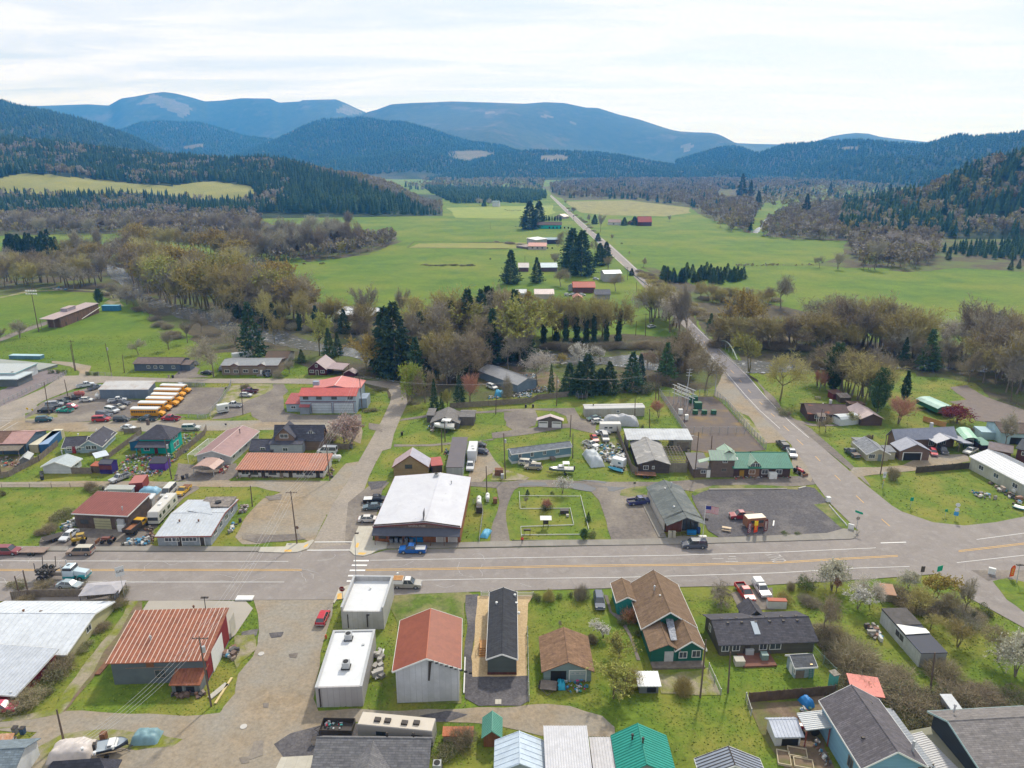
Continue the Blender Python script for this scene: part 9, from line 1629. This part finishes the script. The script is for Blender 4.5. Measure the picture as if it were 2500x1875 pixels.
T('tall',*C3(1870,640,1900,30),'second slender bare tree leaning by bridge road',.6)
T('pale',*C3(1720,520,1700,190),'wide pale budding tree overhanging road before bridge',1.0)
T('fir2',*C4(180,860,180,560),'blue-green conifer at near left end of bridge',.8)
T('fir2',*C4(90,880,90,620),'greyish conifer left of blue-green one near bridge',.8)
T('fir',*C4(320,800,330,560),'dark conifer right against bridge parapet',.8)
T('brown',*C4(480,1080,500,620),'big bare bush-tree by lattice poles near bridge',.95)
T('brown',*C4(300,1000,330,700),'brown tree behind three-step pole near bridge',.9)
T('olive',*C4(1200,1180,1240,660),'huge spreading bare tree right of road below bridge',1.05)
T('budding',*C4(905,900,930,490),'slim budding tree at right bank by bridge',.75)
T('gold',*C4(790,600,790,80),'golden tall tree beyond bridge, left of pair',.85)
T('olive',*C4(960,540,1000,110),'golden-olive domed tree beyond bridge, right of pair',.9)
T('tall',*C4(690,560,700,200),'thin dark-stemmed tree beyond bridge',.7)
T('grey',*C4(1210,285,1210,-60),'dark round bare tree at edge of right pasture',.95)
T('grey',*C4(1410,615,1460,260),'lone leaning bare tree on brown ground across river',.7)
T('fir2',*C4(530,500,520,330),'small dark evergreen by road just past bridge',1.0)
for q,(x,yb,yt,k,t)in en(((1640,600,290,'grey','bare tree on far bank left of dark-topped pine'),(1740,540,240,'grey','bare tree with fan crown at pasture edge over far bank'),(1850,500,240,'grey','second fan-crowned bare tree at pasture edge'),(1900,720,430,'olive','mossy broad tree on far bank above dark cypress'),(1700,860,600,'brown','brown bushy tree on far bank by water'),(1560,780,620,'darkshrub','dark bank shrub at bend of water'))):
 T(k,C4(x,yb),C4(x,yt)if k!='darkshrub'else 5,t,1.0 if k!='darkshrub'else 5)
T('column',*C4(1720,1080,1840,640),'tall dark cypress behind dark-brown house',.75)
T('column',*C4(1650,880,1650,720),'shorter dark evergreen left of tall cypress',.8)
T('rust',*C4(1580,1080,1580,870),'purplish bare tree behind picnic table lawn',1.0)
T('olive',*C5(430,1220,450,640),'large fan-shaped bare tree behind carport shed',.95)
T('brown',*C5(560,1200,620,700),'right-hand twin of large fan-shaped bare tree',.8)
T('column',*C5(560,1290,690,880),'densest tall dark cypress in middle of right bank',.8)
T('spire',*C5(820,1170,820,890),'thin dark cypress right of densest one',.9)
T('spire',*C5(130,1080,250,640),'dark cypress group member near small red sheds',1.0)
T('rust',*C5(760,1400,800,1130),'pinkish-brown dome of bare tree by wooden fence',1.4)
T('red',*C5(1330,1400,1330,1220),'dark red-leaved tree by green carport',1.6)
T('grey',*C5(1790,1640,1800,1270),'bare tree in front of light-blue building on right',1.0)
T('fir',*C5(695,700,695,570),'small dark fir on far bank at right',1.0)
T('fir',*C5(810,830,800,560),'tall dark evergreen on far bank',.8)
T('rust',*C5(840,640,840,490),'russet bushy tree behind far-bank evergreen',1.0)
T('tall',*C5(815,600,815,340),'leafless spindly snag on far bank',.6)
T('fir2',*C5(1040,880,1050,480),'broad grey-green pine on far bank at right',1.1)
T('tall',*C5(1060,480,1100,330),'crooked bare branch tree above broad pine',.8)
T('grey',*C5(1220,700,1220,400),'slender grey tree right of broad pine',.8)
T('darkshrub',C5(1290,800),4,'dark green bank shrub at right water gap',6)
for q,(x,yb,yt,k)in en(((1590,640,300,'grey'),(1690,640,320,'grey'),(1790,620,300,'brown'),(1920,640,310,'olive'),(1500,900,480,'olive'),(1580,1010,620,'brown'),(1700,1020,640,'brown'),(1800,1100,680,'grey'),(1900,1120,700,'grey'),(2020,1130,650,'brown'),(1440,1000,700,'brown'),(1650,900,560,'pale'),(1980,900,500,'grey'),(1860,980,600,'brown'))):
 T(k,C5(x,yb),C5(x,yt),['first','second','third','fourth','fifth','sixth','seventh','eighth','ninth','tenth','eleventh','twelfth','thirteenth','fourteenth'][q]+' '+{'grey':'grey bare','brown':'brown bare','olive':'mossy','pale':'pale'}[k]+' tree of thick wood at right edge by river',.95,'riverside wood at right edge')
T('sequoia',*D4(430,1030,430,655),'big cone-shaped giant conifer in field left of far farm',.95)
T('fir',*D4(710,1020,700,740),'shorter open-branched fir right of cone-shaped giant',1.1)
for x,yb,yt,w_,t in((1090,860,420,.85,'massive dark evergreen in far farm, left part'),(1190,940,440,.8,'massive dark evergreen in far farm, right part'),(1060,840,560,.7,'dark tree at left foot of massive farm evergreens'),(1390,830,585,.95,'dark triangular conifer by far road'),(1460,760,570,.9,'dark conifer touching far road, right of triangular one'),(1370,570,480,1.1,'small dark conifer across far road'),(1735,940,860,1.0,'small tree leaning by far road near white-roofed barn'),(630,440,130,.95,'left of two tall dark conifers by teal barn'),(730,420,130,.9,'right of two tall dark conifers by teal barn'),(1335,385,280,1.0,'small pointed conifer by white cottage far right of road'),(1655,400,310,1.2,'round dark tree between cottage and red barn'),(1765,395,300,1.4,'dark tree touching left side of red barn'),(140,195,115,1.0,'small conifer by far white farmhouse')):
 T('firwide',D4(x,yb),D4(x,yt),t,w_*1.35)
for x,yb,yt,k,w_,t in((1000,700,420,'brown',1.0,'brown tree crown left of massive farm evergreens'),(900,830,690,'grey',1.2,'low grey tree in far farm paddock'),(970,1060,850,'brown',1.3,'broad brown tree in front of far farm evergreens'),(1330,700,540,'brown',.8,'slim brown tree by far road conifers'),(1480,870,720,'brown',1.2,'brown spreading tree by far driveway'),(1560,1110,900,'brown',1.1,'brown tree in front of white-roofed barn'),(1860,850,730,'brown',.9,'small dark bare tree right of far road'),(1275,370,270,'grey',.9,'pale bare tree left of pointed conifer far right of road'),(1400,470,250,'tall',.7,'tall thin bare tree right of pointed conifer'),(1520,560,490,'grey',.8,'lone tiny bare tree in right pasture'),(2140,365,280,'grey',1.0,'lone bare tree beyond red barn'),(1710,725,670,'grey',.7,'tiny bush-like tree in right pasture by road'),(90,190,90,'pale',1.0,'pale round tree left of far white farmhouse'),(190,190,95,'pale',1.0,'pale round tree touching far white farmhouse')):
 T(k,D4(x,yb),D4(x,yt),t,w_)
for q in rn(10):
 T('spire',D4(790+q*20+(q%3)*4,355),D4(790+q*20,290+(q*7)%12),['first','second','third','fourth','fifth','sixth','seventh','eighth','ninth','tenth'][q]+' thin poplar-like tree from left in row behind teal barn',.8,'row of thin trees behind teal barn')
for x,yb,yt,k,t in((605,1370,1270,'grey','round bare tree on hedge line in right pastures'),(740,1380,1245,'grey','taller bare tree on hedge line in right pastures'),(1010,1380,1130,'grey','large grey tree at left end of right thicket'),(500,1000,820,'fir','tall pointed conifer by right woodland edge'),(680,840,740,'fir','dark conifer in middle of right woodland'),(1110,900,750,'fir','dark broad conifer at foot of right slope'),(1180,900,770,'fir','slim conifer at foot of right slope'),(790,930,835,'fir','small conifer above long thicket'),(600,930,855,'fir2','rounded conifer pair left of long thicket'),(400,980,925,'fir','little conifer left of tall pointed one'),(150,925,800,'firwide','big conifer clump by far pale field'),(30,840,670,'fir','very tall far conifer, left one'),(95,840,720,'fir','very tall far conifer, right one'),(2010,1385,1300,'fir','small isolated fir on pink brush at right edge'),(2070,1375,1300,'fir','small round fir at far right edge'),(1550,1310,1210,'fir','small fir at left end of right plantation')):
 T(k,D3(x,yb),D3(x,yt),t,.95)
def ordn(i):
 if i<20:return ORD[i]
 t=['twenty','thirty','forty','fifty','sixty','seventy','eighty'][(i+1)//10-2];u=(i+1)%10
 return(t+'-'+ORD[u-1])if u else{'twenty':'twentieth','thirty':'thirtieth','forty':'fortieth','fifty':'fiftieth','sixty':'sixtieth','seventy':'seventieth','eighty':'eightieth'}[t]
g2=random.Random(3)
fxs=sorted(g2.random()for _ in rn(46))
for q in rn(46):
 fx=fxs[q];fy=g2.random();x=1380+fx*660;yb=1560+fy*70+fx*10
 T(('fir','fir2')[q%2],D2(x,yb),D2(x,yb-75-g2.random()*45),'young dark fir, %s from left in small plantation right of road'%ordn(q),1.3,'young firs of small plantation right of road')
def blt(pts,n,kinds,h,phrase,gp,se=1,wx=.95,dy=8,sc=1.0):
 """pts: pixel polyline of feet; trees along it"""
 g=random.Random(se);L_=[0];n=int(n*1.45)
 for a,b in zip(pts,pts[1:]):L_.append(L_[-1]+hypot(b[0]-a[0],b[1]-a[1]))
 it=[]
 for i in rn(n):
  t=(i+g.uniform(.1,.9))/n*L_[-1]
  for j in rn(len(pts)-1):
   if t<=L_[j+1]:
    u=(t-L_[j])/(L_[j+1]-L_[j]);break
  it.append((pts[j][0]+(pts[j+1][0]-pts[j][0])*u,pts[j][1]+(pts[j+1][1]-pts[j][1])*u+g.uniform(-dy,dy),g.choice(kinds),h*g.uniform(.75,1.2)))
 it.sort()
 for i,(x,y,k,hh)in en(it):
  c={'grey':'grey bare','brown':'brown bare','olive':'mossy olive','gold':'yellow budding','budding':'budding olive','ivy':'ivy-clad','tall':'tall thin bare','pale':'pale bare','fir':'dark fir','rust':'reddish bare','weep':'drooping bare','brush':'brown brushy','brushg':'grey brushy','brusho':'olive brushy','bramble':'leafy','fir2':'green fir','firwide':'wide fir','darkshrub':'dark leafy'}[k]
  low=SPEC[k][0]in('shrub','bramble','brushwood')
  lab='%s %s, %s from left %s'%(c,'clump'if low else'tree',ordn(i),phrase)
  T(k,(x,y),hh*(.4 if low else 1.4),lab,wx*1.15*(hh*.5 if low else 1),gp)
blt([(0,690),(60,700),(130,690),(190,700),(250,690)],14,['brown','olive','grey'],14,'in thicket at left edge behind ball field','left thicket trees',2)
blt([(0,655),(90,668),(160,662),(240,650)],12,['brown','olive','grey','brown'],12,'of back row behind ball field','left thicket back trees',12)
blt([(325,690),(360,715),(400,730),(450,745),(520,755),(600,765),(680,770),(760,780)],26,['olive','gold','brown','olive','grey','budding'],19,'in front row beyond river, left side','front row on far river bank',3,.95)
blt([(300,650),(360,670),(430,690),(520,705),(600,715),(690,735)],24,['olive','gold','olive','grey','brown'],17,'in back row beyond river, left side','back row on far river bank',4,1.0)
blt([(330,610),(430,610),(520,630),(600,660)],14,['gold','olive','grey','olive'],16,'in group at river bend below left pasture','trees at river bend',5,.95)
blt([(160,640),(230,650),(270,660)],5,['olive','brown','gold'],15,'beside pale bend of river','trees at pale river bend',15,.95)
blt([(580,640),(640,640),(700,630),(760,622),(820,610),(870,600)],20,['grey','tall','grey','brown'],19,'in belt entering pasture, front','front of bare belt',6,.8)
blt([(470,570),(560,575),(640,585),(720,590),(800,585),(860,575)],18,['grey','grey','tall','brown'],17,'in belt entering pasture, back','back of bare belt',16,.9)
blt([(20,560),(110,566),(200,565),(300,568),(380,575),(460,570)],20,['grey','brown','grey','tall'],15,'along upper edge of left pasture','trees along left pasture',7,.95)
blt([(20,640),(60,636),(110,640),(145,640)],12,['fir','firwide'],17,'in dark clump at left edge below pasture','dark conifer clump at left edge',8,.8,5)
blt([(155,635),(190,640),(255,638),(290,640),(310,643)],5,['grey','tall','grey'],17,'standing alone before left pasture','lone bare trees before left pasture',9,.7,2)
blt([(1000,900),(1040,880),(1100,860),(1160,850),(1220,850),(1280,870)],30,['brown','olive','grey','fir','brown','budding'],17,'in wood right of tallest conifer','wood between street and river',10,.9,16)
blt([(1010,940),(1060,930),(1120,930),(1180,900),(1250,890),(1290,880)],14,['brown','grey','budding','fir','olive'],14,'in front of wood by diagonal grey roof','front of wood by grey roof',11,.9,12)
blt([(1130,790),(1200,800),(1260,810),(1320,820),(1400,825),(1480,820)],12,['olive','brown','grey','gold'],10,'among undergrowth between ivy trees','undergrowth trees between ivy trees',13,1.0,8)
blt([(560,760),(640,790),(720,800),(790,800),(860,820),(920,830)],30,['brush','brown','fir','darkshrub','brushg','olive'],11,'along near river bank behind maroon house','near river bank growth',14,1.0,8)
blt([(250,715),(300,735),(350,760),(400,800),(440,830)],9,['brush','brushg','grey'],8,'on near bank at end of left field','brush on near bank',17,1.0,6)
blt([(1330,850),(1420,852),(1520,850),(1610,848)],24,['brush','brush','brushg'],8,'on steep dark bank left of bridge','brush on dark bank',18,1.1,3)
blt([(1600,940),(1620,920),(1650,905),(1700,890),(1560,960)],9,['brush','fir2','brown','darkshrub'],12,'in dense growth at near left bridge end','growth at bridge end',19,.9,8)
blt([(1580,790),(1610,770),(1640,790),(1665,810)],7,['pale','olive','brown'],16,'beside road just before bridge','roadside trees before bridge',20,.9,6)
blt([(1560,660),(1600,690),(1640,720),(1700,760),(1740,790),(1760,820)],26,['brush','brusho','brushg'],8,'on brushy verge right of far road','brush right of far road',21,1.2,8)
blt([(1700,720),(1780,740),(1850,750),(1900,740)],22,['brushg','grey','olive'],7,'beyond golden pair of trees','brush beyond golden trees',22,1.1,8)
blt([(1740,840),(1790,850),(1860,850),(1930,850),(2000,850),(2080,850)],26,['brush','brown','olive'],11,'on far bank right of bridge','brush on far bank right of bridge',23,1.2,6)
blt([(2010,830),(2050,830),(2090,840),(2130,850),(2190,870),(2240,880)],16,['grey','olive','brown','olive'],15,'in group on far bank behind cypresses','far bank trees behind cypresses',24,.95,12)
blt([(1990,930),(2040,950),(2080,970),(2130,960)],8,['brown','olive','brushg','grey'],12,'in growth around cypresses','growth around the cypresses',25,.95,12)
blt([(2160,880),(2210,890),(2280,895),(2340,900)],8,['brown','grey','brush'],9,'along near bank by green meadow at right','near bank by right meadow',26,1.0,5)
blt([(2340,860),(2380,880),(2420,900),(2460,930),(2500,950)],10,['brown','grey','pale','olive'],17,'in depths of right-edge wood','depths of right-edge wood',27,.95,14)
blt([(2160,610),(2200,618),(2240,622),(2280,620)],7,['grey','brushg','pale'],12,'in thicket between right pastures','thicket between right pastures',28,1.0,6)
blt([(1200,590),(1240,595),(1290,600)],3,['brushg'],6,'in low hedge of central pasture','low hedge in pasture',29,1.6,1)
blt([(1030,648),(1070,648),(1110,648),(1160,650)],7,['bramble','darkshrub'],4.5,'in thin hedge across central pasture','thin hedge in central pasture',30,1.6,1)
blt([(1380,500),(1400,520),(1430,545),(1450,565)],8,['brushg','grey'],7,'along right side of far road','hedge along far road',31,1.2,3)
blt([*A4(560,1000,900,1050,1250,1130,1700,1080)],16,['bramble','brush','brushg'],5,'in overgrown strip behind blue house','overgrown strip',41,1,6)
blt([*A4(330,560,480,800,700,920)],9,['bramble','brush','brushg'],5,'in overgrown lot by long grey house','overgrown lot left',42,1,6)
blt([*A4(900,250,1150,380,1400,420,1560,480)],12,['bramble','brush','brushg'],6,'in overgrown lot by trailer','overgrown lot centre',43,1,6)
T('pink',*B1(1540,320,1540,20),'round pink-blossoming magnolia at street corner',1.15)
T('brush',B1(1400,310),2.5,'tangled pinkish brush left of magnolia',3.5)
T('white',*B3(484,808,480,640),'little white-blossoming tree by puddles',1.05)
T('rust',*B3(320,970,320,850),'round dark reddish bush-tree in park lawn',1.3)
T('darkshrub',B3(325,965),3.2,'dense dark foliage under reddish park tree',2.2)
T('column',*B3(695,1255,695,1155),'neat green cone-shaped conifer at park corner by street',1.35)
T('shrub',B3(775,1230),1.8,'low clipped bush by cone-shaped conifer',1.5)
T('fir2',*B3(735,1080,735,990),'small blue spruce at right border of park lawn',1.2)
T('grey',*B3(135,915,130,830),'sapling on left side of park lawn',1.0)
T('fir2',B3(150,825),1.6,'tiny fir at top left of park lawn',1.4)
T('shrub',B3(385,815),1.1,'tiny round shrub left of white-blossoming tree',.8)
T('brush',*B5(705,670,700,510),'bare rounded bush by power pole on corner lot',2.3)
T('shrub',B4(1170,1205),.9,'low green verge shrub by feather flags, right one',1.1)
T('shrub',B4(1050,1205),1.0,'low green verge shrub by feather flags, left one',1.4)
T('rustbush',A2(1800,480),4.6,'round rust-leaved tree against green-walled house',2.5)
T('shrub',*A3(1540,215,1540,60),'round glossy dark-green tree near highway',2.9)
T('cream',*A3(1760,220,1760,-20),'tall white-blossoming tree right by highway',.95)
T('fountain',A3(1370,300),2.8,'big pampas-like grass clump by rust-roofed trailer',2.2)
T('brush',A3(1425,215),2.5,'small brown shrub left of round dark-green tree',1.2)
T('weep',*A3(865,330,860,150),'twisted bare plum tree in yard by red pickup',1.3)
T('white',*A4(640,370,630,170),'low bright-white blossoming tree in overgrown lot',1.1)
T('pale',*A4(740,330,740,60),'pale twiggy tree rising over white blossoming one',1.1)
T('cream',*A4(1050,200,1040,60),'thin white-flowering tree near road sign',1.0)
T('brown',*A4(370,600,390,230),'grey bare tree right of dark-roofed long house',.85)
T('brush',A4(620,830),5.5,'big pinkish-brown tangled thicket in overgrown lot',5.5)
T('brush',A4(430,620),3.5,'dense low thicket under grey bare tree',4.0)
T('brushg',A4(250,330),2.2,'grey mound of cut brush near pampas grass',2.6)
T('rust',A4(470,240),3.5,'reddish small tree by tall blossoming tree',1.0)
T('brush',A4(1330,920),4.0,'brown bramble-covered mound at trailer end',3.8)
T('gold',*A4(1250,330,1270,70),'orange-gold budding tree by green street sign',1.1)
T('olive',*A4(1120,420,1080,180),'golden-brown bare tree behind brown-roofed shed',1.2)
T('brown',*A4(1370,420,1400,200),'brown bare tree in middle of overgrown lot',1.1)
T('grey',*A4(1500,430,1490,100),'grey tall tree at side-road corner',.8)
T('olive',*A4(1230,540,1230,380),'low mossy tree between trailer and side road',1.3)
T('olive',*A4(1450,680,1440,470),'mossy orchard tree right of black-roofed trailer',1.3)
T('brown',*A4(1770,790,1740,500),'spreading orchard tree by lane edge',1.1)
T('cream',*A4(1920,920,1930,580),'white-blossoming tree at right frame edge',.9)
T('shrub',A4(1670,410),2.6,'dark green bush by side road',2.0)
T('darkshrub',A4(1580,470),3.5,'very dark narrow bush in overgrown lot',1.2)
for q,(x,y,hh,w_,t)in en(((700,990,3,5,'green-brown bramble bank left of leaning pole'),(900,1080,3.2,5.5,'bramble bank behind blue house roof'),(1050,1180,3.2,5,'bramble bank between blue house and dark house'),(1250,1150,3,5,'bramble bank below leaning pole'),(1450,1110,2.6,4.5,'bramble bank behind dark house'),(1150,1330,2.8,3.5,'leafy bramble by dark house'),(980,950,2.4,4,'bramble heap by short metal pole stub'),(560,1010,2.4,3.5,'bramble over teal shed'),(1650,1080,2.0,4.0,'low bramble near dark house chimney'),(1900,1120,2.0,4.0,'low bramble at right frame edge'),(800,930,2.2,4.0,'bramble heap behind blue house porch roof'))):
 T('bramble'if q%2 else'brush',A4(x,y),hh,t,w_)
T('budding',*A3(-10,1100,-20,820),'big grey-green shrub tree by small white-roofed shed',1.2)
T('brusho',A3(110,1020),5,'bright brushy shrub right of big grey-green one',2.8)
T('brusho',A3(560,1050),3.6,'spiky olive bush in fenced patch by tall pole',2.3)
T('brown',*A3(60,1080,100,870),'thin bare branches over small white-roofed shed',.9)
T('budding',*A2(1700,760,1700,560),'grey-green shrub in garden by green house',1.3)
T('white',*A2(1570,600,1580,470),'small white-flowering shrub in garden lawn',1.3)
T('brush',A2(1480,640),2,'dark brown bush by brown garage roof',1.4)
T('grey',*A2(1215,525,1210,460),'broken stump-like sapling behind brown garage',.8)
for x,y,hh,w_,k,t in((1035,305,2.2,1.4,'darkshrub','dark hedge shrub by white picket fence'),(1135,305,3,1.6,'brusho','budding hedge shrub second from picket fence'),(1215,285,1.4,1,'shrub','tiny green shrub in street-side hedge'),(1300,275,1.6,.8,'shrub','small shrub left of tall roadside bush'),(1390,290,4.0,1.9,'brushg','tall twin-stemmed roadside bush'),(1720,500,1.8,1.2,'shrub','green shrub by garden path'),(1840,590,1.8,1.0,'shrub','green clipped shrub by green house')):
 T(k,A2(x,y),hh,t,w_)
T('brush',A2(440,1480),3.6,'tangle of bare vines over rust-roofed shed',2.6)
T('bramble',A2(300,1560),2.2,'green bramble by long grey house',2.6)
for q,(x,y,hh,w_,t)in en(((200,320,2,2.5,'dry bramble along yard fence, left'),(150,200,1.8,3,'dry bramble overhanging wooden fence, middle left'),(350,200,1.6,3,'dry bramble on wooden fence, middle right'),(600,215,1.6,3,'dry bramble on wooden fence by canopy'),(930,360,2.6,2.6,'dark bramble at corner of cream building'),(980,270,2.2,2.4,'dark bramble at fence corner'),(820,540,1.3,2.4,'low bramble along cream gable, upper'),(700,680,1.3,2.4,'low bramble along cream gable, lower'),(470,860,2.8,3.4,'bramble mass in front of cream building'),(380,990,3.0,3.8,'big reddish-green bramble mass by lane'),(250,1120,2.6,3.6,'bramble mass by pink car'),(130,1180,2.0,3.0,'low bramble behind pink car'))):
 T('brush'if q%2==0 else'bramble',A0(x,y),hh,t,w_)
for q,(x,y,hh,w_,t)in en(((560,1080,3,3,'bramble left of wooden repair shop'),(480,1180,2.6,2.6,'bramble at corner of green lot'),(650,1020,2.8,2.6,'bramble against wooden shop wall'),(880,770,3,2.2,'green bush behind wooden shop'),(960,790,2.4,2.6,'bare bush left of white container'),(380,1210,2,1.4,'dark bush at yard gate'),(15,830,2.4,1.4,'bush at left edge of green lot'),(1370,400,1.2,1.4,'small shrub by turquoise house'),(900,430,1.2,2,'reddish shrubs under light-blue house wall'))):
 T('bramble'if q%2==0 else'brush',B0(x,y),hh,t,w_)
for q,(x,y)in en(((495,915),(560,915),(625,915),(850,935),(925,935))):T('darkshrub'if q>2 else'shrub',C0(x,y),2.4,ORD[q]+' round clipped shrub from left along school fence',1.5,'clipped shrubs along school fence')
T('rust',*C3(1610,1340,1620,1150),'reddish bare shrub at corner of fenced yard',1.1)
T('shrub',C3(1445,1450),2.4,'narrow dark shrub in yard behind white metal roof',1.0)
T('brown',*C4(1640,1480,1650,1320),'bare bush in front of dark-brown house',1.2)
T('budding',*C5(310,1400,310,1280),'budding bush by plastic greenhouse',1.2)
T('brown',C4(1290,1340),2.2,'low dark shrub by road in front of dark-brown house',1.0)
T('bramble',C4(1230,1310),2.2,'golden-brown roadside bramble below huge spreading tree',4.5)
T('brush',C5(1470,1490),2.6,'cut hedge behind green RV shelter',2.4)
T('brush',C5(480,1540),1.5,'low dry shrub behind little cream house',1.6)
T('brushg',C1(1090,960),4.6,'ivy-grey twiggy bush at right end of tan house',2.2)
T('shrub',C1(1120,965),1.4,'low green hedge at right end of tan house',2.2)
T('brush',C1(780,1060),2.2,'dry brush heap by chain-link fence',2.4)
T('bramble',C2(430,1280),1.6,'weedy grass clump between fire hall and street, lower',3.4)
T('bramble',C2(520,1075),1.0,'weedy green island inside street bend',3.6)
GX=[M('tuft_green',(.15,.23,.022),s=1,ro=1),M('tuft_light',(.22,.27,.035),s=1,ro=1),M('tuft_dry',(.26,.23,.1),s=1,ro=1),M('tuft_dark',(.1,.155,.02),s=1,ro=1)]
def tufts(lb,y0,y1,dens,sz,se):
 g=np.random.default_rng(se);xm=y1*.8;n=int(dens*(y1-y0)*xm*2);X=g.uniform(-xm,xm,n);Y=g.uniform(y0,y1,n);k=np.abs(X)<Y*.78+6
 for i in rn(4):k&=~((np.sin(X*.21+i*1.7+np.sin(Y*.13+i))*np.cos(Y*.17+i*2.1)>.93))
 for h in HARD+ROADP:k&=~inp_(X,Y,h)
 X,Y=X[k],Y[k];n=len(X);p=np.stack([X,Y,np.full(n,.03)],1);a=g.uniform(0,6.28,n);r=sz*g.uniform(.4,1.3,n);u=np.stack([np.cos(a)*r,np.sin(a)*r,0*r],1);t=np.stack([g.normal(0,.12,n),g.normal(0,.12,n),r*g.uniform(.15,.5,n)],1)
 V=np.stack([p-u*.5,p+u*.5,p+t],1).reshape(-1,3);q=np.sin(X*.09)+np.cos(Y*.11+X*.05)+g.normal(0,.9,n);m=np.where(q>1.3,1,np.where(q>.0,0,np.where(q>-1.4,3,2)))
 o=nm_('grass',V,np.arange(3*n).reshape(-1,3),GX,m);o['kind']='stuff';tag(o,lb,'grass')
ROADP=[np.array([tuple(G(p))[:2]for p in road])]
tufts('rough grass tufts on lawns south of highway',78,118,6,.3,1);tufts('rough grass tufts on lawns north of highway',128,330,1.3,.4,2)
HAZE=.000115;HAZEC=(.05,.33,1.0,1)
# ---- haze: one closed box of thin air
hz=MB();hz.q(-13500,13500,-58,12900,-6,700);o=hz.g('haze',None and[]or[M('tmp',(1,1,1))]);o['kind']='stuff'
hm=bpy.data.materials.new('haze');hm.use_nodes=True;ht=hm.node_tree;ht.nodes.clear()
ho=ht.nodes.new('ShaderNodeOutputMaterial');hv=ht.nodes.new('ShaderNodeVolumePrincipled');sv(hv,'Density',HAZE);sv(hv,'Color',HAZEC);sv(hv,'Absorption Color',(1,1,1,1));sv(hv,'Anisotropy',.25)
ht.links.new(hv.outputs[0],ho.inputs['Volume']);o.data.materials.clear();o.data.materials.append(hm);o.display_type='WIRE'
